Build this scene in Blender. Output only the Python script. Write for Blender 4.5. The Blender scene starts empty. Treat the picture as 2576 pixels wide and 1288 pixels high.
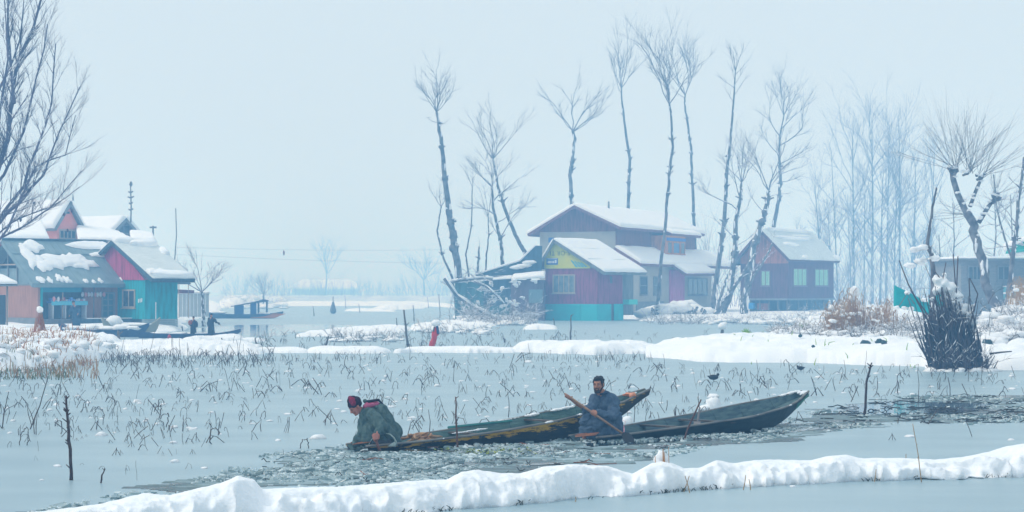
import bpy, math, random
import numpy as np
from mathutils import Vector, Matrix, noise as mnoise
R = math.radians
SC = bpy.context.scene
COL = SC.collection
# ------------------------------------------------------------------ camera, world, sun, exposure
F = 5166.0; CX = 1288.0; CY = 644.0; H = 2.24          # lens and height of the photographer's eye
TH = math.atan(91.0 / F)
cam_d = bpy.data.cameras.new('camera'); cam = bpy.data.objects.new('camera', cam_d); COL.objects.link(cam)
cam_d.sensor_width = 36.0; cam_d.lens = 36.0 * F / 2576.0
cam.location = (0, 0, H); cam.rotation_euler = (R(90) + TH, 0, 0)
cam_d.clip_start = 0.5; cam_d.clip_end = 6000
SC.camera = cam
W = bpy.data.worlds.new('World'); SC.world = W; W.use_nodes = True
wn = W.node_tree; wn.nodes.clear()
w_out = wn.nodes.new('ShaderNodeOutputWorld'); w_bg = wn.nodes.new('ShaderNodeBackground')
w_sky = wn.nodes.new('ShaderNodeTexSky'); w_sky.sky_type = 'NISHITA'; w_sky.sun_disc = False
SUN_EL, SUN_AZ = 48.0, 268.0
w_sky.sun_elevation = R(SUN_EL); w_sky.sun_rotation = R(SUN_AZ); w_sky.dust_density = 4.0; w_sky.air_density = 1.0
w_mix = wn.nodes.new('ShaderNodeMix'); w_mix.data_type = 'RGBA'; w_mix.inputs[0].default_value = 0.93
w_mix.inputs[7].default_value = (7.3, 8.75, 9.85, 1)     # even overcast cloud over the clear sky
wn.links.new(w_sky.outputs[0], w_mix.inputs[6]); wn.links.new(w_mix.outputs[2], w_bg.inputs[0])
w_bg.inputs[1].default_value = 0.1
wn.links.new(w_bg.outputs[0], w_out.inputs[0])
sun_d = bpy.data.lights.new('sun', 'SUN'); sun = bpy.data.objects.new('sun', sun_d); COL.objects.link(sun)
sun_d.energy = 1.6; sun_d.angle = R(22); sun_d.color = (1.0, 0.965, 0.93)
az = R(SUN_AZ)
sdir = Vector((math.sin(az) * math.cos(R(SUN_EL)), math.cos(az) * math.cos(R(SUN_EL)), math.sin(R(SUN_EL))))
sun.rotation_euler = sdir.to_track_quat('Z', 'Y').to_euler()
SC.view_settings.view_transform = 'Standard'; SC.view_settings.look = 'None'
SC.view_settings.exposure = 0.0; SC.view_settings.gamma = 1.0; SC.view_settings.use_curve_mapping = False
SC.render.engine = 'CYCLES'
SC.cycles.use_denoising = True
SC.cycles.max_bounces = 6; SC.cycles.diffuse_bounces = 3; SC.cycles.glossy_bounces = 3
SC.cycles.volume_bounces = 1; SC.cycles.transparent_max_bounces = 8

# ------------------------------------------------------------------ measuring helpers (photo bearings -> places on the ground)
def ray(px, py):
    x = (px - CX) / F; y = (CY - py) / F
    return Vector((x, math.cos(TH) - y * math.sin(TH), math.sin(TH) + y * math.cos(TH)))
def at(px, py, d):
    r = ray(px, py); k = d / r.y
    return Vector((r.x * k, d, H + r.z * k))
def gr(px, py, z=0.0):
    r = ray(px, py); k = (z - H) / r.z
    return Vector((r.x * k, r.y * k, z))
def zz(py, d): return at(CX, py, d).z

def _h(i, j, s=0):
    n = (i * 374761393 + j * 668265263 + s * 144665) & 0x7fffffff
    n = ((n ^ (n >> 13)) * 1274126177) & 0x7fffffff
    return ((n ^ (n >> 16)) & 0xffff) / 65535.0
def vnoise(x, y, s=0):
    x = np.asarray(x, float); y = np.asarray(y, float)
    i = np.floor(x).astype(np.int64); j = np.floor(y).astype(np.int64)
    u = x - i; v = y - j; u = u * u * (3 - 2 * u); v = v * v * (3 - 2 * v)
    a = _h(i, j, s); b = _h(i + 1, j, s); c = _h(i, j + 1, s); d = _h(i + 1, j + 1, s)
    return (a * (1 - u) + b * u) * (1 - v) + (c * (1 - u) + d * u) * v
def fbm(x, y, o=4, s=0):
    t = 0; a = 0.5; n = 0
    for k in range(o):
        t = t + a * vnoise(np.asarray(x) * 2 ** k + 13.7 * k, np.asarray(y) * 2 ** k + 7.1 * k, s + k); n += a; a *= 0.5
    return t / n

# ------------------------------------------------------------------ materials
MATS = {}
def mat(name, col, rough=0.7, col2=None, scale=5.0, bump=0.0, bscale=None, spec=0.3, stretch=(1, 1, 1), detail=4, ramp=(0.35, 0.65), metallic=0.0, trans=0.0, coat=0.0):
    if name in MATS: return MATS[name]
    m = bpy.data.materials.new(name); m.use_nodes = True; nt = m.node_tree
    b = nt.nodes['Principled BSDF']; b.inputs['Roughness'].default_value = rough
    b.inputs['Specular IOR Level'].default_value = spec; b.inputs['Metallic'].default_value = metallic
    b.inputs['Base Color'].default_value = (*col, 1)
    tc = nt.nodes.new('ShaderNodeTexCoord'); mp = nt.nodes.new('ShaderNodeMapping'); mp.inputs['Scale'].default_value = stretch
    nt.links.new(tc.outputs['Object'], mp.inputs[0])
    if col2 is not None:
        n = nt.nodes.new('ShaderNodeTexNoise'); n.inputs['Scale'].default_value = scale; n.inputs['Detail'].default_value = detail
        rp = nt.nodes.new('ShaderNodeValToRGB'); rp.color_ramp.elements[0].position = ramp[0]; rp.color_ramp.elements[1].position = ramp[1]
        rp.color_ramp.elements[0].color = (*col, 1); rp.color_ramp.elements[1].color = (*col2, 1)
        nt.links.new(mp.outputs[0], n.inputs[0]); nt.links.new(n.outputs[0], rp.inputs[0]); nt.links.new(rp.outputs[0], b.inputs['Base Color'])
    if bump:
        n2 = nt.nodes.new('ShaderNodeTexNoise'); n2.inputs['Scale'].default_value = bscale or scale * 4; n2.inputs['Detail'].default_value = 5
        bp = nt.nodes.new('ShaderNodeBump'); bp.inputs['Strength'].default_value = bump; bp.inputs['Distance'].default_value = 0.05
        nt.links.new(mp.outputs[0], n2.inputs[0]); nt.links.new(n2.outputs[0], bp.inputs['Height']); nt.links.new(bp.outputs[0], b.inputs['Normal'])
    MATS[name] = m
    return m
SNOW = mat('snow', (0.89, 0.905, 0.925), 0.85, (0.84, 0.87, 0.91), 1.5, 0.35, 22, spec=0.15)
SNOWT = mat('snow_far', (0.89, 0.91, 0.94), 0.9, (0.83, 0.87, 0.92), 2.5, 0.5, 6, spec=0.1)
FARSN = mat('snow_scrub', (0.40, 0.45, 0.50), 0.9, (0.72, 0.76, 0.81), 0.12, 0.4, 2, stretch=(1, .4, 1))
ICE = mat('lake_ice', (0.265, 0.385, 0.44), 0.36, (0.335, 0.455, 0.505), 0.45, 0.05, 9, spec=0.32, stretch=(0.6, 1.5, 1))
BARK = mat('bark', (0.06, 0.06, 0.075), 0.9, (0.21, 0.21, 0.23), 3.0, 0.6, 14)
BARKP = mat('bark_purple', (0.09, 0.09, 0.16), 0.9, (0.14, 0.135, 0.20), 3.0, 0.4, 14)
TWIG = mat('twig', (0.10, 0.10, 0.13), 0.9, (0.24, 0.24, 0.28), 4.0)
STALK = mat('stalk', (0.05, 0.045, 0.05), 0.8, (0.15, 0.115, 0.10), 12.0)
REED = mat('dry_reed', (0.25, 0.135, 0.07), 0.9, (0.44, 0.30, 0.18), 2.5)
REEDO = mat('dry_reed_rust', (0.30, 0.10, 0.04), 0.9, (0.42, 0.20, 0.08), 2.5)
REEDG = mat('reed_green', (0.06, 0.10, 0.05), 0.9, (0.14, 0.17, 0.07), 2.5)
STRAW = mat('straw', (0.45, 0.30, 0.15), 0.9, (0.30, 0.18, 0.09), 12)
GREENL = mat('green_leaf', (0.12, 0.30, 0.05), 0.7, (0.30, 0.42, 0.06), 3)

# ------------------------------------------------------------------ mesh building
class MB:
    def __init__(s): s.v = []; s.f = []
    def add(s, vs, fs):
        o = len(s.v); s.v.extend([tuple(p) for p in vs]); s.f.extend([tuple(i + o for i in f) for f in fs])
    def box(s, x0, x1, y0, y1, z0, z1):
        x0, x1 = min(x0, x1), max(x0, x1); y0, y1 = min(y0, y1), max(y0, y1); z0, z1 = min(z0, z1), max(z0, z1)
        s.add([(x0, y0, z0), (x1, y0, z0), (x1, y1, z0), (x0, y1, z0), (x0, y0, z1), (x1, y0, z1), (x1, y1, z1), (x0, y1, z1)],
              [(3, 2, 1, 0), (4, 5, 6, 7), (0, 1, 5, 4), (1, 2, 6, 5), (2, 3, 7, 6), (3, 0, 4, 7)])
    def prism(s, pts, off):
        n = len(pts); off = Vector(off); a = [Vector(p) for p in pts]
        s.add([tuple(p) for p in a] + [tuple(p + off) for p in a],
              [tuple(range(n))[::-1], tuple(range(n, 2 * n))] + [(i, (i + 1) % n, n + (i + 1) % n, n + i) for i in range(n)])
    def tube(s, pts, rad, sides=5, cap=True):
        pts = [Vector(p) for p in pts]; n = len(pts)
        if not hasattr(rad, '__len__'): rad = [rad] * n
        up = Vector((0.13, 0.9, 0.31)).normalized(); vs = []
        for i, p in enumerate(pts):
            t = (pts[min(i + 1, n - 1)] - pts[max(i - 1, 0)])
            t = t.normalized() if t.length > 1e-9 else Vector((0, 0, 1))
            a = t.cross(up)
            if a.length < 1e-3: a = t.cross(Vector((1, 0, 0)))
            a.normalize(); b = t.cross(a)
            for k in range(sides):
                w = 2 * math.pi * k / sides
                vs.append(p + (a * math.cos(w) + b * math.sin(w)) * rad[i])
        fs = [(i * sides + k, i * sides + (k + 1) % sides, (i + 1) * sides + (k + 1) % sides, (i + 1) * sides + k) for i in range(n - 1) for k in range(sides)]
        if cap: fs += [tuple(range(sides))[::-1], tuple(range((n - 1) * sides, n * sides))]
        s.add(vs, fs)
    def blob(s, c, r, seed=0, seg=7, rings=4, amp=0.22, low=-1.0):
        c = Vector(c); r = (r, r, r) if not hasattr(r, '__len__') else r; vs = []; rg = random.Random(seed)
        off = rg.random() * 50
        for j in range(1, rings):
            ph = math.pi * j / rings
            for k in range(seg):
                w = 2 * math.pi * (k + 0.5 * (j % 2)) / seg
                q = Vector((math.sin(ph) * math.cos(w), math.sin(ph) * math.sin(w), max(low, math.cos(ph))))
                m = 1 + amp * (mnoise.noise(q * 1.6 + Vector((off, off, off))) * 2)
                vs.append((c.x + q.x * r[0] * m, c.y + q.y * r[1] * m, c.z + q.z * r[2] * m))
        top = len(vs); vs.append((c.x, c.y, c.z + r[2])); vs.append((c.x, c.y, c.z + max(low, -1) * r[2]))
        fs = [(k, (k + 1) % seg, top) for k in range(seg)]
        for j in range(rings - 2):
            fs += [(j * seg + k, (j + 1) * seg + k, (j + 1) * seg + (k + 1) % seg, j * seg + (k + 1) % seg) for k in range(seg)]
        l = (rings - 2) * seg
        fs += [(l + (k + 1) % seg, l + k, top + 1) for k in range(seg)]
        s.add(vs, fs)
    def mesh(s, name, m, smooth=False, origin=(0, 0, 0)):
        me = bpy.data.meshes.new(name); ox, oy, oz = origin
        me.from_pydata([(x - ox, y - oy, z - oz) for x, y, z in s.v], [], s.f)
        me.materials.append(m)
        if smooth: me.polygons.foreach_set('use_smooth', [True] * len(me.polygons))
        me.update()
        return me
    def build(s, name, m, parent=None, smooth=False, origin=(0, 0, 0), world=False):
        if world and parent is not None: origin = parent.matrix_basis.translation if parent.parent is None else parent.parent.matrix_basis.translation
        me = s.mesh(name, m, smooth, origin)
        o = bpy.data.objects.new(name, me); COL.objects.link(o)
        if parent is not None: o.parent = parent
        else: o.location = origin
        return o
def tag(o, label=None, cat=None, group=None, kind=None):
    if label: o['label'] = label
    if cat: o['category'] = cat
    if group: o['group'] = group
    if kind: o['kind'] = kind
    return o
def thing(name, label, cat, loc=(0, 0, 0), rz=0.0, group=None):
    o = bpy.data.objects.new(name, None); COL.objects.link(o); o.empty_display_size = 0.1
    o.location = loc; o.rotation_euler = (0, 0, rz)
    return tag(o, label, cat, group)
def structure(name, mb, m, smooth=False):
    o = mb.build(name, m, smooth=smooth); o['kind'] = 'structure'; return o
def stuff(name, mb, m, label, cat, smooth=False):
    o = mb.build(name, m, smooth=smooth); return tag(o, label, cat, kind='stuff')

# ------------------------------------------------------------------ lake ice (one sheet to the horizon)
mb = MB(); mb.add([(-900, -40, 0), (900, -40, 0), (900, 1500, 0), (-900, 1500, 0)], [(0, 1, 2, 3)])
structure('frozen_lake', mb, ICE)

def poly_world(pp, z=0.0): return [gr(x, y, z) for x, y in pp]
def sheet(name, pp, z, m, kind='structure', jag=0.0, seed=0, sub=8):
    P = [Vector(q) for q in poly_world(pp)]; out = []
    n = len(P); rg = random.Random(seed)
    for i in range(n):
        a, b = P[i], P[(i + 1) % n]
        for k in range(sub):
            t = k / sub; q = a.lerp(b, t); j = jag * min(1, (b - a).length * 0.3)
            out.append((q.x + rg.uniform(-j, j), q.y + rg.uniform(-j, j) * 1.5, z))
    b = MB(); b.add(out, [tuple(range(len(out)))]); o = b.build(name, m); o['kind'] = kind
    return o

def inside_dist(X, Y, P):
    """signed distance to polygon (positive inside), vectorised"""
    ins = np.zeros(X.shape, bool); dm = np.full(X.shape, 1e9); n = len(P)
    for i in range(n):
        x0, y0 = P[i][0], P[i][1]; x1, y1 = P[(i + 1) % n][0], P[(i + 1) % n][1]
        c = ((y0 > Y) != (y1 > Y)) & (X < (x1 - x0) * (Y - y0) / ((y1 - y0) if abs(y1 - y0) > 1e-12 else 1e-12) + x0)
        ins ^= c
        dx, dy = x1 - x0, y1 - y0; L = dx * dx + dy * dy + 1e-12
        t = np.clip(((X - x0) * dx + (Y - y0) * dy) / L, 0, 1)
        dm = np.minimum(dm, np.hypot(X - x0 - t * dx, Y - y0 - t * dy))
    return np.where(ins, dm, -dm)
def land_h(X, Y, P, Hh, w, lump, lf, seed, rise=0.0, jag=0.35):
    sd = inside_dist(X, Y, P) + jag * (fbm(X * 0.9 / max(w, .3), Y * 0.9 / max(w, .3), 3, seed) - 0.5) * 2 * w
    e = np.clip(sd / w, 0, 1); e = np.sqrt(np.clip(1 - (1 - e) ** 2, 0, 1))
    bl = 1 - np.abs(fbm(X * lf, Y * lf, 4, seed + 5) * 2 - 1) * 1.6
    h = e * (Hh * (0.55 + 0.6 * fbm(X * lf * .4, Y * lf * .4, 3, seed + 9)) + lump * bl) + rise * np.clip(sd, 0, 60)
    return np.where(sd > 0, h, -0.12), sd
LANDS = []
def land(name, pp, Hh, w, lump, lf, seed, cols, rows, rise=0.0, m=SNOW, jag=0.35, far=None):
    P = [(q.x, q.y) for q in poly_world(pp)]
    ys = [p[1] for p in P]; y0, y1 = min(ys) - w, max(ys) + w
    if far: y1 = far
    kx = [p[0] / p[1] for p in P]; k0, k1 = min(kx) - 0.004, max(kx) + 0.004
    D = np.exp(np.linspace(math.log(y0), math.log(y1), rows)); K = np.linspace(k0, k1, cols)
    KK, DD = np.meshgrid(K, D); X = KK * DD; Y = DD
    Z, sd = land_h(X, Y, P, Hh, w, lump, lf, seed, rise, jag)
    idx = np.arange(rows * cols).reshape(rows, cols)
    keep = np.maximum.reduce([sd[:-1, :-1], sd[1:, :-1], sd[:-1, 1:], sd[1:, 1:]]) > 0
    q = np.stack([idx[:-1, :-1][keep], idx[:-1, 1:][keep], idx[1:, 1:][keep], idx[1:, :-1][keep]], 1)
    used = np.unique(q); remap = np.full(rows * cols, -1); remap[used] = np.arange(len(used))
    V = np.stack([X.ravel(), Y.ravel(), Z.ravel()], 1)[used]; Fq = remap[q]
    me = bpy.data.meshes.new(name); me.from_pydata(V.tolist(), [], Fq.tolist()); me.materials.append(m)
    me.polygons.foreach_set('use_smooth', [True] * len(me.polygons)); me.update()
    o = bpy.data.objects.new(name, me); COL.objects.link(o); o['kind'] = 'structure'
    L = dict(P=P, Hh=Hh, w=w, lump=lump, lf=lf, seed=seed, rise=rise, jag=jag); LANDS.append(L)
    return L
def lz(x, y):
    """ground height (snow surface or ice) at a place"""
    z = 0.0
    for L in LANDS:
        h, sd = land_h(np.array([float(x)]), np.array([float(y)]), L['P'], L['Hh'], L['w'], L['lump'], L['lf'], L['seed'], L['rise'], L['jag'])
        z = max(z, float(h[0]))
    return z
def lz_arr(x, y):
    z = np.zeros(len(x))
    for L in LANDS:
        h, sd = land_h(x, y, L['P'], L['Hh'], L['w'], L['lump'], L['lf'], L['seed'], L['rise'], L['jag']); z = np.maximum(z, h)
    return z

# snowy land masses and strips, front to back
land('snow_bank', [(1645, 903), (1760, 909), (1840, 912), (2040, 914), (2269, 921), (2330, 928), (2480, 930), (2750, 934), (2800, 838), (2080, 834), (1985, 862), (1840, 871), (1720, 876), (1660, 888)],
     0.42, 2.6, 0.30, 0.55, 3, 640, 150, rise=0.0, jag=0.5)
land('snow_mound', [(2120, 866), (2340, 866), (2450, 868), (2440, 850), (2130, 850)], 0.55, 1.6, 0.50, 0.6, 81, 220, 70, jag=0.5)
land('snow_mound', [(2455, 878), (2760, 880), (2760, 838), (2520, 838), (2445, 846)], 1.00, 2.6, 0.70, 0.5, 83, 220, 90, jag=0.5)
land('snow_mound', [(1945, 868), (2080, 864), (2130, 862), (2120, 850), (1985, 853)], 0.22, 1.2, 0.35, 0.9, 85, 140, 50, jag=0.5)
land('snow_bank', [(1300, 886), (1400, 891), (1500, 892), (1650, 890), (1650, 880), (1480, 879), (1310, 881)], 0.20, 1.0, 0.24, 0.8, 11, 260, 60, jag=0.7)
land('snow_bank', [(1003, 888), (1100, 887), (1200, 888), (1300, 887), (1300, 883), (1150, 883), (1010, 884)], 0.16, 0.55, 0.07, 0.7, 14, 140, 34, jag=0.9)
land('snow_bank', [(773, 888), (860, 890), (982, 889), (975, 884), (780, 883)], 0.20, 0.6, 0.06, 0.6, 17, 120, 34)
land('snow_bank', [(640, 888), (770, 888), (768, 884), (640, 883)], 0.14, 0.5, 0.06, 0.6, 19, 80, 30, jag=0.6)
land('snow_bank', [(230, 897), (330, 893), (500, 894), (645, 893), (650, 882), (480, 876), (230, 878)], 0.15, 0.8, 0.28, 1.1, 23, 260, 70, jag=0.6)
land('snowy_reed_bank', [(-120, 938), (60, 931), (120, 925), (190, 915), (300, 898), (300, 880), (160, 866), (60, 852), (-150, 850)], 0.50, 1.2, 0.30, 0.7, 29, 240, 90)
land('snow_bank', [(748, 847), (900, 845), (1015, 838), (1035, 828), (960, 826), (880, 832), (800, 838)], 0.22, 1.2, 0.14, 0.5, 31, 160, 50)
land('snow_bank', [(1035, 832), (1150, 832), (1245, 822), (1240, 812), (1100, 816), (1040, 822)], 0.24, 1.2, 0.14, 0.5, 37, 130, 40)
land('snow_bank', [(600, 861), (668, 859), (666, 856), (600, 857)], 0.12, 0.5, 0.05, 0.6, 41, 50, 20)
land('snow_bank', [(1318, 829), (1400, 829), (1398, 823), (1330, 823)], 0.25, 0.9, 0.08, 0.5, 43, 50, 22)
land('snow_bank', [(450, 870), (560, 866), (612, 862), (612, 852), (560, 857), (450, 862)], 0.25, 0.9, 0.15, 0.6, 47, 90, 30)
RL = land('snowy_land', [(1135, 809), (1250, 808), (1362, 808), (1376, 802.5), (1590, 802.5), (1612, 807), (1700, 809), (1840, 807), (1975, 806), (2010, 815), (2080, 842), (3000, 842), (3300, 742), (1250, 742), (1150, 790)],
     0.42, 3.0, 0.12, 0.18, 53, 420, 150, rise=0.004, m=SNOWT)
LL = land('snowy_land', [(-700, 842), (60, 842), (330, 838), (452, 832), (455, 806), (545, 795), (560, 770), (520, 748), (-700, 748)], 0.40, 2.0, 0.12, 0.2, 59, 240, 100, rise=0.003, m=SNOWT)
land('snow_bank', [(870, 783), (1000, 784), (930, 779), (870, 780)], 0.2, 2.0, 0.1, 0.1, 61, 40, 20, m=SNOWT)
land('snow_bank', [(940, 782), (1065, 776), (1070, 770), (950, 776)], 0.5, 4.0, 0.3, 0.1, 62, 60, 20, m=SNOWT)
land('snow_bank', [(660, 770), (1060, 769), (1150, 775), (1150, 768), (1000, 765), (700, 765)], 0.5, 6.0, 0.3, 0.08, 63, 120, 24, m=SNOWT)
land('snow_bank', [(560, 775), (660, 770), (720, 760), (560, 757)], 0.9, 5.0, 0.9, 0.15, 65, 90, 30, m=SNOWT)
land('far_shore', [(500, 760), (800, 757), (1200, 759), (1200, 746), (500, 746)], 0.5, 14.0, 0.9, 0.09, 67, 260, 60, m=FARSN, jag=1.0)
land('far_shore', [(-600, 744.5), (3200, 744.5), (3200, 741.6), (-600, 741.6)], 0.8, 24.0, 1.2, 0.05, 71, 300, 30, m=FARSN, jag=1.0)
# ------------------------------------------------------------------ the long snow bank across the front
def interp(x, pts):
    return np.interp(x, [p[0] for p in pts], [p[1] for p in pts])
FB_F = [(-150, 1394), (140, 1370), (400, 1346), (700, 1320), (1120, 1285), (1606, 1245), (1959, 1218), (2300, 1206), (2576, 1199), (2750, 1195)]
FB_T = [(-150, 1310), (140, 1283), (250, 1268), (365, 1240), (430, 1245), (510, 1225), (555, 1215), (600, 1196), (640, 1205), (660, 1230), (750, 1226), (850, 1224), (960, 1216), (1060, 1208), (1125, 1207), (1160, 1187),
        (1200, 1181), (1260, 1190), (1310, 1190), (1365, 1174), (1440, 1167), (1530, 1172), (1590, 1192), (1640, 1164), (1665, 1160), (1690, 1164), (1720, 1178), (1760, 1176), (1802, 1157), (1845, 1165), (1900, 1157), (1960, 1156), (2037, 1158), (2080, 1147), (2127, 1143), (2160, 1152),
        (2260, 1152), (2350, 1156), (2420, 1150), (2487, 1136), (2530, 1122), (2576, 1115), (2750, 1090)]
def front_bank():
    NX, NY = 820, 60; px = np.linspace(-150, 2740, NX); V = []
    yf = interp(px, FB_F); kx = (px - CX) / F
    df = np.array([gr(CX, y).y for y in yf])
    hw = 0.62 + 0.12 * (fbm(kx * 60, kx * 0 + 3, 2, 4) - .5) * 2
    dc = df + hw; yt = interp(px, FB_T)
    ztop = np.array([at(CX, a, b).z for a, b in zip(yt, dc)]) - 0.0
    T = np.linspace(-1.05, 1.0, NY); X = np.zeros((NY, NX)); Y = X.copy(); Z = X.copy()
    for j, t in enumerate(T):
        d = dc + t * hw; x = kx * d
        fr = (0.16 * (fbm(x * 2.2, x * 0 + 9, 3, 8) - .5) * 2 + 0.10 * (np.abs(fbm(x * 4.2, x * 0 + 2, 2, 18) * 2 - 1) * 2 - .4)) * max(0, -t) ** 3
        d = d + fr
        prof = np.clip(1 - abs(t) ** (2.6 if t < 0 else 2.0), 0, 1) ** 0.62
        l1 = 1 - np.abs(fbm(x * 2.9, d * 2.9, 3, 21) * 2 - 1) * 3.0
        l2 = 1 - np.abs(fbm(x * 7, d * 7, 3, 27) * 2 - 1) * 1.8
        side = max(0.0, -t) ** 1.3
        l3 = fbm(x * 17, d * 17, 2, 33) - .5
        z = ztop * prof + l3 * .028 * (.35 + side) * (prof > .1) + (0.085 * l1 - 0.03) * side * (prof > 0) + 0.020 * l2 * (0.3 + side) - 0.01
        gap = np.clip((fbm(x * 5.5, x * 0 + 4, 3, 60) - .52) * .3, 0, .02) * np.clip((fbm(x * .6, x * 0 + 9, 2, 61) - .38) * 8, 0, 1)
        if t < -.9: z = np.where(prof <= 0, gap, np.maximum(z, gap))
        else: z = np.maximum(z, -.02)
        if j == 0: z = gap * .7 - .01; d = d + .06
        X[j] = kx * d; Y[j] = d - (0.09 * l1 * side); Z[j] = z
    idx = np.arange(NX * NY).reshape(NY, NX)
    q = np.stack([idx[:-1, :-1].ravel(), idx[:-1, 1:].ravel(), idx[1:, 1:].ravel(), idx[1:, :-1].ravel()], 1)
    me = bpy.data.meshes.new('snow_bank'); me.from_pydata(np.stack([X.ravel(), Y.ravel(), Z.ravel()], 1).tolist(), [], q.tolist())
    me.materials.append(SNOW); me.polygons.foreach_set('use_smooth', [True] * len(me.polygons))
    o = bpy.data.objects.new('snow_bank', me); COL.objects.link(o); o['kind'] = 'structure'
    return dict(px=px, dc=dc, hw=hw, ztop=ztop)
FB = front_bank()
def fb_at(px, t):
    i = min(range(len(FB['px'])), key=lambda k: abs(FB['px'][k] - px)); d = FB['dc'][i] + t * FB['hw'][i]
    return Vector(((px - CX) / F * d, d, FB['ztop'][i] * max(0, 1 - abs(t) ** 2.3) ** 0.62))
# dark sodden plants under the bank's snow edge
rg = random.Random(5)
mb = MB()
for i in range(520):
    px = rg.uniform(-120, 2650)
    if vnoise(px * 0.016, 2.0, 77) < 0.5: continue
    p = fb_at(px, -0.97); p.y -= rg.uniform(-0.02, 0.07)
    a = rg.uniform(-0.6, 0.6); h = rg.uniform(0.015, 0.06)
    mb.tube([(p.x, p.y, -0.01), (p.x + a * h, p.y - 0.01, h * .6), (p.x + a * h * 2.2, p.y - 0.03, h)], [0.006, 0.005, 0.003], 3)
stuff('drowned_grass', mb, mat('wet_grass', (0.02, 0.035, 0.035), 0.8, (0.06, 0.07, 0.05), 8), 'dark wet grass showing under the snowy edge of the front bank', 'grass')

# ------------------------------------------------------------------ broken ice channel, open water
CH = [(60, 1300), (200, 1268), (420, 1228), (560, 1195), (650, 1160), (690, 1142), (800, 1135), (880, 1120), (1100, 1100), (1400, 1088), (1700, 1078), (1900, 1070), (2030, 1046), (2080, 1028), (2180, 1008), (2300, 998), (2620, 992),
      (2640, 1062), (2450, 1068), (2250, 1066), (2100, 1082), (1990, 1094), (1900, 1108), (1760, 1128), (1660, 1150), (1500, 1172), (1330, 1192), (1150, 1202), (1000, 1218), (820, 1230), (640, 1236), (450, 1262), (260, 1290), (140, 1310)]
def slushmat():
    m = bpy.data.materials.new('slush_water'); m.use_nodes = True; nt = m.node_tree; b = nt.nodes['Principled BSDF']
    tc = nt.nodes.new('ShaderNodeTexCoord'); mp = nt.nodes.new('ShaderNodeMapping'); mp.inputs['Scale'].default_value = (0.55, 1.0, 1)
    nt.links.new(tc.outputs['Object'], mp.inputs[0])
    n1 = nt.nodes.new('ShaderNodeTexNoise'); n1.inputs['Scale'].default_value = 2.2; n1.inputs['Detail'].default_value = 8; n1.inputs['Roughness'].default_value = 0.68
    n2 = nt.nodes.new('ShaderNodeTexNoise'); n2.inputs['Scale'].default_value = 0.5; n2.inputs['Detail'].default_value = 2
    nt.links.new(mp.outputs[0], n1.inputs[0]); nt.links.new(tc.outputs['Object'], n2.inputs[0])
    ad = nt.nodes.new('ShaderNodeMath'); ad.operation = 'MULTIPLY_ADD'; ad.inputs[1].default_value = 0.7
    nt.links.new(n2.outputs[0], ad.inputs[0]); 
    sc = nt.nodes.new('ShaderNodeMath'); sc.operation = 'MULTIPLY_ADD'; sc.inputs[1].default_value = 1.0; sc.inputs[2].default_value = -0.35
    nt.links.new(n1.outputs[0], sc.inputs[0]); nt.links.new(sc.outputs[0], ad.inputs[2])
    rp = nt.nodes.new('ShaderNodeValToRGB'); e = rp.color_ramp.elements
    e[0].position = 0.43; e[0].color = (0.010, 0.028, 0.038, 1); e[1].position = 0.66; e[1].color = (0.29, 0.40, 0.44, 1)
    k = rp.color_ramp.elements.new(0.49); k.color = (0.05, 0.10, 0.11, 1); k = rp.color_ramp.elements.new(0.555); k.color = (0.15, 0.23, 0.245, 1)
    nt.links.new(ad.outputs[0], rp.inputs[0]); nt.links.new(rp.outputs[0], b.inputs['Base Color'])
    rr = nt.nodes.new('ShaderNodeMapRange'); rr.inputs[1].default_value = 0.38; rr.inputs[2].default_value = 0.5; rr.inputs[3].default_value = 0.08; rr.inputs[4].default_value = 0.55
    nt.links.new(ad.outputs[0], rr.inputs[0]); nt.links.new(rr.outputs[0], b.inputs['Roughness'])
    bp = nt.nodes.new('ShaderNodeBump'); bp.inputs['Strength'].default_value = 0.5; bp.inputs['Distance'].default_value = 0.05
    nt.links.new(n1.outputs[0], bp.inputs['Height']); nt.links.new(bp.outputs[0], b.inputs['Normal'])
    return m
SLUSH = slushmat()
def rough_sheet(name, pp, z, m, step, jag, lf, seed):
    P = [(q.x, q.y) for q in poly_world(pp)]; xs = [p[0] for p in P]; ys = [p[1] for p in P]
    gx = np.arange(min(xs) - 1, max(xs) + 1, step * 1.3); gy = np.arange(min(ys) - 1, max(ys) + 1, step); X, Y = np.meshgrid(gx, gy)
    sd = inside_dist(X, Y, P) + jag * (fbm(X * lf * .6, Y * lf, 4, seed) - .5) * 2; idx = np.arange(X.size).reshape(X.shape)
    k = np.minimum.reduce([sd[:-1, :-1], sd[1:, :-1], sd[:-1, 1:], sd[1:, 1:]]) > 0
    q = np.stack([idx[:-1, :-1][k], idx[:-1, 1:][k], idx[1:, 1:][k], idx[1:, :-1][k]], 1); u = np.unique(q); r = np.full(X.size, -1); r[u] = np.arange(len(u))
    me = bpy.data.meshes.new(name); me.from_pydata(np.stack([X.ravel(), Y.ravel(), np.full(X.size, z)], 1)[u].tolist(), [], r[q].tolist()); me.materials.append(m)
    o = bpy.data.objects.new(name, me); COL.objects.link(o); o['kind'] = 'structure'; return o
rough_sheet('slushy_water', CH, 0.004, SLUSH, .09, 1.1, 1.1, 3)
WATER = mat('open_water', (0.10, 0.17, 0.21), 0.06, (0.16, 0.24, 0.28), 0.8, 0.06, 3, spec=0.5, stretch=(0.3, 1, 1))
sheet('open_water', [(455, 840), (500, 826), (600, 818), (760, 816), (900, 818), (880, 828), (740, 836), (700, 846), (610, 848), (560, 850), (455, 852)], 0.004, WATER, jag=0.3, seed=9)
sheet('open_water', [(2080, 1030), (2180, 1012), (2330, 1010), (2500, 1016), (2470, 1034), (2300, 1042), (2180, 1044), (2090, 1040)], 0.008, WATER, jag=0.25, seed=10)
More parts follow.
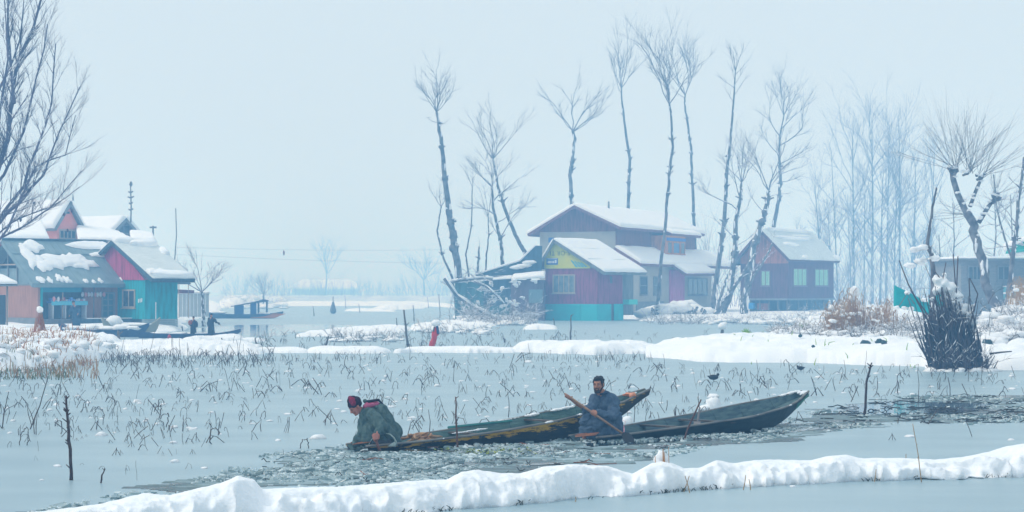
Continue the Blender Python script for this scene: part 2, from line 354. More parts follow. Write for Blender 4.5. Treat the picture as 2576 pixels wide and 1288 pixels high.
sheet('open_water', [(150, 868), (330, 862), (450, 866), (450, 870), (300, 872), (150, 874)], 0.004, WATER, jag=0.2, seed=12)
DARKWATER_SHADE = mat('dark_water_boat_shade', (0.006, 0.018, 0.026), 0.08, (0.02, 0.04, 0.05), 1.5, 0.1, 5, spec=0.5)
for i_, pp_ in enumerate(([(866, 1141), (960, 1146), (1090, 1136), (1290, 1122), (1440, 1108), (1480, 1126), (1600, 1118), (1760, 1106), (1900, 1088), (1990, 1062), (1880, 1080), (1480, 1108), (1300, 1104), (880, 1126)], [(872, 1158), (950, 1154), (1032, 1151), (1034, 1157), (960, 1161), (880, 1163)], [(900, 1209), (1000, 1206), (1040, 1213), (960, 1219)], [(1280, 1170), (1400, 1164), (1420, 1168), (1300, 1175)], [(760, 1178), (830, 1175), (835, 1180), (770, 1183)], [(1930, 1085), (2100, 1072), (2200, 1060), (2120, 1075), (1960, 1093)], [(2330, 1030), (2420, 1024), (2470, 1033), (2400, 1042), (2340, 1040)])): rough_sheet('dark_water_boat_shade', pp_, 0.009 + .004 * (i_ == 6), DARKWATER_SHADE, .04, .10 if i_ else .18, 2.5, 70 + i_)  # first sheet paints the boats' shadow along the hulls; the others are dark water
CHW = [(q.x, q.y) for q in poly_world(CH)]
rg = random.Random(11); nrg = np.random.RandomState(4)
def chunks(n, smin, smax, thick, seed, m, label, pos=None):
    r = random.Random(seed); nr = np.random.RandomState(seed)
    px = nr.uniform(60, 2640, n * 14); py = nr.uniform(992, 1300, n * 14)
    d = H * F / (py - 735.0); X = (px - CX) / F * d; Y = d
    sd = inside_dist(X, Y, CHW); den = fbm(X * 0.7, Y * 1.1, 3, 40)
    boats = np.exp(-((np.minimum(np.abs(py - (1150 - (px - 900) * 0.075)), 200)) / 26.0) ** 2) * (px > 760) * (px < 2000)
    ok = (sd > -0.12) & (nr.uniform(0, 1, len(px)) < np.where(px < 660, .35, 1) * np.clip((den - 0.46) * 4 + 0.45 * boats, 0.02, 1))
    ok &= ~((px > 2080) & (px < 2480) & (py > 1010) & (py < 1043) & (nr.uniform(0, 1, len(px)) < 0.9))
    X, Y = X[ok][:n], Y[ok][:n]; mb = MB()
    for x, y in zip(X, Y):
        k = r.randint(4, 7); s = smin * (smax / smin) ** (r.random() ** 1.6); t = thick * r.uniform(0.4, 1.3); a0 = r.random() * 6
        tx, ty = r.uniform(-.25, .25), r.uniform(-.35, .2); z0 = r.uniform(-0.004, 0.008)
        pts = []
        for i in range(k):
            a = a0 + 2 * math.pi * i / k; q = s * r.uniform(0.6, 1.1)
            pts.append((x + math.cos(a) * q * 1.25, y + math.sin(a) * q, 0))
        lo = [(p[0], p[1], z0 - 0.01) for p in pts]
        hi = [(x + (p[0] - x) * .82, y + (p[1] - y) * .82, z0 + t + (p[0] - x) * tx + (p[1] - y) * ty) for p in pts]
        mb.add(lo + hi, [tuple(range(k, 2 * k))] + [(i, (i + 1) % k, k + (i + 1) % k, k + i) for i in range(k)])
    return stuff('ice_chunks', mb, m, label, 'ice')
chunks(2600, 0.012, 0.13, 0.014, 16, mat('ice_clear', (0.13, 0.21, 0.235), 0.15, (0.24, 0.34, 0.36), 3, spec=0.5), 'dull grey plates of thin broken ice floating round the boats')
chunks(3600, 0.010, 0.065, 0.022, 6, mat('ice_chunk', (0.34, 0.44, 0.45), 0.3, (0.66, 0.75, 0.77), 3, spec=0.5), 'pale broken ice chunks floating in the channel around the two boats')
chunks(2200, 0.010, 0.04, 0.012, 7, mat('ice_white', (0.76, 0.82, 0.85), 0.5, (0.66, 0.76, 0.80), 6), 'small white ice crumbs floating among the broken ice')
# floating dead stalks and rot in the channel
def debris(n, seed, region, m, label, l0=0.1, l1=0.6, r0=0.006):
    r = random.Random(seed); mb = MB(); c = 0
    while c < n:
        px, py = r.uniform(region[0], region[2]), r.uniform(region[1], region[3]); p = gr(px, py)
        if inside_dist(np.array([p.x]), np.array([p.y]), CHW)[0] < 0: continue
        c += 1; a = r.gauss(0, 0.35) + (math.pi if r.random() < .5 else 0); l = r.uniform(l0, l1); b = r.uniform(-.3, .3)
        pts = []; x, y = p.x, p.y
        for i in range(4):
            pts.append((x, y, 0.012 + (r.uniform(0, 0.05) if r.random() < .3 else 0))); x += math.cos(a) * l / 3; y += math.sin(a) * l / 3; a += b
        mb.tube(pts, [r0 * r.uniform(.6, 1.6)] * 4, 4)
    return stuff('floating_stalks', mb, m, label, 'dead stalks')
DARKW = mat('rotten_stalk', (0.012, 0.018, 0.022), 0.6, (0.05, 0.05, 0.045), 9)
debris(130, 31, (650, 1100, 2000, 1215), DARKW, 'dark rotten stalks floating in the broken ice around the boats', 0.04, 0.2, 0.004)
debris(150, 32, (2030, 995, 2600, 1068), DARKW, 'mat of dark rotten stalks in open water at the right edge', 0.06, 0.45, 0.007)
debris(14, 33, (900, 1120, 1900, 1200), mat('red_stalk', (0.22, 0.09, 0.06), 0.8, (0.3, 0.15, 0.1), 8), 'reddish broken stalks floating in front of the boats', 0.15, 0.5)
mb = MB(); r = random.Random(3)
for i in range(90):
    p = gr(r.gauss(1225, 55), r.uniform(1128, 1146)); s = r.uniform(.02, .06); a = r.random() * 6
    mb.add([(p.x, p.y, .012), (p.x + s * math.cos(a), p.y + s * math.sin(a), .02), (p.x + s * 1.6 * math.cos(a + .5), p.y + s * 1.6 * math.sin(a + .5), .035), (p.x + s * math.cos(a + 1), p.y + s * math.sin(a + 1), .015)], [(0, 1, 2, 3)])
stuff('water_weed', mb, mat('weed', (0.09, 0.17, 0.04), 0.6, (0.30, 0.33, 0.05), 9), 'green and yellow water weed floating beside the yellow-flecked boat', 'water weed')

# ------------------------------------------------------------------ lotus stalks frozen into the lake
def stalk_shape(kind, r):
    """list of polylines (metres) for one plant"""
    h = 1.0
    if kind == 0:   # arch
        w = r.uniform(.35, .7); return [[(w * (math.cos(math.pi * (1 - t)) * .5), 0.08 * t, 0.75 * math.sin(math.pi * t) ** .8) for t in [i / 7 for i in range(8)]]]
    if kind == 1:   # snapped, sharp peak
        a = r.uniform(-.3, .3); b = a + r.uniform(.25, .6); return [[(0, 0, 0), (a * .5, 0, .5), (a, 0, 1.0), (b * .7 + a * .3, .05, .62), (b, .1, .1)]]
    if kind == 2:   # leaning straight
        a = r.uniform(-.5, .5); return [[(0, 0, 0), (a * .5, 0.02, .5), (a, 0.05, 1.0)]]
    if kind == 3:   # crook hanging down
        s = r.choice([-1, 1]); return [[(0, 0, 0), (0.03 * s, 0, .5), (.08 * s, 0, .88), (.22 * s, 0, 1.0), (.36 * s, .03, .86), (.40 * s, .04, .55)]]
    if kind == 4:   # low zigzag
        return [[(0, 0, 0), (.28, 0, .45), (.55, .1, .38), (.85, .1, .02)], [(.3, 0, .45), (.12, .1, .15), (.05, .1, 0)]]
    if kind == 5:   # crossed pair
        return [[(-.35, 0, 0), (0, 0, .5), (.45, .05, .95)], [(.3, 0, 0), (.05, .05, .6), (-.1, .05, .8), (-.28, .05, .45)]]
    if kind == 6:   # short stub with tent
        return [[(-.3, 0, 0), (-.05, 0, .55), (.28, 0, .02)], [(-.05, 0, .55), (.02, .1, .1)]]
    if kind == 7:   # tall thin
        a = r.uniform(-.2, .2); return [[(0, 0, 0), (a * .6, 0, .9), (a, 0, 1.7), (a * 1.4, 0, 2.2)]]
KINDS = ['arch', 'peak', 'lean', 'crook', 'zigzag', 'cross', 'tent', 'tall']
LBL = {'arch': 'dry lotus stalk bent into an arch, both ends in the ice', 'peak': 'dry lotus stalk snapped to a sharp peak above the ice',
       'lean': 'straight dry lotus stalk leaning out of the ice', 'crook': 'dry lotus stalk with its tip hanging down like a crook',
       'zigzag': 'low kinked lotus stalk with a side shoot on the ice', 'cross': 'pair of dry lotus stalks crossing each other over the ice',
       'tent': 'short lotus stub folded like a small tent on the ice', 'tall': 'tall thin dry stem standing straight out of the ice'}
def smooth_poly(P, n=2):
    for _ in range(1):
        Q = [P[0]]
        for a, b in zip(P[:-1], P[1:]):
            Q.append(tuple(a[i] * .7 + b[i] * .3 for i in range(3))); Q.append(tuple(a[i] * .3 + b[i] * .7 for i in range(3)))
        Q.append(P[-1]); P = Q
    return P
protos = []
rg = random.Random(21)
for k in range(8):
    for v in range(6):
        mb = MB()
        for P in stalk_shape(k, rg):
            if k in (0, 3): P = smooth_poly(P)
            sk_ = rg.uniform(-.25, .25); P = [(x + rg.uniform(-.05, .05) + sk_ * z, y + rg.uniform(-.05, .05), z * rg.uniform(.85, 1.1) - (0.06 if z <= 0.1 else 0)) for x, y, z in P]
            mb.tube(P, [0.025 if k != 7 else .018] * len(P), 4)
        protos.append((KINDS[k], mb))
def field_density(px, py):
    if py > 1240: return 0
    if px < 900:
        a = 1.0 if py < 1105 else (0.28 if py < 1150 else 0.07)
        if px > 560 and py > 1010: a *= 0.35
        if px > 640 and py > 1120: a = 0.05
        return a * (0.35 + 1.1 * float(vnoise(px * .012, py * .03, 5)))
    lim = np.interp(px, [900, 1500, 1640, 2050, 2200, 2576], [1100, 1045, 1062, 1012, 998, 990])
    if py > lim + 8: return 0.03 if px > 1980 and py < 1120 else 0.0
    return 0.85 * (0.35 + 1.1 * float(vnoise(px * .012, py * .03, 5)))
pts = []; rg = random.Random(8)
while len(pts) < 1050:
    px = rg.uniform(-60, 2640); py = 893 + 330 * rg.random() ** 1.05
    if px < 320 and py < 935: continue
    if px > 1640 and py < 925: continue
    if rg.random() < field_density(px, py): pts.append((py, px))
pts.sort(reverse=True)
LIND = 285; mbr = MB(); shared = {}
for i, (py, px) in enumerate(pts):
    p = gr(px, py); k, pm = protos[rg.choices(range(48), [w_ for w_ in (1, 2.4, 2.6, 1.2, 1.8, 1, 2.2, .35) for _ in range(6)])[0]]
    s = (.6 if py > 1135 else 1) * rg.uniform(0.08, 0.25) * (1.15 if py < 1000 else 1.0) * (1.0 if rg.random() < .9 else 1.4); th = rg.uniform(.75, 1.3)
    rz = rg.uniform(-0.7, 0.7) + (math.pi if rg.random() < .5 else 0)
    if i < LIND:
        key = (k, id(pm))
        if key not in shared: shared[key] = pm.mesh('lotus_stalk', STALK)
        o = bpy.data.objects.new('lotus_stalk', shared[key]); COL.objects.link(o)
        o.location = p; o.rotation_euler = (0, 0, rz); o.scale = (s * rg.uniform(.8, 1.5), s, s)
        tag(o, LBL[k], 'lotus stalk', 'lotus stalks frozen into the lake')
    else:
        c, sn = math.cos(rz), math.sin(rz); sx = s * rg.uniform(.8, 1.5)
        vs = [(p.x + c * x * sx - sn * y * s, p.y + sn * x * sx + c * y * s, z * s) for x, y, z in pm.v]; mbr.add(vs, pm.f)
stuff('lotus_stalks', mbr, STALK, 'field of far dry lotus stalks sticking out of the ice', 'lotus stalks')
# far sprinkle of stalks beyond the middle banks
mb = MB()
for i in range(330):
    px = rg.uniform(640, 1900); py = rg.uniform(838, 884)
    if px > 1450 and rg.random() < .8: continue
    p = gr(px, py); k, pm = rg.choice(protos[:42]); s = rg.uniform(.15, .4); c = rg.choice([-1, 1])
    mb.add([(p.x + c * x * s, p.y + y * s, z * s) for x, y, z in pm.v], pm.f)
for i in range(170):
    px = rg.uniform(230, 700); py = rg.uniform(890, 925); p = gr(px, py); k, pm = rg.choice(protos); s = rg.uniform(.15, .4); c = rg.choice([-1, 1])
    mb.add([(p.x + c * x * s, p.y + y * s, z * s) for x, y, z in pm.v], pm.f)
stuff('far_lotus_stalks', mb, STALK, 'thin scatter of small stalks in the ice beyond the middle bank', 'lotus stalks')
# snow clumps sitting on stalks and ice
clm = []
for sd in range(4):
    b = MB(); b.blob((0, 0, 0.0), (1, .8, .55), sd, 9, 6, .25, low=-0.15); b.blob((.5 - .25 * sd, .1, 0.05), (.55, .5, .35), sd + 9, 8, 5, .2, low=-.2); clm.append(b)
sh = [b.mesh('snow_clump', SNOW, True) for b in clm]
big = [(439, 1163, 17), (255, 1096, 24), (800, 1104, 26), (145, 1174, 14), (515, 1178, 14), (860, 1150, 10), (105, 1208, 10), (1165, 1098, 12), (1036, 1053, 16), (1400, 1050, 15), (1100, 972, 14), (1795, 1000, 26), (1575, 1040, 22), (2290, 1099, 20), (1578, 1062, 20),
       (345, 1012, 18), (1875, 1017, 18), (725, 935, 12), (1330, 912, 14), (1995, 1225, 12), (1960, 1220, 8), (2060, 950, 14)]
cands = [(x, y, s) for x, y, s in big]
while len(cands) < 290:
    px = rg.uniform(-20, 2600); py = 896 + 220 * rg.random() ** 1.3
    if (px < 320 and py < 935) or (px > 1640 and py < 925): continue
    if rg.random() < field_density(px, py) * 1.2: cands.append((px, py, rg.uniform(5, 13) * (0.6 + (py - 890) / 320)))
for px, py, w in cands:
    p = gr(px, py); s = w / F * p.y * 0.8; o = bpy.data.objects.new('snow_clump', rg.choice(sh)); COL.objects.link(o)
    o.location = (p.x, p.y, 0.0); o.rotation_euler = (0, 0, rg.random() * 6); o.scale = (s, s, s * rg.uniform(.6, 1.1))
    tag(o, 'small rounded clump of snow lying on the lake ice among the stalks', 'snow clump', 'snow clumps on the lake ice')

# ------------------------------------------------------------------ posts and poles
def pole(name, label, cat, px, d, top, rad, m, pts=None, knots=0, seed=0, group=None, snow=0, foot=None):
    """one upright stick: pts = pixel polyline foot to tip measured at distance d"""
    rr = random.Random(seed); P = [at(x, y, d) for x, y in pts]; o = P[0].copy()
    base = Vector((o.x, o.y, foot if foot is not None else min(o.z, lz(o.x, o.y)))); P[0] = Vector((o.x, o.y, base.z - .05))
    Q = []
    for a, b in zip(P[:-1], P[1:]):
        for t in (0, .33, .66): q = a.lerp(b, t); Q.append(q + Vector((rr.uniform(-1, 1), rr.uniform(-1, 1), 0)) * rad * .35)
    Q.append(P[-1]); n = len(Q)
    mb = MB(); mb.tube(Q, [rad * (1 - .45 * i / (n - 1)) * rr.uniform(.9, 1.1) for i in range(n)], 7)
    for k in range(knots):
        i = rr.randrange(1, n - 1); a = rr.random() * 6; q = Q[i].lerp(Q[i + 1], rr.random()); l = rad * rr.uniform(1.5, 3)
        mb.tube([q, q + Vector((math.cos(a) * l, math.sin(a) * l, l * .8))], [rad * .4, rad * .25], 4)
    root = thing(name, label, cat, base, group=group) if snow else None
    if snow:
        mb.build('stake', m, root, True, world=True)
        s = MB(); s.blob(Q[-1] + Vector((0, 0, snow * .3)), (snow, snow, snow * .8), seed, 10, 7, .12); s.build('snow_cap', SNOW, root, True, world=True)
        return root
    o = mb.build(name, m, None, True, origin=tuple(base)); return tag(o, label, cat, group)
WOODD = mat('wet_wood', (0.045, 0.03, 0.035), 0.7, (0.09, 0.06, 0.055), 9, 0.4, 30)
WOODR = mat('red_wood', (0.16, 0.075, 0.05), 0.8, (0.10, 0.05, 0.04), 9, 0.3, 30)
WOODG = mat('grey_wood', (0.10, 0.10, 0.11), 0.85, (0.17, 0.16, 0.16), 6, 0.3, 20)
dpx = lambda y: gr(CX, y).y
pole('stake', 'thick dark knobbly stake standing in the ice at the far left', 'stake', 0, dpx(1208), 0, 0.024, WOODD, [(180, 1208), (176, 1130), (170, 1060), (166, 995)], 14, 1)
pole('stake', 'crooked dark stake in the open water at the right, behind the green bow', 'stake', 0, dpx(1045), 0, 0.030, WOODD, [(2176, 1045), (2177, 1010), (2180, 960), (2190, 918)], 8, 2)
pole('stake', 'thin reddish stake upright in front of the yellow-flecked boat', 'stake', 0, dpx(1130), 0, 0.016, WOODR, [(1152, 1128), (1148, 1060), (1146, 998)], 3, 3)
pole('stake', 'slanting brown stake leaning against the green boat', 'stake', 0, dpx(1104), 0, 0.018, WOODR, [(1719, 1104), (1738, 1060), (1764, 1005)], 4, 4)
pole('stake', 'short tilted stick in the ice near the bottom left', 'stake', 0, dpx(1215), 0, 0.012, WOODD, [(251, 1215), (257, 1195), (264, 1178)], 3, 5)
pole('stake', 'snow-flecked post rising left of the red cloth', 'stake', 0, dpx(871), 0, 0.055, WOODG, [(1026, 871), (1021, 820), (1016, 779)], 4, 6)
pole('stake', 'grey post on the snowy left bank below the teal cabin', 'stake', 0, dpx(883), 0, 0.075, WOODG, [(303, 883), (300, 850), (298, 832)], 2, 7)
pole('stake', 'short leaning post stump on the thin middle bank', 'stake', 0, dpx(878), 0, 0.06, WOODG, [(820, 878), (821, 862), (827, 846)], 2, 8)
pole('stake', 'slim post with a dark tip in front of the purple cottage', 'stake', 0, dpx(862), 0, 0.045, WOODG, [(1436, 862), (1436, 825), (1437, 792)], 2, 9)
pole('post', 'stout short post under a big cap of snow in the right channel', 'post', 0, dpx(845), 0, 0.12, WOODG, [(1815, 846), (1817, 824)], 0, 10, snow=0.24)
pole('twig', 'long pale twig leaning over the front bank at the right', 'twig', 0, dpx(1213), 0, 0.007, STRAW, [(2319, 1213), (2311, 1150), (2296, 1066)], 3, 12)
pole('stake', 'slender stick standing in the ice far left among the stalks', 'stake', 0, dpx(1078), 0, 0.011, STALK, [(4, 1078), (12, 1030), (22, 985)], 1, 13)
pole('stake', 'long thin stick leaning over the lotus field at the left', 'stake', 0, dpx(1080), 0, 0.012, STALK, [(73, 1080), (100, 1020), (120, 952)], 2, 14)
pole('stake', 'short upright stick on the bare ice right of the left lotus field', 'stake', 0, dpx(1085), 0, 0.011, STALK, [(459, 1085), (461, 1062)], 0, 15)
for i, (x, y, yt) in enumerate([(1279, 1050, 985), (1595, 1062, 1000), (1080, 1090, 1030), (1905, 960, 905), (2125, 955, 905), (2310, 1010, 925), (1330, 905, 862), (1030, 905, 860), (1140, 960, 900), (1670, 925, 890), (905, 925, 880), (560, 905, 870), (2435, 960, 918)]):
    pole('lone_reed', 'single thin stem rising above the bent stalks around it', 'reed stem', 0, dpx(y), 0, 0.008, STALK, [(x, y), (x + 2, (y + yt) / 2), (x - 2, yt)], 0, 40 + i, group='single stems above the lotus field')
for i, (x, y, yt) in enumerate([(1395, 820, 800), (870, 775, 742), (905, 786, 764), (1000, 830, 800), (1145, 790, 758), (790, 795, 770), (670, 762, 735), (1107, 800, 740), (1190, 770, 740), (1042, 810, 768), (1160, 800, 730), (645, 870, 850), (560, 866, 850), (1078, 775, 746), (860, 852, 838), (1270, 862, 850), (460, 832, 820)]):
    pole('far_stake', 'thin faint stake standing in the far lake ice', 'stake', 0, dpx(y), 0, 0.045, WOODG, [(x, y), (x - 1, (y + yt) / 2), (x - 3, yt)], 1, 60 + i, group='faint stakes in the far lake')
# little reed stubs on and before the front bank
def reeds(name, n, region, h, lean, rad, m, label, seed, group_z=None, snowy=False, cat='reeds'):
    r = random.Random(seed); mb = MB(); xs = []
    for i in range(n):
        px = r.uniform(region[0], region[2]); py = r.uniform(region[1], region[3]); p = gr(px, py, 0.25) if group_z is None else gr(px, py, group_z); xs.append(p)
    zs = lz_arr(np.array([p.x for p in xs]), np.array([p.y for p in xs]))
    for p, z in zip(xs, zs):
        hh = h * r.uniform(.4, 1.15); a = r.uniform(-lean, lean); b = r.uniform(-lean, lean); q = Vector((p.x, p.y, z - .03))
        k = r.uniform(.3, 1.4)
        mb.tube([q, q + Vector((a * .4, b * .4, 1)) * hh * .5, q + Vector((a * k, b * k, 1 - abs(a * k) * .4)) * hh], [rad, rad * .8, rad * .35], 3, False)
    return stuff(name, mb, m, label, cat)
for i, (x, yb, yt, dx) in enumerate([(1188, 1250, 1200, -6), (1320, 1240, 1190, 0), (1322, 1240, 1205, 12), (1565, 1240, 1212, 0), (1592, 1236, 1203, 0), (1720, 1237, 1197, 14), (1735, 1240, 1197, -12), (1812, 1227, 1195, -6), (1870, 1232, 1195, 6), (1888, 1232, 1205, -4), (2200, 1212, 1180, 4), (1118, 1262, 1232, -12), (1110, 1262, 1240, 12), (1448, 1262, 1250, 0), (2305, 1175, 1150, 4)] + [(rg.uniform(560, 2560), None, rg.uniform(14, 40), rg.uniform(-9, 9)) for _ in range(26)]):
    if yb is None: yb = float(interp(x, FB_F)) - rg.uniform(2, 26); yt = yb - yt
    d = dpx(yb); q = at(x, yb, d); t = at(x + dx, yt, d); mb = MB(); mb.tube([q, q.lerp(t, .5) + Vector((.004, 0, 0)), t], [.006, .005, .004], 4)
    tag(mb.build('dry_stem', STRAW, None, origin=tuple(q)), 'straw-coloured dry stem poking out of the front snow bank', 'dry stem', 'dry stems in the front snow bank')
root = thing('snow_stub', 'snowy reed stub with orange stems standing on the front bank crest', 'reed stub', fb_at(1665, .2))
b = MB(); q = fb_at(1663, .2)
b.blob(q + Vector((0, 0, .02)), (.075, .06, .09), 4, 12, 9, .35); b.build('snow_cap', SNOW, root, True, world=True)
for dx, h, w in ((-14, 35, .005), (20, 58, .004), (6, 52, .009), (9, 45, .006)):
    b = MB(); e = at(1663 + dx, 1163 + 12, q.y - .1); e.z = q.z - .02; t = at(1663 + dx - 1, 1182 - h, q.y - .1); b.tube([e, t], [w, w * .7], 5); b.build('stem', mat('orange_reed', (.42, .20, .08), .8), root, world=True)
# ------------------------------------------------------------------ boats
def hullmat(name, base, base2, wear, zlo, zhi, wdens):
    m = bpy.data.materials.new(name); m.use_nodes = True; nt = m.node_tree; b = nt.nodes['Principled BSDF']; b.inputs['Roughness'].default_value = 0.55
    N = nt.nodes.new; L = nt.links.new
    tc = N('ShaderNodeTexCoord'); mp = N('ShaderNodeMapping'); mp.inputs['Scale'].default_value = (1.0, 3.0, 5.0); L(tc.outputs['Object'], mp.inputs[0])
    n = N('ShaderNodeTexNoise'); n.inputs['Scale'].default_value = 3.5; n.inputs['Detail'].default_value = 9; n.inputs['Roughness'].default_value = .7; L(mp.outputs[0], n.inputs[0])
    r = N('ShaderNodeValToRGB'); r.color_ramp.elements[0].position = .38; r.color_ramp.elements[1].position = .66; r.color_ramp.elements[0].color = (*base, 1); r.color_ramp.elements[1].color = (*base2, 1); L(n.outputs[0], r.inputs[0])
    n2 = N('ShaderNodeTexNoise'); n2.inputs['Scale'].default_value = 3.2; n2.inputs['Detail'].default_value = 8; n2.inputs['Roughness'].default_value = .75; n2.noise_dimensions = '4D'; n2.inputs['W'].default_value = 3; L(mp.outputs[0], n2.inputs[0])
    at_ = N('ShaderNodeAttribute'); at_.attribute_name = 'band'
    s = N('ShaderNodeMath'); s.operation = 'MULTIPLY_ADD'; s.inputs[1].default_value = 0.30; L(at_.outputs['Fac'], s.inputs[0]); L(n2.outputs[0], s.inputs[2])
    g = N('ShaderNodeMapRange'); g.inputs[1].default_value = wdens; g.inputs[2].default_value = wdens + .05; L(s.outputs[0], g.inputs[0])
    mx = N('ShaderNodeMix'); mx.data_type = 'RGBA'; L(g.outputs[0], mx.inputs[0]); L(r.outputs[0], mx.inputs[6]); mx.inputs[7].default_value = (*wear, 1); L(mx.outputs[2], b.inputs['Base Color'])
    bp = N('ShaderNodeBump'); bp.inputs['Strength'].default_value = .5; bp.inputs['Distance'].default_value = .01; L(n.outputs[0], bp.inputs['Height']); L(bp.outputs[0], b.inputs['Normal'])
    return m
def boat(name, label, loc, rz, L, hw, zb, zg, m_out, m_in, m_rim, m_board, t_in=0.03, thw=(), inner_h=0.0, group=None, bow_blunt=0.05, bands=None, boards=True):
    """flat-bottomed boat, stern at x=0, bow at x=L"""
    root = thing(name, label, 'boat', loc, rz, group); N = 40
    T = [i / N for i in range(N + 1)]
    g = lambda P, t: float(np.interp(t, [p[0] for p in P], [p[1] for p in P]))
    sm = lambda P, t: (g(P, max(0, t - .04)) + g(P, t) * 2 + g(P, min(1, t + .04))) / 4
    vs = []; band = []
    for t in T:
        w = sm(hw, t); b = sm(zb, t); gz = sm(zg, t); wb = max(.02, w * .66); x = t * L
        sec = [(-w, gz), (-(w * .55 + wb * .45), b + (gz - b) * .52), (-wb, b), (wb, b), ((w * .55 + wb * .45), b + (gz - b) * .52), (w, gz)]
        for y, z in sec: vs.append((x, y, z))
        wi = max(.008, w - t_in); wbi = max(.006, wb - t_in * .8); fl = min(gz - .02, b + .035)
        for y, z in [(wi, gz), (wbi, fl), (-wbi, fl), (-wi, gz)]: vs.append((x, y, z))
        band += [1, .55, 0, 0, .55, 1, 0, 0, 0, 0]
    K = 10; fs = [(i * K + k, (i + 1) * K + k, (i + 1) * K + (k + 1) % K, i * K + (k + 1) % K) for i in range(N) for k in range(K)]
    fs += [tuple(range(K)), tuple(range(N * K, N * K + K))[::-1]]
    mb = MB(); mb.v = vs; mb.f = fs; h = mb.build('hull', m_out, root)
    h.data.materials.append(m_in)
    me = h.data
    for i, p in enumerate(me.polygons):
        if i < N * K and i % K in (6, 7, 8): p.material_index = 1
    a = me.attributes.new('band', 'FLOAT', 'POINT'); a.data.foreach_set('value', band)
    # rails along both sides
    for s in (-1, 1):
        r = MB(); P = []
        for t in T: P.append((t * L, s * (sm(hw, t) - .008), sm(zg, t) + .004))
        r.tube(P, [.019] * len(P), 6); r.build('rail', m_rim, root, True)
    # ribs inside
    for t in np.arange(.12, .92, .11):
        w = sm(hw, t) - t_in; wb = sm(hw, t) * .66 - t_in * .8; b = sm(zb, t) + .035; gz = sm(zg, t) - .01; x = t * L
        r = MB(); r.tube([(x, -w, gz), (x, -wb, b + .01), (x, wb, b + .01), (x, w, gz)], [.014] * 4, 4); r.build('rib', m_in, root)
    for t, dz in thw:
        w = sm(hw, t) - t_in * .9; z = sm(zg, t) - dz; x = t * L; r = MB(); r.box(x - .07, x + .07, -w, w, z - .025, z); r.build('thwart', m_board, root)
    if boards:
        for k in range(-2, 3):
            r = MB(); x0, x1 = .04 * L, .55 * L; y = k * .13; z = g(zb, .3) + .045
            ww = .055
            if abs(y) + ww > g(hw, .05) * .66: x0 = .15 * L
            r.box(x0, x1, y - ww, y + ww, z, z + .018); r.build('floor_board', m_board, root)
    root['L'] = L
    return root, (lambda t, y, dz=0: (t * L, y, sm(zg, t) + dz)), (lambda t: (sm(hw, t), sm(zb, t), sm(zg, t)))
DGREEN = mat('boat_inside', (0.06, 0.13, 0.13), 0.7, (0.13, 0.22, 0.20), 6, 0.4, 20, stretch=(.5, 3, 3))
DGREEN2 = mat('boat_inside_blue', (0.045, 0.085, 0.11), 0.7, (0.10, 0.17, 0.17), 6, 0.4, 20, stretch=(.5, 3, 3))
RIM = mat('weathered_rail', (0.13, 0.13, 0.13), 0.8, (0.27, 0.26, 0.24), 5, 0.3, 30, stretch=(.3, 3, 3))
BOARD = mat('wet_board', (0.05, 0.05, 0.05), 0.6, (0.14, 0.11, 0.09), 5, 0.3, 30, stretch=(.3, 3, 3))
H1 = hullmat('hull_dark_yellow', (0.008, 0.016, 0.022), (0.035, 0.04, 0.04), (0.62, 0.36, 0.025), 0, 1, 0.74)
H2 = hullmat('hull_dark_green', (0.004, 0.018, 0.024), (0.016, 0.042, 0.046), (0.09, 0.12, 0.11), 0, 1, 1.1)
b1loc = Vector((-2.49 + .769 * .36, 28.97 + .639 * .36, 0)); b1rz = math.atan2(.639, .769)
b1, b1g, b1s = boat('rowing_boat', 'long dark boat flecked with yellow paint, carrying the man in the knitted cap', b1loc, b1rz, 5.69,
    [(0, .24), (.1, .34), (.3, .46), (.5, .50), (.7, .43), (.85, .27), (.95, .12), (1, .05)], [(0, -.02), (.06, -.08), (.6, -.08), (.7, .02), (.8, .13), (.9, .34), (1, .63)],
    [(0, .06), (.2, .11), (.4, .19), (.6, .30), (.75, .42), (.88, .52), (1, .70)], H1, DGREEN, RIM, BOARD, thw=[(.36, .02), (.62, .03), (.88, .01)])
b2loc = Vector((.72 + .675 * .50, 30.42 + .737 * .50, 0)); b2rz = math.atan2(.737, .675)
b2, b2g, b2s = boat('rowing_boat', 'dark green boat with a wide upturned bow, carrying the man in blue', b2loc, b2rz, 5.85,
    [(0, .27), (.12, .38), (.35, .52), (.6, .60), (.8, .50), (.92, .26), (1, .05)], [(0, -.02), (.06, -.08), (.68, -.08), (.76, .02), (.87, .20), (1, .47)],
    [(0, .07), (.2, .12), (.4, .18), (.6, .24), (.8, .36), (.92, .45), (1, .56)], H2, DGREEN2, RIM, BOARD, thw=[(.34, .015), (.52, .03)])
# green painted bow cheek and snow on the rails
def boat_snow(root, fn, secf, specs, seed):
    r = random.Random(seed)
    for t0, t1, side, w in specs:
        mb = MB(); n = max(2, int((t1 - t0) * 6 / .032))
        for i in range(n):
            t = t0 + (t1 - t0) * i / n; hwid, zb_, zg_ = secf(min(t, 1)); y = side * hwid if abs(side) <= 1 else 0
            p = fn(t, y, .01); e_ = .35 + .65 * math.sin(math.pi * (i + .5) / n) ** .5; e_ *= .6 + .8 * float(vnoise(t * 60, side * 9.1, 4)); mb.blob((p[0] + r.uniform(-.01, .01), p[1] + r.uniform(-.012, .012), p[2]), (w * 1.1 * e_, w * r.uniform(.6, .8) * e_, w * .45 * e_), r.random() * 999, 7, 5, .25)
        mb.build('snow', SNOW, root, True)
boat_snow(b2, b2g, b2s, [(.93, 1.0, 1, .05), (.95, 1.0, -.6, .045), (.97, 1.0, 0, .05), (.80, .82, -1, .03), (.62, .64, -1, .022)], 3)
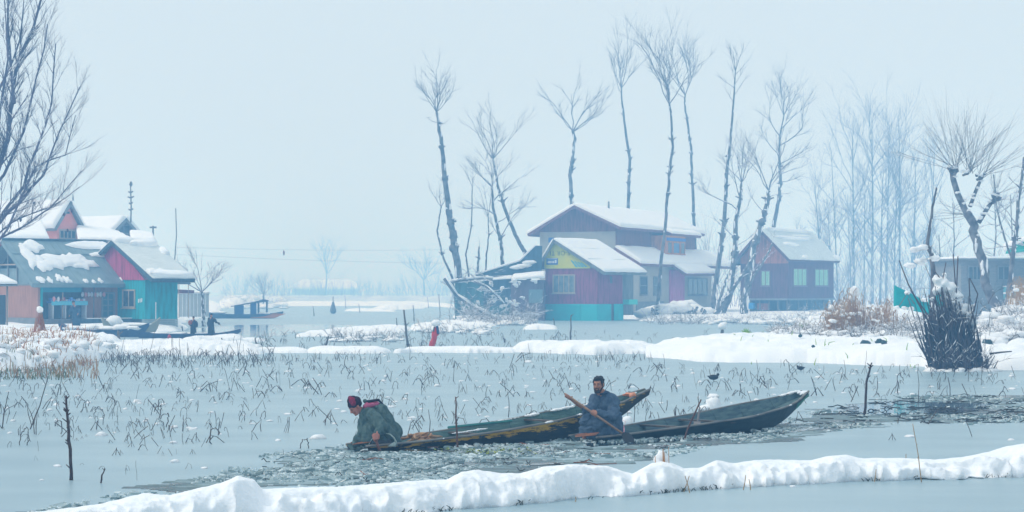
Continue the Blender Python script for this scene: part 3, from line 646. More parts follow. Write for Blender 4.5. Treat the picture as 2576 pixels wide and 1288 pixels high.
boat_snow(b1, b1g, b1s, [(.42, .60, .95, .022), (.62, .66, .9, .05), (.70, .78, .9, .045), (.80, .88, .7, .06), (.55, .58, -1, .03), (.30, .42, -.1, .03), (.22, .24, -1, .02), (.67, .69, -1, .03), (.93, .96, 0, .03)], 4)
mb = MB()
for t0, t1 in [(.86, .99)]:
    P = []
    for i in range(8):
        t = t0 + (t1 - t0) * i / 7; w, zb_, zg_ = b2s(t); P.append((t * 5.85, -w - .030, zg_ - .015, zb_, w))
    for a, b in zip(P[:-1], P[1:]):
        h0 = (a[2] - a[3]) * .55; h1 = (b[2] - b[3]) * .55
        mb.add([(a[0], a[1], a[2]), (b[0], b[1], b[2]), (b[0], b[1] + b[4] * .14, b[2] - h1), (a[0], a[1] + a[4] * .14, a[2] - h0)], [(3, 2, 1, 0)])
mb.build('paint_patch', mat('bow_green', (.02, .26, .17), .5, (.03, .18, .14), 8), b2)['label'] = 'bright green painted bow cheek'
# teal board along the inner side of the yellow-flecked boat, orange cloth at its bow
mb = MB(); mb.tube([(.34 * 5.69, .36, .22), (.56 * 5.69, .38, .27)], [.02, .02], 4); mb.build('long_board', mat('teal_board', (.03, .17, .16), .6, (.05, .24, .22), 6), b1)
b1m = Matrix.Translation(b1loc) @ Matrix.Rotation(b1rz, 4, 'Z'); b2m = Matrix.Translation(b2loc) @ Matrix.Rotation(b2rz, 4, 'Z')
p = b1m @ Vector(b1g(.925, -.03, .03)); mb = MB()
ORC = mat('orange_cloth', (0.62, 0.18, 0.07), 0.8, (0.7, 0.32, 0.20), 6, .4, 12)
mb.blob((0, 0, 0), (.10, .09, .03), 3, 12, 8, .45); mb.blob((.05, -.08, -.01), (.06, .04, .05), 7, 10, 7, .3)
tag(mb.build('folded_cloth', ORC, None, True, origin=(0, 0, 0)), 'orange cloth lying across the bow behind the man in blue', 'cloth').location = p
# bundle of lotus roots and peel behind the man in the cap
p = b1m @ Vector((.185 * 5.69, -.05, .11)); root = thing('root_bundle', 'pile of pale brown lotus roots behind the man in the knitted cap', 'roots', p, b1rz); r = random.Random(2)
RT = mat('lotus_root', (.50, .30, .15), .7, (.30, .16, .09), 9)
for i in range(22):
    a = r.gauss(0, .4); q = Vector((r.uniform(-.22, .25), r.uniform(-.22, .12), r.uniform(0, .07))); l = r.uniform(.06, .12); d = Vector((math.cos(a), math.sin(a), r.uniform(-.2, .5))); mb = MB()
    mb.tube([q - d * l, q - d * l * .3, q + d * l * .5, q + d * l], [.011, .021, .019, .008], 6); mb.build('lotus_root', RT, root, True)
p = b2m @ Vector((.03, .02, .10)); root = thing('stick_bundle', 'orange-brown sticks lying on the stern in front of the man in blue', 'sticks', p, b2rz)
for i in range(9):
    q = Vector((r.uniform(-.12, .2), r.uniform(-.2, .1), r.uniform(0, .03))); a = r.gauss(-.7, .35); l = r.uniform(.08, .16); d = Vector((math.cos(a), math.sin(a), .1)); mb = MB()
    mb.tube([q - d * l, q, q + d * l], [.008, .011, .007], 5); mb.build('stick', mat('stick_orange', (.42, .17, .09), .8, (.25, .12, .08), 8), root)
p = b1m @ Vector((.03, .02, .09)); root = thing('stick_bundle', 'orange-brown sticks on the stern under the man in the knitted cap', 'sticks', p, b1rz)
for i in range(7):
    q = Vector((r.uniform(-.02, .12), r.uniform(-.2, .1), r.uniform(0, .03))); a = r.gauss(-.7, .45); l = r.uniform(.07, .15); d = Vector((math.cos(a), math.sin(a), .1)); mb = MB()
    mb.tube([q - d * l, q, q + d * l], [.008, .011, .007], 5); mb.build('stick', mat('stick_orange', (.42, .17, .09), .8), root)
# pink jar behind the man in blue, tea-pot snow dome
p = b2m @ Vector((.165 * 5.85, .06, .06)); root = thing('water_jar', 'pink and white plastic jar standing behind the man in blue', 'jar', p)
mb = MB(); prof = [(.055, 0), (.062, .02), (.062, .10), (.050, .125), (.035, .14)]
for (r0, z0), (r1, z1) in zip(prof[:-1], prof[1:]): mb.tube([(0, 0, z0), (0, 0, z1)], [r0, r1], 14)
mb.build('body', mat('pink_plastic', (.85, .25, .42), .35, (.9, .55, .62), 14), root, True)
mb = MB(); mb.tube([(0, 0, .14), (0, 0, .155), (0, 0, .175)], [.04, .042, .02], 12); mb.build('lid', mat('pink_lid', (.9, .45, .55), .4), root, True)
mb = MB(); mb.tube([(-.05, 0, .11), (-.08, 0, .19), (0, 0, .235), (.08, 0, .19), (.05, 0, .11)], [.004] * 5, 5); mb.build('handle', mat('pink_lid', (.9, .45, .55), .4), root, True)
p = gr(1578, 1066); mb = MB(); mb.blob((0, 0, .0), (.11, .10, .13), 5, 12, 8, .15, low=-.1)
tag(mb.build('snow_mound', SNOW, None, True), 'round white dome of snow just behind the man in blue', 'snow mound').location = p
p = gr(1793, 1030); mb = MB(); mb.blob((0, 0, .0), (.16, .14, .22), 5, 12, 8, .3, low=-.1); mb.blob((-.14, 0, 0), (.13, .1, .09), 8, 10, 7, .2, low=-.1)
tag(mb.build('snow_mound', SNOW, None, True), 'tall snow-covered mound of stalks behind the green boat', 'snow mound').location = p
# loose oar in the green boat
a, b = b2m @ Vector((.40 * 5.85, -.35, .08)), b2m @ Vector((.56 * 5.85, .30, .36)); mb = MB(); mb.tube([a, a.lerp(b, .5), b], [.018, .02, .016], 7)
root = thing('oar', 'grey wooden oar leaning across inside the green boat', 'oar', a); mb.build('shaft', WOODG, root, True, world=True)
mb = MB(); d = (b - a).normalized(); n = Vector((0, 0, 1)).cross(d).normalized(); c = a - d * .0
mb.prism([c - n * .05 + Vector((0, 0, .03)), c + d * .3 - n * .055 + Vector((0, 0, .03)), c + d * .3 + n * .055 + Vector((0, 0, .03)), c + n * .05 + Vector((0, 0, .03))], (0, 0, .012)); mb.build('blade', WOODG, root, world=True)

# ------------------------------------------------------------------ people
def capsule(mb, a, b, ra, rb=None, n=14):
    a = Vector(a); b = Vector(b); rb = ra if rb is None else rb; d = b - a
    if d.length < 1e-5: d = Vector((0, 0, 1)); L = 0
    else: L = d.length; d.normalize()
    P, Rr = [], []
    for k in range(5): w = math.pi / 2 * (1 - k / 4); P.append(a - d * ra * math.sin(w)); Rr.append(max(ra * math.cos(w), .0004))
    for k in range(5): w = math.pi / 2 * k / 4; P.append(b + d * rb * math.sin(w)); Rr.append(max(rb * math.cos(w), .0004))
    # fixed frame tube (no twist)
    up = Vector((0.31, 0.83, 0.46)); x = d.cross(up)
    if x.length < .05: x = d.cross(Vector((1, 0, 0)))
    x.normalize(); y = d.cross(x); vs = [p + (x * math.cos(2 * math.pi * k / n) + y * math.sin(2 * math.pi * k / n)) * q for p, q in zip(P, Rr) for k in range(n)]
    m = len(P); fs = [(i * n + k, i * n + (k + 1) % n, (i + 1) * n + (k + 1) % n, (i + 1) * n + k) for i in range(m - 1) for k in range(n)] + [tuple(range(n))[::-1], tuple(range((m - 1) * n, m * n))]
    mb.add(vs, fs)
def ell(mb, c, r, n=16, M=None):
    c = Vector(c); vs = []; rings = 10
    for j in range(rings + 1):
        ph = math.pi * j / rings; s = max(math.sin(ph), .01)
        for k in range(n):
            w = 2 * math.pi * k / n; q = Vector((s * math.cos(w) * r[0], s * math.sin(w) * r[1], math.cos(ph) * r[2]))
            if M is not None: q = M @ q
            vs.append(c + q)
    fs = [(j * n + k, (j + 1) * n + k, (j + 1) * n + (k + 1) % n, j * n + (k + 1) % n) for j in range(rings) for k in range(n)] + [tuple(range(n)), tuple(range(rings * n, rings * n + n))[::-1]]
    mb.add(vs, fs)
def melt(mb, name, m, parent, voxel, smooth=4, fold=None):
    """fuse overlapping volumes into one continuous skin"""
    o = mb.build(name, m, parent, True)
    md = o.modifiers.new('r', 'REMESH'); md.mode = 'VOXEL'; md.voxel_size = voxel; md.use_smooth_shade = True
    if smooth: s = o.modifiers.new('s', 'SMOOTH'); s.iterations = smooth; s.factor = .6
    bpy.context.view_layer.update(); dg = bpy.context.evaluated_depsgraph_get()
    me = bpy.data.meshes.new_from_object(o.evaluated_get(dg)); o.modifiers.clear(); o.data = me
    if not me.materials: me.materials.append(m)
    n = len(me.vertices); co = np.empty(n * 3); me.vertices.foreach_get('co', co); co = co.reshape(-1, 3)
    if fold is not None:
        no = np.empty(n * 3); me.vertices.foreach_get('normal', no); no = no.reshape(-1, 3); co = co + no * fold(co)[:, None]
        me.vertices.foreach_set('co', co.ravel())
    me.polygons.foreach_set('use_smooth', [True] * len(me.polygons)); me.update()
    return o
SKIN = mat('skin', (0.42, 0.20, 0.135), 0.55, (0.36, 0.165, 0.11), 9)
SKINR = mat('skin_cold', (0.52, 0.21, 0.16), 0.5, (0.42, 0.17, 0.13), 9)
HAIR = mat('black_hair', (0.008, 0.010, 0.014), 0.6, (0.02, 0.022, 0.028), 60, .6, 120)
BEARD = mat('stubble', (0.03, 0.025, 0.028), 0.8, (0.055, 0.04, 0.04), 80)
EYEW = mat('eye_white', (.30, .25, .23), .4); EYED = mat('eye_dark', (.01, .008, .008), .2)
def head_parts(body, C, M, beard=False, hair=True):
    """adds a head to the body volume; returns a placing function"""
    T = lambda p: C + M @ Vector(p)
    M3 = M
    def E(c, r): ell(body, T(c), r, 18, M3)
    def K(a, b, r0, r1=None): capsule(body, T(a), T(b), r0, r1, 10)
    E((0, .012, .035), (.072, .093, .082)); E((0, -.028, -.028), (.060, .062, .088)); K((-.03, -.052, -.088), (.03, -.052, -.088), .024); K((0, -.07, -.098), (0, -.066, -.09), .019)
    K((0, -.090, .012), (0, -.108, -.028), .0085, .0135); K((-.011, -.098, -.032), (.011, -.098, -.032), .010); K((-.042, -.075, .024), (.042, -.075, .024), .0135)
    for s in (-1, 1): K((s * .040, -.068, -.022), (s * .036, -.060, -.045), .021, .016); E((s * .073, .006, -.008), (.010, .019, .031))
    K((-.019, -.086, -.055), (.019, -.086, -.055), .0075); K((-.016, -.085, -.067), (.016, -.085, -.067), .0078)
    K((0, .02, -.07), (0, .05, -.16), .052, .058)
    return T
def face_bits(root, T, M):
    for s in (-1, 1):
        mb = MB(); ell(mb, T((s * .029, -.082, .004)), (.0105, .0085, .0050), 10, M); e = mb.build('eye', EYEW, root, True)
        mb = MB(); ell(mb, T((s * .029, -.0895, .004)), (.0065, .004, .0055), 8, M); mb.build('pupil', EYED, e, True)
        mb = MB(); capsule(mb, T((s * .014, -.091, .026)), T((s * .046, -.083, .026)), .0045, .0035, 6); mb.build('eyebrow', HAIR, root, True)
def hand(body, wrist, kn, curl_axis, fing_dir, k=1.0, grip=.016):
    """palm from wrist to knuckle line, four fingers curling round the shaft, thumb from the side"""
    w = Vector(wrist); q = Vector(kn); side = Vector(curl_axis).normalized(); f = Vector(fing_dir).normalized(); pal = (q - w).normalized()
    for s in (-.030, -.010, .010, .030): capsule(body, w + side * s * .6, q + side * s, .016, .0125, 8)
    for s, l in ((-.031, .8), (-.0105, 1.0), (.0105, .95), (.031, .75)):
        a = q + side * s; b = a + (pal * .7 + f * .6).normalized() * .032 * l; c = b + (f * .9 - pal * .35).normalized() * .026 * l; d = c + (-pal).normalized() * .02 * l
        capsule(body, a, b, .0105, .0095, 8); capsule(body, b, c, .0095, .0085, 8); capsule(body, c, d, .0085, .0075, 8)
    a = w + side * .028 + pal * .02; b = a + (pal * .5 + f * .5 + side * .5).normalized() * .035; c = b + (pal * .3 + f * .8 - side * .2).normalized() * .028
    capsule(body, a, b, .014, .011, 8); capsule(body, b, c, .011, .009, 8)
def fist(body, c, axis, wrist, s0=1.0, a0=0.0):
    """four fingers wrapped one beside the other round a shaft, thumb over the other way, palm behind"""
    c = Vector(c); ax = Vector(axis).normalized(); u = (Vector(wrist) - c); u = (u - ax * u.dot(ax)).normalized(); v = ax.cross(u)
    if v.y > 0: v = -v
    q = lambda w, r, t: c + ax * t + (u * math.cos(w) + v * math.sin(w)) * r
    for k_, (t, l) in enumerate(((-.036, .85), (-.012, 1.0), (.012, .97), (.036, .8))):
        W_ = [R(10), R(65), R(120), R(120 + 65 * l)]; P_ = [q(w, .031, t) for w in W_]
        for a, b, r0, r1 in zip(P_[:-1], P_[1:], (.0125, .0115, .0105), (.0115, .0105, .009)): capsule(body, a, b, r0 * s0, r1 * s0, 8)
        capsule(body, q(R(-5), .040, t * .8), P_[0], .014, .013, 8)
    capsule(body, q(R(0), .045, -.03), q(R(0), .045, .03), .017, .017, 8); capsule(body, Vector(wrist), q(0, .048, 0), .024, .026, 8)
    P_ = [q(R(-20), .042, .035), q(R(-70), .032, .052), q(R(-125), .030, .050)]
    capsule(body, P_[0], P_[1], .014, .012, 8); capsule(body, P_[1], P_[2], .012, .010, 8)
def wool(name, c, c2): return mat(name, c, 0.95, c2, 14, 0.5, 160, spec=.1)
def rot_face(yaw, pitch=0, roll=0): return Matrix.Rotation(yaw, 3, 'Z') @ Matrix.Rotation(roll, 3, 'Y') @ Matrix.Rotation(pitch, 3, 'X')
def vfold(amp, fx, fz, seed, lo=-9, tilt=0.0):
    def f(co):
        a = np.arctan2(co[:, 1], co[:, 0]); n = fbm(co[:, 0] * fx + co[:, 2] * tilt + 5, co[:, 2] * fz + co[:, 1] * fx * .8 + 7, 3, seed)
        return amp * (1 - np.abs(n * 2 - 1) * 2.6) * np.clip((co[:, 2] - lo) * 8, .3, 1)
    return f
# --- the man in blue, squatting on the stern and paddling
o = Vector(((1508 - CX) / F * 31.0, 31.0, 0.07)); k = F / 31.0
P2 = lambda x, y, d=0: Vector(((x - 1508) / k, d, (1097 - y) / k))
man = thing('person', 'dark-haired bearded man in a loose blue robe squatting and paddling the green boat', 'person', o)
body = MB(); M = rot_face(R(-24), R(4), R(-2)); C = P2(1505.5, 967.5, -.03)
T = head_parts(body, C, M)
capsule(body, P2(1514, 985, .02), P2(1519, 1004, .05), .052, .065); capsule(body, P2(1518, 1014, .08), P2(1526, 1066, .12), .09, .11)
capsule(body, P2(1500, 1012, .06), P2(1538, 1014, .08), .05, .05)
LW = P2(1444, 1010, -.19); LH = P2(1431, 999, -.205); RW = P2(1500, 1034, -.27); RH = P2(1490, 1033, -.285)
capsule(body, P2(1500, 1014, .05), P2(1477, 1034, -.09), .04, .036); capsule(body, P2(1474, 1030, -.1), LW, .036, .025)
capsule(body, P2(1545, 1008, .07), P2(1540, 1045, -.12), .05, .042); capsule(body, P2(1540, 1045, -.12), RW, .036, .026)
capsule(body, P2(1520, 1080, .1), P2(1478, 1052, -.12), .09, .06); capsule(body, P2(1478, 1052, -.12), P2(1482, 1094, -.02), .05, .04); capsule(body, P2(1482, 1097, -.02), P2(1468, 1098, -.16), .035, .03)
capsule(body, P2(1530, 1080, .1), P2(1512, 1056, -.18), .09, .06); capsule(body, P2(1512, 1056, -.18), P2(1518, 1094, -.05), .05, .04); capsule(body, P2(1518, 1097, -.05), P2(1510, 1098, -.19), .035, .03)
pa, pb = P2(1423, 991, -.215), P2(1562, 1086, -.36); pd = (pb - pa).normalized()
LW = pa.lerp(pb, .045) + Vector((.055, .03, -.055)); capsule(body, P2(1474, 1030, -.1), LW, .038, .026); fist(body, pa.lerp(pb, .04), pd, LW, 1.12)
rc_ = pa.lerp(pb, .49); capsule(body, RW, rc_ + Vector((.075, .03, .0)), .027, .025); fist(body, rc_, pd, rc_ + Vector((.075, .03, .0)), 1.1)
melt(body, 'body', SKIN, man, .0075, 3)
face_bits(man, T, M)
hr = MB()
ell(hr, T((0, .026, .052)), (.080, .094, .078), 18, M); ell(hr, T((0, -.035, .088)), (.062, .055, .034), 14, M); ell(hr, T((0, .06, .0)), (.072, .062, .075), 14, M)
for s in (-1, 1): ell(hr, T((s * .066, -.018, .045)), (.016, .034, .036), 10, M); capsule(hr, T((s * .071, -.022, .02)), T((s * .069, -.028, -.02)), .009, .006, 8)
hrp = random.Random(4)
for i in range(26):
    a = hrp.uniform(-2.6, 2.6); e = hrp.uniform(.1, 1.3); q = Vector((math.sin(a) * math.cos(e) * .074, .02 - math.cos(a) * math.cos(e) * .088, .055 + math.sin(e) * .072)); ell(hr, T(q), (.018, .018, .014), 8, M)
melt(hr, 'hair', HAIR, man, .006, 2)
bd = MB(); capsule(bd, T((-.058, -.028, -.055)), T((-.03, -.066, -.100)), .016, .020); capsule(bd, T((.058, -.028, -.055)), T((.03, -.066, -.100)), .016, .020); capsule(bd, T((-.03, -.068, -.100)), T((.03, -.068, -.100)), .022); capsule(bd, T((0, -.078, -.088)), T((0, -.078, -.112)), .020, .016)
capsule(bd, T((-.026, -.091, -.050)), T((0, -.099, -.046)), .0055, .006, 8); capsule(bd, T((.026, -.091, -.050)), T((0, -.099, -.046)), .0055, .006, 8)
capsule(bd, T((-.030, -.088, -.052)), T((-.026, -.082, -.085)), .007, .009, 8); capsule(bd, T((.030, -.088, -.052)), T((.026, -.082, -.085)), .007, .009, 8)
melt(bd, 'beard', BEARD, man, .006, 1)
cl = MB(); c_ = lambda a, b, r0, r1=None: capsule(cl, a, b, r0, r1, 18)
c_(P2(1500, 1008, .03), P2(1534, 1012, .08), .105, .125); c_(P2(1520, 1012, .06), P2(1530, 1070, .12), .145, .175); c_(P2(1522, 992, .03), P2(1528, 1002, .06), .07, .08)
c_(P2(1541, 1014, .06), P2(1545, 1062, .04), .085, .10); c_(P2(1545, 1050, .06), P2(1544, 1088, .06), .08, .09)
c_(P2(1497, 1013, .02), P2(1478, 1034, -.09), .07, .062); c_(P2(1478, 1034, -.09), P2(1469, 1030, -.15), .058, .042)
c_(P2(1543, 1012, .05), P2(1538, 1046, -.14), .088, .088); c_(P2(1538, 1046, -.14), P2(1505, 1036, -.26), .085, .042); c_(P2(1536, 1056, -.12), P2(1516, 1050, -.20), .07, .05)
c_(P2(1476, 1050, -.12), P2(1474, 1080, -.07), .085, .088); c_(P2(1482, 1042, -.08), P2(1508, 1058, -.10), .09, .12)
c_(P2(1508, 1062, -.16), P2(1503, 1083, -.14), .115, .10); c_(P2(1526, 1070, -.1), P2(1538, 1086, -.08), .11, .085); c_(P2(1478, 1088, -.06), P2(1540, 1090, -.06), .055, .055)
c_(P2(1515, 1075, .05), P2(1530, 1088, .08), .15, .10); c_(P2(1490, 1062, -.13), P2(1486, 1084, -.12), .10, .10); c_(P2(1520, 1056, -.12), P2(1524, 1084, -.12), .11, .10); c_(P2(1500, 1090, -.13), P2(1535, 1092, -.12), .07, .06); c_(P2(1547, 1040, .05), P2(1550, 1086, .02), .095, .095); c_(P2(1470, 1052, -.10), P2(1470, 1088, -.08), .07, .075); c_(P2(1480, 1094, -.14), P2(1530, 1100, -.14), .055, .055)
def f2(co):
    x, y, z = co.T; up = np.clip((z - .42) * 6, 0, 1); lo = 1 - up
    n1 = fbm(x * 11 + 3, z * 2.2 + y * 7, 3, 5); n2 = fbm((x + z * .9) * 4.5 + 2, (z - x * .5) * 9, 3, 9)
    return .022 * (1 - np.abs(n1 * 2 - 1) * 2.6) * up + .024 * (1 - np.abs(n2 * 2 - 1) * 2.6) * lo
ROBE = wool('blue_wool', (0.062, 0.105, 0.17), (0.105, 0.16, 0.235))
melt(cl, 'robe', ROBE, man, .010, 5, f2)
co_ = MB()
for i in range(9):
    a = 2 * math.pi * i / 8; b = 2 * math.pi * (i + 1) / 8; cc = P2(1518, 990, .005)
    q = lambda w: cc + Vector((math.cos(w) * .062, math.sin(w) * .058, .012 * math.cos(w)))
    capsule(co_, q(a), q(b), .017, .017, 8)
capsule(co_, P2(1507, 995, -.065), P2(1511, 1012, -.095), .011, .009, 8)
melt(co_, 'collar', wool('navy_wool', (.035, .065, .12), (.05, .09, .16)), man, .007, 2)
pad = thing('paddle', 'long pale wooden paddle with a dark heart blade held by the man in blue', 'paddle', o)
mb = MB(); mb.tube([pa - pd * .03, pa, pa.lerp(pb, .5), pb], [.014, .019, .019, .017], 9); mb.build('shaft', mat('paddle_wood', (.40, .24, .15), .6, (.28, .17, .12), 8, stretch=(1, 1, 4)), pad, True)
mb = MB(); nn = pd.cross(Vector((0, -1, .25))).normalized(); tip = P2(1590, 1110, -.42); dd = (tip - pb); th = pd.cross(nn).normalized() * .012
prf = [(0, .018), (.12, .038), (.35, .062), (.6, .066), (.85, .045), (1, .008)]
vs = [pb + dd * t + nn * w * 1.15 for t, w in prf] + [pb + dd * t - nn * w * 1.15 for t, w in prf[::-1]]
mb.prism(vs, th); mb.build('blade', mat('paddle_blade', (.018, .022, .03), .4, (.03, .035, .045), 6), pad)
# --- the man in the knitted cap, bent over the side
o1 = Vector(((945 - CX) / F * 29.35, 29.35, 0.06)); k1 = F / 29.35
P1 = lambda x, y, d=0: Vector(((x - 945) / k1, d, (1111 - y) / k1))
m1 = thing('person', 'man in a dark red knitted cap and grey-green hooded cloak bent over the boat side', 'person', o1)
body = MB(); C = P1(895, 1014, -.02)
M1 = Matrix.Rotation(R(-62), 3, 'Z') @ Matrix.Rotation(R(38), 3, 'X')
T1 = head_parts(body, C, M1)
nk = T1((0, .045, -.14)); capsule(body, nk, P1(932, 1030, .02), .052, .055); capsule(body, P1(936, 1036, .03), P1(980, 1085, .06), .07, .10)
HW = P1(954, 1082, -.26); HK = P1(949, 1090, -.285); s1, s2 = P1(945, 1081, -.30), P1(968, 1144, -.36); sd_ = (s2 - s1).normalized()
capsule(body, P1(938, 1030, -.1), P1(964, 1066, -.2), .05, .042); capsule(body, P1(964, 1066, -.2), HW, .038, .027); HW = s1 + sd_ * .04 + Vector((.04, .03, .07)); capsule(body, P1(964, 1066, -.2), HW, .038, .027); fist(body, s1 + sd_ * .04, sd_, HW, 1.1)
capsule(body, P1(935, 1030, .12), P1(910, 1075, .1), .05, .04); capsule(body, P1(910, 1075, .1), P1(893, 1100, .02), .036, .028)
capsule(body, P1(985, 1095, .05), P1(940, 1092, -.07), .07, .05); capsule(body, P1(940, 1092, -.07), P1(955, 1107, -.07), .045, .04); capsule(body, P1(985, 1095, .1), P1(930, 1090, .08), .09, .06); capsule(body, P1(930, 1090, .08), P1(960, 1107, .12), .055, .04)
melt(body, 'body', SKINR, m1, .0075, 3); face_bits(m1, T1, M1)
ct = MB(); ell(ct, T1((0, .018, .055)), (.090, .108, .078), 18, M1); ell(ct, T1((0, .012, .108)), (.068, .075, .055), 14, M1); ell(ct, T1((0, .01, .148)), (.030, .034, .030), 12, M1); ell(ct, T1((0, .055, .01)), (.075, .055, .055), 12, M1)
melt(ct, 'knitted_cap', mat('cap_dark', (.022, .006, .022), .95, (.035, .010, .026), 8, .8, 90), m1, .006, 3, lambda co: .0022 * np.sin(np.arctan2(co[:, 1] - C.y, co[:, 0] - C.x) * 26))
mb = MB(); ell(mb, T1((.040, .0, .110)), (.040, .055, .048), 14, M1); ell(mb, T1((.060, -.012, .070)), (.034, .048, .042), 14, M1); ell(mb, T1((.01, .005, .158)), (.030, .032, .025), 12, M1)
melt(mb, 'cap_panel', mat('cap_red', (.22, .012, .05), .95, (.32, .02, .07), 8, .6, 90), m1, .006, 2)
cl = MB()
c_(P1(926, 1030, .0), P1(955, 1032, .04), .10, .125); c_(P1(950, 1030, .04), P1(985, 1080, .08), .125, .14); c_(P1(985, 1078, .08), P1(991, 1098, .06), .13, .10)
c_(P1(922, 1040, .0), P1(914, 1092, .0), .10, .10); c_(P1(935, 1050, .0), P1(940, 1092, .0), .12, .12); c_(P1(905, 1098, -.02), P1(898, 1108, -.04), .065, .05); c_(P1(905, 1095, -.04), P1(930, 1104, -.08), .07, .065)
c_(P1(938, 1034, -.09), P1(962, 1066, -.19), .085, .085); c_(P1(962, 1066, -.19), P1(956, 1078, -.25), .075, .052); c_(P1(968, 1068, -.12), P1(978, 1082, -.08), .08, .08)
c_(P1(975, 1085, .02), P1(996, 1102, .05), .10, .075); c_(P1(932, 1070, -.08), P1(928, 1098, -.10), .10, .085); c_(P1(945, 1085, -.10), P1(965, 1094, -.08), .08, .08)
def f1(co):
    x, y, z = co.T; n1 = fbm((x * .8 + z * .35) * 11, (z - x * .6) * 3 + y * 5, 3, 15); n2 = fbm(x * 7, z * 12, 3, 19)
    return .024 * (1 - np.abs(n1 * 2 - 1) * 2.7) + .012 * (n2 - .5)
CLOAK = wool('green_wool', (0.07, 0.125, 0.13), (0.13, 0.195, 0.185))
melt(cl, 'cloak', CLOAK, m1, .010, 4, f1)
hd = MB(); c0 = P1(938, 1009, .03)
q = lambda w: c0 + Vector((math.cos(w) * .115, math.sin(w) * .095, .018 * math.sin(w * 2) - .05 * math.cos(w)))
for i in range(12):
    w = R(-60) + R(235) * i / 12; w2 = R(-60) + R(235) * (i + 1) / 12; capsule(hd, q(w), q(w2), .032, .032, 10)
capsule(hd, P1(958, 1012, .05), P1(966, 1024, .07), .045, .05)
melt(hd, 'hood', CLOAK, m1, .009, 3)
sc_ = MB()
q = lambda w: c0 + Vector((math.cos(w) * .082 - .008, math.sin(w) * .07, .03 * math.sin(w) * .5 + .006))
for i in range(12): capsule(sc_, q(R(30 * i)), q(R(30 * (i + 1))), .026, .026, 8)
capsule(sc_, P1(920, 1014, -.03), P1(938, 1010, -.05), .04, .035, 10)
melt(sc_, 'scarf', mat('pink_scarf', (.45, .11, .20), .9, (.30, .06, .14), 20, .4, 60), m1, .007, 2)
mb = MB(); capsule(mb, P1(921, 1003, .05), P1(952, 998, .03), .022, .020, 10); capsule(mb, P1(952, 998, .03), P1(962, 1008, .03), .018, .016, 10); melt(mb, 'hood_lining', mat('dark_lining', (.02, .02, .035), .9), m1, .007, 2)
PALE = mat('pale_lining', (.52, .62, .58), .9, (.42, .52, .50), 9)
mb = MB(); mb.tube([P1(972, 1079, -.20), P1(984, 1082, -.19), P1(993, 1091, -.16), P1(998, 1102, -.13), P1(1000, 1112, -.10)], [.004, .009, .012, .013, .008], 6); mb.tube([P1(943, 1089, -.20), P1(934, 1100, -.19), P1(929, 1112, -.18), P1(920, 1117, -.17)], [.004, .006, .006, .005], 6)
mb.prism([P1(999, 1098, -.13), P1(998, 1114, -.13), P1(976, 1113, -.17), P1(986, 1106, -.17)], (0, .02, 0))
mb.build('cloak_lining', PALE, m1, True)
mb = MB(); capsule(mb, P1(978, 1100, -.10), P1(948, 1102, -.17), .055, .05); capsule(mb, P1(948, 1104, -.17), P1(935, 1109, -.16), .04, .035); melt(mb, 'trousers', mat('grey_trousers', (.045, .06, .075), .9, (.07, .085, .10), 9), m1, .01, 3)
pad = thing('paddle', 'short reddish wooden paddle handle held down into the water by the capped man', 'paddle', o1)
mb = MB(); mb.tube([s1 - sd_ * .02, s1.lerp(s2, .3), s1.lerp(s2, .6)], [.015, .019, .022], 8); mb.build('shaft', mat('paddle_red', (.30, .12, .08), .6, (.19, .08, .06), 8), pad, True)
n_ = sd_.cross(Vector((0, -1, 0))).normalized(); a_ = s1.lerp(s2, .6); mb = MB(); mb.prism([a_ - n_ * .022, s2 - n_ * .034, s2 + n_ * .034, a_ + n_ * .022], Vector((0, .016, 0))); mb.build('blade', mat('paddle_red', (.30, .12, .08)), pad)
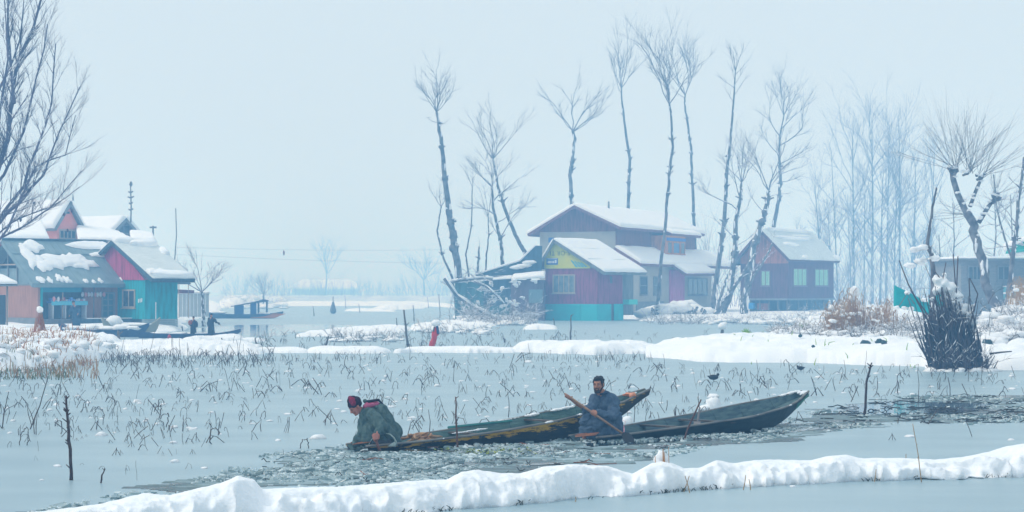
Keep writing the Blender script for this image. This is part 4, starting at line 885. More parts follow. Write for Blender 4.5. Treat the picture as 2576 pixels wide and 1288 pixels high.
# ------------------------------------------------------------------ buildings
class Bld:
    """local frame: y=0 is the gable-side wall (runs to -x), x=0 is the other visible wall (runs to +y); corner nearest the eye at the origin"""
    def __init__(s, name, label, cat, px, d, z, phi):
        s.X = (px - CX) / F * d; s.Y = d; s.z = z; s.phi = R(phi)
        s.ax = Vector((math.cos(s.phi), -math.sin(s.phi))); s.ay = Vector((math.sin(s.phi), math.cos(s.phi)))
        s.root = thing(name, label, cat, (s.X, s.Y, z), -s.phi); s.rg = random.Random(int(px))
    def w(s, lx, ly): return s.X + lx * s.ax.x + ly * s.ay.x, s.Y + lx * s.ax.y + ly * s.ay.y
    def lx(s, px, ly=0.0):
        k = (px - CX) / F; ox, oy = s.w(0, ly); return (k * oy - ox) / (s.ax.x - k * s.ax.y)
    def ly(s, px, lx=0.0):
        k = (px - CX) / F; ox, oy = s.w(lx, 0); return (k * oy - ox) / (s.ay.x - k * s.ay.y)
    def lz(s, py, lx=0.0, ly=0.0): return at(CX, py, s.w(lx, ly)[1]).z - s.z
    def box(s, name, m, *b, parent=None):
        mb = MB(); mb.box(*b); return mb.build(name, m, parent or s.root)
    def prism(s, name, m, pts, off, parent=None):
        mb = MB(); mb.prism(pts, off); return mb.build(name, m, parent or s.root)
    def window(s, plane, a0, a1, z0, z1, n, fm, pm, fw=.07, off=0.0, rows=1, name='window', cross=True):
        """plane 'g': on y=off facing the eye; 's': on x=off"""
        if plane == 'g': B = lambda u0, u1, o0, o1, z0, z1: (u0, u1, off - o1, off - o0, z0, z1)
        else: B = lambda u0, u1, o0, o1, z0, z1: (off + o0, off + o1, u0, u1, z0, z1)
        a0, a1 = min(a0, a1), max(a0, a1)
        mb = MB()
        for b in ((a0, a1, .003, .06, z0, z0 + fw), (a0, a1, .003, .06, z1 - fw, z1), (a0, a0 + fw, .003, .06, z0 + fw, z1 - fw), (a1 - fw, a1, .003, .06, z0 + fw, z1 - fw)): mb.box(*B(*b))
        f = mb.build(name, fm, s.root); mb = MB(); mb.box(*B(a0 - .06, a1 + .06, .003, .12, z0 - .06, z0 - .003)); mb.build('sill', fm, f)
        cw = (a1 - a0 - 2 * fw) / n; rh = (z1 - z0 - 2 * fw) / rows
        for i in range(n):
            for j in range(rows):
                mb = MB(); mb.box(*B(a0 + fw + i * cw + .01, a0 + fw + (i + 1) * cw - .01, .004, .018, z0 + fw + j * rh + .01, z0 + fw + (j + 1) * rh - .01)); mb.build('pane', pm, f)
        for i in range(1, n):
            mb = MB(); c = a0 + fw + i * cw; mb.box(*B(c - fw * .4, c + fw * .4, .003, .05, z0 + fw, z1 - fw)); mb.build('mullion', fm, f)
        for j in range(1, rows):
            mb = MB(); c = z0 + fw + j * rh; mb.box(*B(a0 + fw, a1 - fw, .003, .045, c - fw * .3, c + fw * .3)); mb.build('glazing_bar', fm, f)
        return f
def slab_snow(A, B, C, D, t, seed, nx=26, ny=14, edge=.22, wav=.3, mask=None):
    """rounded snow blanket on the quad A-B-C-D (A->B one edge, A->D other)"""
    A, B, C, D = map(Vector, (A, B, C, D)); n = (B - A).cross(D - A).normalized()
    if n.z < 0: n = -n
    L1 = (B - A).length; L2 = (D - A).length; U = np.linspace(0, 1, nx); V = np.linspace(0, 1, ny)
    U = .5 - .5 * np.cos(U * math.pi); V = .5 - .5 * np.cos(V * math.pi)
    U = np.concatenate([[0], U, [1]]); V = np.concatenate([[0], V, [1]]); nx += 2; ny += 2
    mb = MB(); vs = []
    for j, v in enumerate(V):
        for i, u in enumerate(U):
            p = A.lerp(B, u).lerp(D.lerp(C, u), v); bd = i in (0, nx - 1) or j in (0, ny - 1)
            du = min(u, 1 - u) * L1; dv = min(v, 1 - v) * L2; e = min(1, du / edge) * min(1, dv / edge) if not bd else 0
            e = math.sqrt(max(0, 1 - (1 - e) ** 2)) if not bd else 0
            nz = float(fbm(u * L1 * .8 + seed, v * L2 * .8, 3, seed)); h = 0 if bd else t * (.45 + .55 * e) * (1 + wav * (nz - .5) * 2)
            jit = (float(vnoise(u * L1 * 2 + v * L2 * 2, seed + 3.3)) - .3) * .10
            dirv = Vector((0, 0, 0))
            if j >= ny - 2: dirv = (D - A).normalized() * jit
            vs.append(p + n * h + dirv)
    fs = [(j * nx + i, j * nx + i + 1, (j + 1) * nx + i + 1, (j + 1) * nx + i) for j in range(ny - 1) for i in range(nx - 1)]
    mb.add(vs, fs); return mb
def patch_snow(A, B, C, D, cu, cv, ru, rv, t, seed, n=22, ragged=.45):
    """irregular snow patch lying on a roof slope"""
    A, B, C, D = map(Vector, (A, B, C, D)); nn = (B - A).cross(D - A).normalized()
    if nn.z < 0: nn = -nn
    f = lambda u, v: A.lerp(B, u).lerp(D.lerp(C, u), v); mb = MB(); vs = [f(cu, cv) + nn * t]
    for ring, (q, h) in enumerate(((.5, 1.0), (.85, .8), (1.0, .0))):
        for i in range(n):
            a = 2 * math.pi * i / n; rr = 1 + ragged * (float(vnoise(math.cos(a) * 2 + seed, math.sin(a) * 2 + seed * 1.7)) - .5) * 2 + ragged * .5 * (float(vnoise(math.cos(a) * 5 + seed, math.sin(a) * 5, 3)) - .5) * 2
            u = min(max(cu + ru * rr * q * math.cos(a), .0), 1.0); v = min(max(cv + rv * rr * q * math.sin(a), .0), 1.0)
            vs.append(f(u, v) + nn * (t * h + .005))
    fs = [(0, 1 + i, 1 + (i + 1) % n) for i in range(n)] + [(1 + r * n + i, 1 + (r + 1) * n + i, 1 + (r + 1) * n + (i + 1) % n, 1 + r * n + (i + 1) % n) for r in (0, 1) for i in range(n)]
    mb.add(vs, fs); return mb
GLASSD = mat('dark_glass', (.015, .035, .055), .15, (.04, .07, .10), 2, spec=.6)
PALEF = mat('pale_frame', (.46, .38, .30), .7, (.36, .30, .24), 6)
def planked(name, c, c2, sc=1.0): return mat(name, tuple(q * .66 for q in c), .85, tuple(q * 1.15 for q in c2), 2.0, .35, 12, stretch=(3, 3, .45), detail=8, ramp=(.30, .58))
# ---- purple cottage with the banner gable
PURP = planked('purple_wall', (.19, .032, .085), (.25, .05, .12)); GREYB = planked('grey_board', (.12, .15, .17), (.18, .20, .21)); TIN = mat('roof_tin', (.22, .26, .30), .5, (.30, .33, .35), 1.2, .2, 6)
MAUVE = planked('mauve_trim', (.16, .06, .10), (.20, .09, .12))
H1b = Bld('cottage', 'purple cottage with a yellow banner gable and teal sheet skirt at the water', 'cottage', 1503, 160.5, 0.0, 35)
g0 = H1b.lx(1372); s1_ = H1b.ly(1566); zt = H1b.lz(675); zm = H1b.lz(765); Lr = H1b.ly(1590)
H1b.box('wall', PURP, g0, 0, 0, s1_, zm, zt); H1b.box('wall', GREYB, g0 + .3, -.25, s1_ + .003, Lr + .6, zm - .9, zt - .02)['label'] = 'grey boarded rear porch wall'
H1b.box('base', GREYB, g0 + .1, -.1, .12, s1_ - .05, -.3, zm - .003)
TEAL = mat('teal_net', (.0, .42, .47), .7, (.0, .48, .52), 1.5, .5, 5)
# skirt sheets, slightly wrinkled, hung panel by panel
def cloth_panel(name, m, P, parent, t=.03, seed=0, n=14, amp=.03):
    P = [Vector(p) for p in P]; nn = (P[1] - P[0]).cross(P[3] - P[0]).normalized(); mb = MB(); vs = []
    for j in range(n + 1):
        for i in range(n + 1):
            u, v = i / n, j / n; p = P[0].lerp(P[1], u).lerp(P[3].lerp(P[2], u), v); L = (P[1] - P[0]).length
            vs.append(p + nn * amp * (float(fbm(u * L * 2.2 + seed, v * 1.2, 3, seed)) - .5) * 2)
    k = len(vs); m_ = n + 1; vs += [q - nn * t for q in vs]
    fs = [(j * m_ + i, j * m_ + i + 1, (j + 1) * m_ + i + 1, (j + 1) * m_ + i) for j in range(n) for i in range(n)]
    fs += [tuple(k + q for q in f[::-1]) for f in fs]
    bd = [i for i in range(n)] + [j * m_ + n for j in range(n)] + [n * m_ + n - i for i in range(n)] + [(n - j) * m_ for j in range(n)]
    fs += [(bd[i], k + bd[i], k + bd[(i + 1) % len(bd)], bd[(i + 1) % len(bd)]) for i in range(len(bd))]
    mb.add(vs, fs); return mb.build(name, m, parent, True)
gs = H1b.lx(1462); cloth_panel('skirt_sheet', TEAL, [(g0 - .02, -.06, -.1), (gs, -.06, -.1), (gs, -.06, zm), (g0 - .02, -.06, zm - .02)], H1b.root, seed=2)
cloth_panel('skirt_sheet', TEAL, [(gs + .003, -.07, -.1), (.06, -.07, -.1), (.06, -.07, zm - .01), (gs + .003, -.07, zm)], H1b.root, seed=5)
sm_ = H1b.ly(1536); sm2 = H1b.ly(1543)
cloth_panel('skirt_sheet', TEAL, [(.07, -.06, -.1), (.07, sm_, -.1), (.07, sm_, zm), (.07, -.06, zm)], H1b.root, seed=8)
cloth_panel('skirt_sheet', TEAL, [(.07, sm2, -.1), (.07, s1_, -.1), (.07, s1_, zm), (.07, sm2, zm)], H1b.root, seed=9)
ap = H1b.lx(1392, -.35); za = H1b.lz(600); le = H1b.lx(1350, -.35); zle = H1b.lz(671); re = H1b.lx(1521, -.35); zre = H1b.lz(684); bk = Lr + .75
# yellow gable board
BAN = mat('banner_yellow', (.62, .60, .05), .6, (.50, .56, .08), 1.0)
zx = lambda x: za - (za - zle) * (ap - x) / (ap - le) if x < ap else za - (za - zre) * (x - ap) / (re - ap)
gb = [(g0 - .05, -.08, zt + .004), (H1b.lx(1486), -.08, zt + .004), (H1b.lx(1486), -.08, zx(H1b.lx(1486)) - .12), (ap, -.08, za - .22), (g0 - .05, -.08, max(zt + .02, zx(g0 - .05) - .12))]
H1b.prism('gable_wall', GREYB, [(g0, 0, zt + .003), (0, 0, zt + .003), (0, 0, max(zt + .01, zx(0) - .16)), (ap, 0, za - .16), (g0, 0, max(zt + .01, zx(g0) - .16))], (0, .12, 0))
ban = H1b.prism('banner', BAN, gb, (0, .05, 0)); ban['label'] = 'yellow banner hung upside down in the gable'
def text_on(parent, s, loc, size, m, rotz2=0.0, name='lettering'):
    c = bpy.data.curves.new('lettering', 'FONT'); c.body = s; c.size = size; c.extrude = .004; c.align_x = 'CENTER'; c.align_y = 'CENTER'; c.space_character = 1.12
    o = bpy.data.objects.new(name, c); COL.objects.link(o); bpy.context.view_layer.update()
    me = bpy.data.meshes.new_from_object(o.evaluated_get(bpy.context.evaluated_depsgraph_get())); bpy.data.objects.remove(o)
    me.transform(Matrix.Translation(loc) @ Matrix.Rotation(R(90), 4, 'X') @ Matrix.Rotation(rotz2, 4, 'Z')); me.materials.clear(); me.materials.append(m)
    o = bpy.data.objects.new(name, me); COL.objects.link(o); o.parent = parent; return o
INK = mat('sign_ink', (.05, .10, .04), .7); WH = mat('sign_white', (.75, .78, .8), .7); BLU = mat('sign_blue', (.015, .10, .42), .5)
tx = H1b.lx(1422); text_on(ban, 'A.S-OR TI', Vector((H1b.lx(1417), -.09, H1b.lz(635))), .52, INK, math.pi)
bx0, bx1 = H1b.lx(1376), H1b.lx(1405); H1b.box('sign_box', BLU, bx0, bx1, -.088, -.082, H1b.lz(665), H1b.lz(648), parent=ban)
for i, (a, b) in enumerate(((.12, .46), (.52, .66), (.72, .88))): H1b.box('sign_mark', WH, bx0 + (bx1 - bx0) * a, bx0 + (bx1 - bx0) * b, -.096, -.09, H1b.lz(661), H1b.lz(655 - 2 * (i == 2)), parent=ban)
H1b.box('sign_mark', WH, bx0 + (bx1 - bx0) * .1, bx1 - .05, -.096, -.09, H1b.lz(650.6), H1b.lz(649.2), parent=ban)
for i in range(4):   # blue-green stripes at the banner's right
    u = H1b.lx(1450 + i * 8); H1b.prism('sign_stripe', mat('sign_cyan%d' % (i % 2), (.04 + .05 * (i % 2), .35, .50), .6), [(u, -.086, H1b.lz(672)), (u + .22, -.086, H1b.lz(672)), (u - .35, -.086, H1b.lz(654 + i * 2)), (u - .5, -.086, H1b.lz(654 + i * 2))], (0, .003, 0), ban)
def roof_slope(b, A, B, C, D, th, m, ts, seed, sn=SNOWT, name='roof', fascia=None, **kw):
    """A ridge front, B ridge back, C eave back, D eave front"""
    A, B, C, D = map(Vector, (A, B, C, D)); n = (B - A).cross(D - A).normalized(); n = n if n.z > 0 else -n
    r = b.prism(name, m, [A, B, C, D], -n * th)
    if ts: slab_snow(A + n * .004, B + n * .004, C + n * .004, D + n * .004, ts, seed, **kw).build('snow', sn, r, True)
    if fascia is not None:
        for P, Q in ((A, D), (D, C)):
            d = (Q - P).normalized(); out = d.cross(n); 
            if out.dot((P + Q) / 2 - (A + B + C + D) / 4) < 0: out = -out
            b.prism('fascia', fascia, [P + out * .003 - n * .02, Q + out * .003 - n * .02, Q + out * .003 - n * .24, P + out * .003 - n * .24], out * .04)
    return r
roof_slope(H1b, (ap, -.35, za), (ap, bk, za), (re, bk, zre), (re, -.35, zre), .10, GREYB, .20, 3, fascia=GREYB)
roof_slope(H1b, (ap - .01, -.35, za - .02), (ap - .01, bk, za - .02), (le, bk, zle), (le, -.35, zle), .10, GREYB, .18, 4, fascia=GREYB)
for k in (.33, .66):   # lap joints of the roof sheets showing as faint steps in the snow
    A = Vector((ap, -.33, za)).lerp(Vector((re, -.33, zre)), k); B = Vector((ap, bk - .05, za)).lerp(Vector((re, bk - .05, zre)), k); mb = MB(); nn = Vector((za - zre, 0, re - ap)).normalized(); mb.tube([A + nn * .19, B + nn * .19], [.035, .035], 5); mb.build('snow_ridge', SNOWT, H1b.root, True)
H1b.window('g', H1b.lx(1391), H1b.lx(1447), H1b.lz(738), H1b.lz(690), 4, PALEF, mat('curtain_glass', (.10, .16, .20), .3, (.22, .26, .28), 3), .09)
H1b.box('vent', GLASSD, 0.003, .05, H1b.ly(1534), H1b.ly(1539), H1b.lz(712), H1b.lz(695))
H1b.box('rear_step', mat('turquoise_board', (.05, .55, .50), .6), .05, .6, H1b.ly(1566), H1b.ly(1588), zm - .05, zm + .35)
# ---- big two-storey house behind
CREAM = mat('cream_plaster', (.34, .34, .31), .9, (.42, .40, .35), 1.2, .2, 8); BROWNB = planked('brown_mauve_board', (.15, .05, .05), (.20, .075, .075))
MAG = planked('magenta_door', (.42, .05, .24), (.48, .08, .28)); ORW = planked('orange_wood', (.42, .16, .07), (.50, .22, .10)); SLATE = mat('slate_grey', (.16, .19, .21), .8, (.22, .24, .26), 3)
H2b = Bld('house', 'big two-storey brown and cream house under a broad snowy roof', 'house', 1549, 178.0, 0.5, 24)
W2 = -H2b.lx(1358); L2 = H2b.ly(1747); z0 = H2b.lz(583, -W2 / 2); zr = H2b.lz(517, -W2 / 2 + 0); zfl = H2b.lz(640); ze = H2b.lz(580)
H2b.box('wall', CREAM, -W2, 0, 0, L2, -.6, zfl + .0)
H2b.box('upper_wall', CREAM, -W2, -.02, .003, L2 - .02, zfl + .003, z0)
xr = -W2 / 2; ovg = .8; xe = .75; xl = -W2 - .85
zeR = H2b.lz(571, xe, -ovg); zeL = H2b.lz(588, xl, -ovg); 
H2b.box('side_boards', BROWNB, -.015, .05, .0, L2, zfl - .2, zr + (zeR - zr) * (.05 - xr) / (xe - xr) - .16)
H2b.box('soffit', BROWNB, -.6, .0, .02, L2 - .03, z0 + .003, zr + (zeR - zr) * (.0 - xr) / (xe - xr) - .18)
H2b.prism('gable_boards', BROWNB, [(-W2 - .1, -.06, z0), (.05, -.06, z0), (.05, -.06, zr + (zeR - zr) * (.05 - xr) / (xe - xr) - .15), (xr, -.06, zr - .15), (-W2 - .1, -.06, zr + (zeL - zr) * (xr + W2 + .1) / (xr - xl) - .15)], (0, .06, 0))
roof_slope(H2b, (xr, -ovg, zr), (xr, L2 + .9, zr), (xe, L2 + .9, zeR), (xe, -ovg, zeR), .14, MAUVE, .30, 7, fascia=MAUVE, nx=34)
roof_slope(H2b, (xr - .01, -ovg, zr - .02), (xr - .01, L2 + .9, zr - .02), (xl, L2 + .9, zeL), (xl, -ovg, zeL), .14, MAUVE, .28, 8, fascia=MAUVE)
ya, yb_ = H2b.ly(1672, xe), H2b.ly(1745, xe)
roof_slope(H2b, (xe - .25, ya, zeR + .10), (xe - .25, yb_, zeR + .10), (xe + .75, yb_, zeR - .28), (xe + .75, ya, zeR - .28), .12, MAUVE, .24, 9, fascia=MAUVE)['label'] = 'small lower eave over the bay window'
c_u = H2b.lx(1366, -.003); H2b.box('blue_pane', BLU, H2b.lx(1380), H2b.lx(1394), -.03, -.004, H2b.lz(608), H2b.lz(596))
# bay window of orange wood
bx = .05; y0, y1 = H2b.ly(1676, 1.5), H2b.ly(1724, 1.5)
H2b.box('bay', ORW, .05, 1.50, y0, y1, H2b.lz(646, 1.5, y0), H2b.lz(592, 1.5, y0)); H2b.box('bay_band', BLU, .05, 1.58, y0 + .05, y1 - .05, H2b.lz(605, 1.5, y0), H2b.lz(597, 1.5, y0))
wz0, wz1 = H2b.lz(638, 1.5, y0), H2b.lz(607, 1.5, y0); ww = y1 - y0
H2b.window('s', y0 + ww * .34, y0 + ww * .68, wz0, wz1, 1, ORW, BLU if False else mat('blue_glass', (.02, .12, .32), .2), .10, off=1.50)
H2b.window('s', y0 + ww * .05, y0 + ww * .28, wz0, wz1, 1, ORW, GLASSD, .08, off=1.50); H2b.window('s', y0 + ww * .74, y0 + ww * .97, wz0, wz1, 1, ORW, GLASSD, .08, off=1.50)
H2b.prism('bay_apron', SLATE, [(.05, y0 - .3, H2b.lz(648, 1.5, y0) + .25), (.05, y1 + .9, H2b.lz(648, 1.5, y0) + .25), (1.9, y1 + .9, H2b.lz(652, 1.5, y0) - .12), (1.9, y0 - .3, H2b.lz(652, 1.5, y0) - .12)], (0, 0, .06))
# lower roof running along the side
xp = 2.6; ys, ye = H2b.ly(1545, 0), H2b.ly(1772, 0)
zt1, zb1 = H2b.lz(622), H2b.lz(664, xp, 3)
roof_slope(H2b, (.06, ys, zt1), (.06, ye + .6, zt1), (xp, ye + 2.2, zb1), (xp, ys - .4, zb1), .12, MAUVE, .30, 11, fascia=MAUVE, nx=36)['label'] = 'lower snowy roof along the side'
yc, yd = H2b.ly(1697, xp), H2b.ly(1772, xp)
roof_slope(H2b, (xp - .4, yc, zb1 + .12), (xp - .4, yd, zb1 + .12), (xp + 1.1, yd, H2b.lz(688, xp + 1.1, yd)), (xp + 1.1, yc, H2b.lz(688, xp + 1.1, yc)), .10, MAUVE, .24, 12, fascia=MAUVE)['label'] = 'porch roof in front'
H2b.box('ground_wall', CREAM, .06, xp - .7, H2b.ly(1580, xp - .7), H2b.ly(1790, xp - .7), -.7, zb1 - .02)
xo = xp - .7
for a, b in ((1609, 1628), (1643, 1662)): H2b.window('s', H2b.ly(a, xo), H2b.ly(b, xo), H2b.lz(742, xo, 5), H2b.lz(695, xo, 5), 1, SLATE, GLASSD, .09, off=xo, rows=2)
H2b.window('s', H2b.ly(1730, xo), H2b.ly(1779, xo), H2b.lz(743, xo, 9), H2b.lz(698, xo, 9), 4, SLATE, GLASSD, .10, off=xo)
dY0, dY1 = H2b.ly(1683, xo), H2b.ly(1720, xo); dr = H2b.box('door', MAG, xo + .003, xo + .07, dY0, dY1, H2b.lz(766, xo, 8), H2b.lz(678, xo, 8)); H2b.box('door_leaf', planked('magenta_light', (.50, .12, .34), (.55, .16, .38)), xo + .073, xo + .10, dY0 + .7, dY1 - .05, H2b.lz(764, xo, 8), H2b.lz(681, xo, 8), parent=dr)
H2b.box('plinth', SLATE, xo + .003, xo + .10, H2b.ly(1600, xo), H2b.ly(1668, xo), -.6, H2b.lz(758, xo, 5)); H2b.box('corner_post', PALEF, xo + .003, xo + .12, H2b.ly(1581, xo), H2b.ly(1590, xo), -.6, zb1 - .05)
for px in (1797,): mb = MB(); yy = H2b.ly(px, xp + .9); mb.tube([(xp + .9, yy, -.6), (xp + .9, yy, H2b.lz(690, xp + .9, yy))], [.06, .05], 6); mb.build('porch_post', WOODG, H2b.root, True)
mb = MB(); mb.tube([(xr + .9, 5.2, zr - .3), (xr + .9, 5.2, zr + .55)], [.12, .09], 6); mb.build('chimney_pipe', SLATE, H2b.root, True)
# ---- dark tin shed beside the cottage
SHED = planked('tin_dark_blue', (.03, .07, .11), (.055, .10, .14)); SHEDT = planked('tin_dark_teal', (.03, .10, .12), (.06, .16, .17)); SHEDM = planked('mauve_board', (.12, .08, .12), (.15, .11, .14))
S = Bld('shed', 'dark blue tin shed with fallen snowy branches beside the purple cottage', 'shed', 1368, 161.5, 0.0, 5)
a0, a1, am = S.lx(1143), S.lx(1285), 0.0
S.box('wall', SHEDT, a0, a1, .4, 5.5, -.2, S.lz(708)); S.box('wall', SHED, a1 - 2.2, a1 - .003, .35, .39, S.lz(770), S.lz(695))
S.box('wall', SHEDM, a1 + .0, am, .1, 5, -.2, S.lz(704)); S.box('low_wall', SHEDM, S.lx(1305), am + .02, -.05, .09, -.2, S.lz(775))
S.box('tin_sheet', mat('tin_pale', (.16, .24, .26), .7, (.20, .30, .32), 3, stretch=(4, 4, .5)), S.lx(1330), S.lx(1365), .02, .08, S.lz(762), S.lz(728))
S.prism('tin_wall', SHED, [(S.lx(1168), .9, S.lz(705)), (S.lx(1360), .9, S.lz(700)), (S.lx(1362), .9, S.lz(618)), (S.lx(1345), .9, S.lz(617)), (S.lx(1306), .9, S.lz(655)), (S.lx(1200), .9, S.lz(690))], (0, .08, 0))
slab_snow((S.lx(1290), .3, S.lz(693)), (S.lx(1372), .3, S.lz(686)), (S.lx(1372), -.5, S.lz(699)), (S.lx(1288), -.5, S.lz(704)), .22, 5, 18, 8).build('snow', SNOWT, S.root, True)
slab_snow((S.lx(1145), .8, S.lz(705)), (S.lx(1288), .8, S.lz(694)), (S.lx(1288), .2, S.lz(701)), (S.lx(1145), .2, S.lz(711)), .14, 6, 24, 6, edge=.15, wav=.8).build('snow', SNOWT, S.root, True)
mb = MB(); mb.tube([(S.lx(1195), .85, S.lz(689)), (S.lx(1305), .85, S.lz(654)), (S.lx(1345), .85, S.lz(616))], [.06, .10, .06], 5); mb.build('snow', SNOWT, S.root, True)
for px, pz in ((1318, 668), (1330, 660), (1300, 672)): mb = MB(); mb.blob((S.lx(px), .6, S.lz(pz)), (.55, .3, .17), px, 10, 6); mb.build('snow', SNOWT, S.root, True)
# ---- brown house on stilts at the right
BRN = planked('dark_maroon_board', (.085, .03, .05), (.12, .045, .07)); RUST = planked('rust_board', (.26, .085, .07), (.32, .12, .09)); CURT = mat('green_curtain', (.16, .42, .30), .8, (.40, .62, .48), 5, stretch=(6, 6, .2))
B3 = Bld('stilt_house', 'dark wooden house on stilts with rust gable and green curtained windows', 'house', 1982, 184.5, .62, 34)
W3 = -B3.lx(1863); L3 = B3.ly(2097); ztop = B3.lz(657); zbt = B3.lz(752); xr = B3.lx(1913, -.5) ; zr = B3.lz(575); zl = B3.lz(661); zR = B3.lz(653)
B3.box('wall', BRN, -W3, 0, 0, L3, zbt, ztop)
xl3 = B3.lx(1839, -.5); xe3 = B3.lx(1987, -.5)
B3.prism('gable_wall', RUST, [(-W3, -.03, ztop - .2), (.02, -.03, ztop - .2), (.02, -.03, ztop + .05), (xr, -.03, zr - .2), (-W3, -.03, ztop + .25)], (0, .1, 0))
roof_slope(B3, (xr, -.5, zr), (xr, L3 + .5, zr), (xe3, L3 + .5, zR), (xe3, -.5, zR), .08, TIN, .05, 15, sn=mat('thin_snow', (.58, .65, .67), .8, (.66, .72, .74), 1.5), fascia=BRN, wav=.2)
roof_slope(B3, (xr - .01, -.5, zr - .02), (xr - .01, L3 + .5, zr - .02), (xl3, L3 + .5, zl), (xl3, -.5, zl), .08, TIN, .14, 16, fascia=BRN)
Q = [(xr, -.5, zr + .06), (xr, L3 + .5, zr + .06), (xe3, L3 + .5, zR + .06), (xe3, -.5, zR + .06)]
for i, (cu, cv, ru, rv, t) in enumerate([(.5, .03, .5, .05, .20), (.5, .30, .34, .06, .14), (.28, .52, .14, .07, .14), (.32, .93, .06, .05, .18), (.97, .93, .05, .08, .2), (.62, .2, .2, .03, .1)]): patch_snow(*Q, cu, cv, ru, rv, t, i + 3).build('snow', SNOWT, B3.root, True)
for a, b in ((1995, 2029), (2049, 2083)): B3.window('s', B3.ly(a), B3.ly(b), B3.lz(720, 0, 3), B3.lz(675, 0, 3), 3, mat('faded_frame', (.20, .16, .19), .8), CURT, .08)
B3.window('g', B3.lx(1914), B3.lx(1938), B3.lz(720), B3.lz(680), 2, mat('faded_frame', (.20, .16, .19), .8), CURT, .08)
B3.box('floor_beam', SLATE, -W3 - .1, .1, -.1, -.003, zbt - .12, zbt + .05); B3.box('floor_beam', SLATE, .003, .10, -.1, L3, zbt - .12, zbt + .05)
for i in range(6):
    mb = MB(); x = -W3 + .1 + (W3 - .2) * i / 5; mb.tube([(x, .05, -.8), (x, .05, zbt - .12)], [.09, .08], 6); mb.build('stilt', WOODG, B3.root, True)
    mb = MB(); y = .4 + (L3 - .6) * i / 5; mb.tube([(-.05, y, -.8), (-.05, y, zbt - .12)], [.09, .08], 6); mb.build('stilt', WOODG, B3.root, True)
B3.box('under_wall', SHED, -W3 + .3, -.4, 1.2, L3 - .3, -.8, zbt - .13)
B3.box('blue_tub', mat('blue_tub', (.02, .25, .60), .5), B3.lx(1885), B3.lx(1897), -.2, .2, zbt - .9, zbt - .35); B3.box('red_board', RUST, B3.lx(1900), B3.lx(1932), .3, .36, zbt - 1.0, zbt - .4)
# ---- grey block house at the right edge with teal sheet above
BLOCK = mat('grey_block', (.17, .19, .21), .9, (.24, .25, .26), 2.5, .4, 7, stretch=(1, 1, 3))
B4 = Bld('block_house', 'grey block-walled house with a flat snowy roof at the right edge', 'house', 2418, 132.0, .55, -10)
# here the long wall is the far one seen frontally: use a plain box from the near left corner
Wr = B4.lx(2700); zt4 = B4.lz(655); B4.box('wall', BLOCK, 0, Wr, 0, 5, -.8, zt4); B4.box('roof', SLATE, -.35, Wr, -.4, 5.4, zt4, zt4 + .12)
slab_snow((-.33, 5.3, zt4 + .125), (Wr, 5.3, zt4 + .125), (Wr, -.38, zt4 + .125), (-.33, -.38, zt4 + .125), .13, 9, 40, 10, edge=.12).build('snow', SNOWT, B4.root, True)
for i in range(11):
    for j in range(int(Wr / .42)):
        B4.box('block', BLOCK, .42 * j + .02 + (.21 if i % 2 else 0), .42 * j + .40 + (.21 if i % 2 else 0), -.02, -.003, -.55 + i * .21 + .012, -.55 + (i + 1) * .21 - .012) if .42 * j + .6 < B4.lx(2585) and i < 8 else None
B4.window('g', B4.lx(2434), B4.lx(2470), B4.lz(706), B4.lz(668), 3, SLATE, GLASSD, .09, off=-.02); B4.window('g', B4.lx(2508), B4.lx(2540), B4.lz(706), B4.lz(668), 2, SLATE, GLASSD, .09, off=-.02)
B4.box('water_tank', mat('pale_cyan', (.18, .50, .55), .6), B4.lx(2522), B4.lx(2546), -.9, -.1, B4.lz(752), B4.lz(722)); B4.box('snow', SNOWT, B4.lx(2521), B4.lx(2547), -.92, -.08, B4.lz(722) + .003, B4.lz(719))
TEALS = mat('teal_sheet', (.0, .34, .28), .5, (.02, .42, .34), 2)
tr = thing('teal_shelter', 'bright teal tin shelter roof heaped with snow at the right edge', 'shelter', at(2560, 700, 128))
P = lambda x, y, d: at(x, y, d) - Vector(tr.location)
mb = MB(); mb.prism([P(2530, 634, 128), P(2700, 612, 128), P(2700, 590, 132), P(2556, 600, 132)], (0, .1, -.12)); mb.build('roof', TEALS, tr)
mb = MB(); mb.prism([P(2546, 628, 128.2), P(2700, 640, 128.2), P(2700, 600, 128.6), P(2560, 604, 128.6)], (0, .08, 0)); mb.build('front_sheet', TEALS, tr)
mb = MB(); [mb.blob(P(x, y, 129), (.5, .8, .25), x, 9, 6, .3) for x, y in ((2540, 622), (2560, 612), (2580, 604), (2600, 602), (2556, 636), (2575, 634))]; mb.build('snow', SNOW, tr, True)
for x in (2548, 2600, 2640): mb = MB(); mb.tube([P(x, 760, 128.3), P(x, 636, 128.3)], [.07, .06], 6); mb.build('post', WOODG, tr, True)
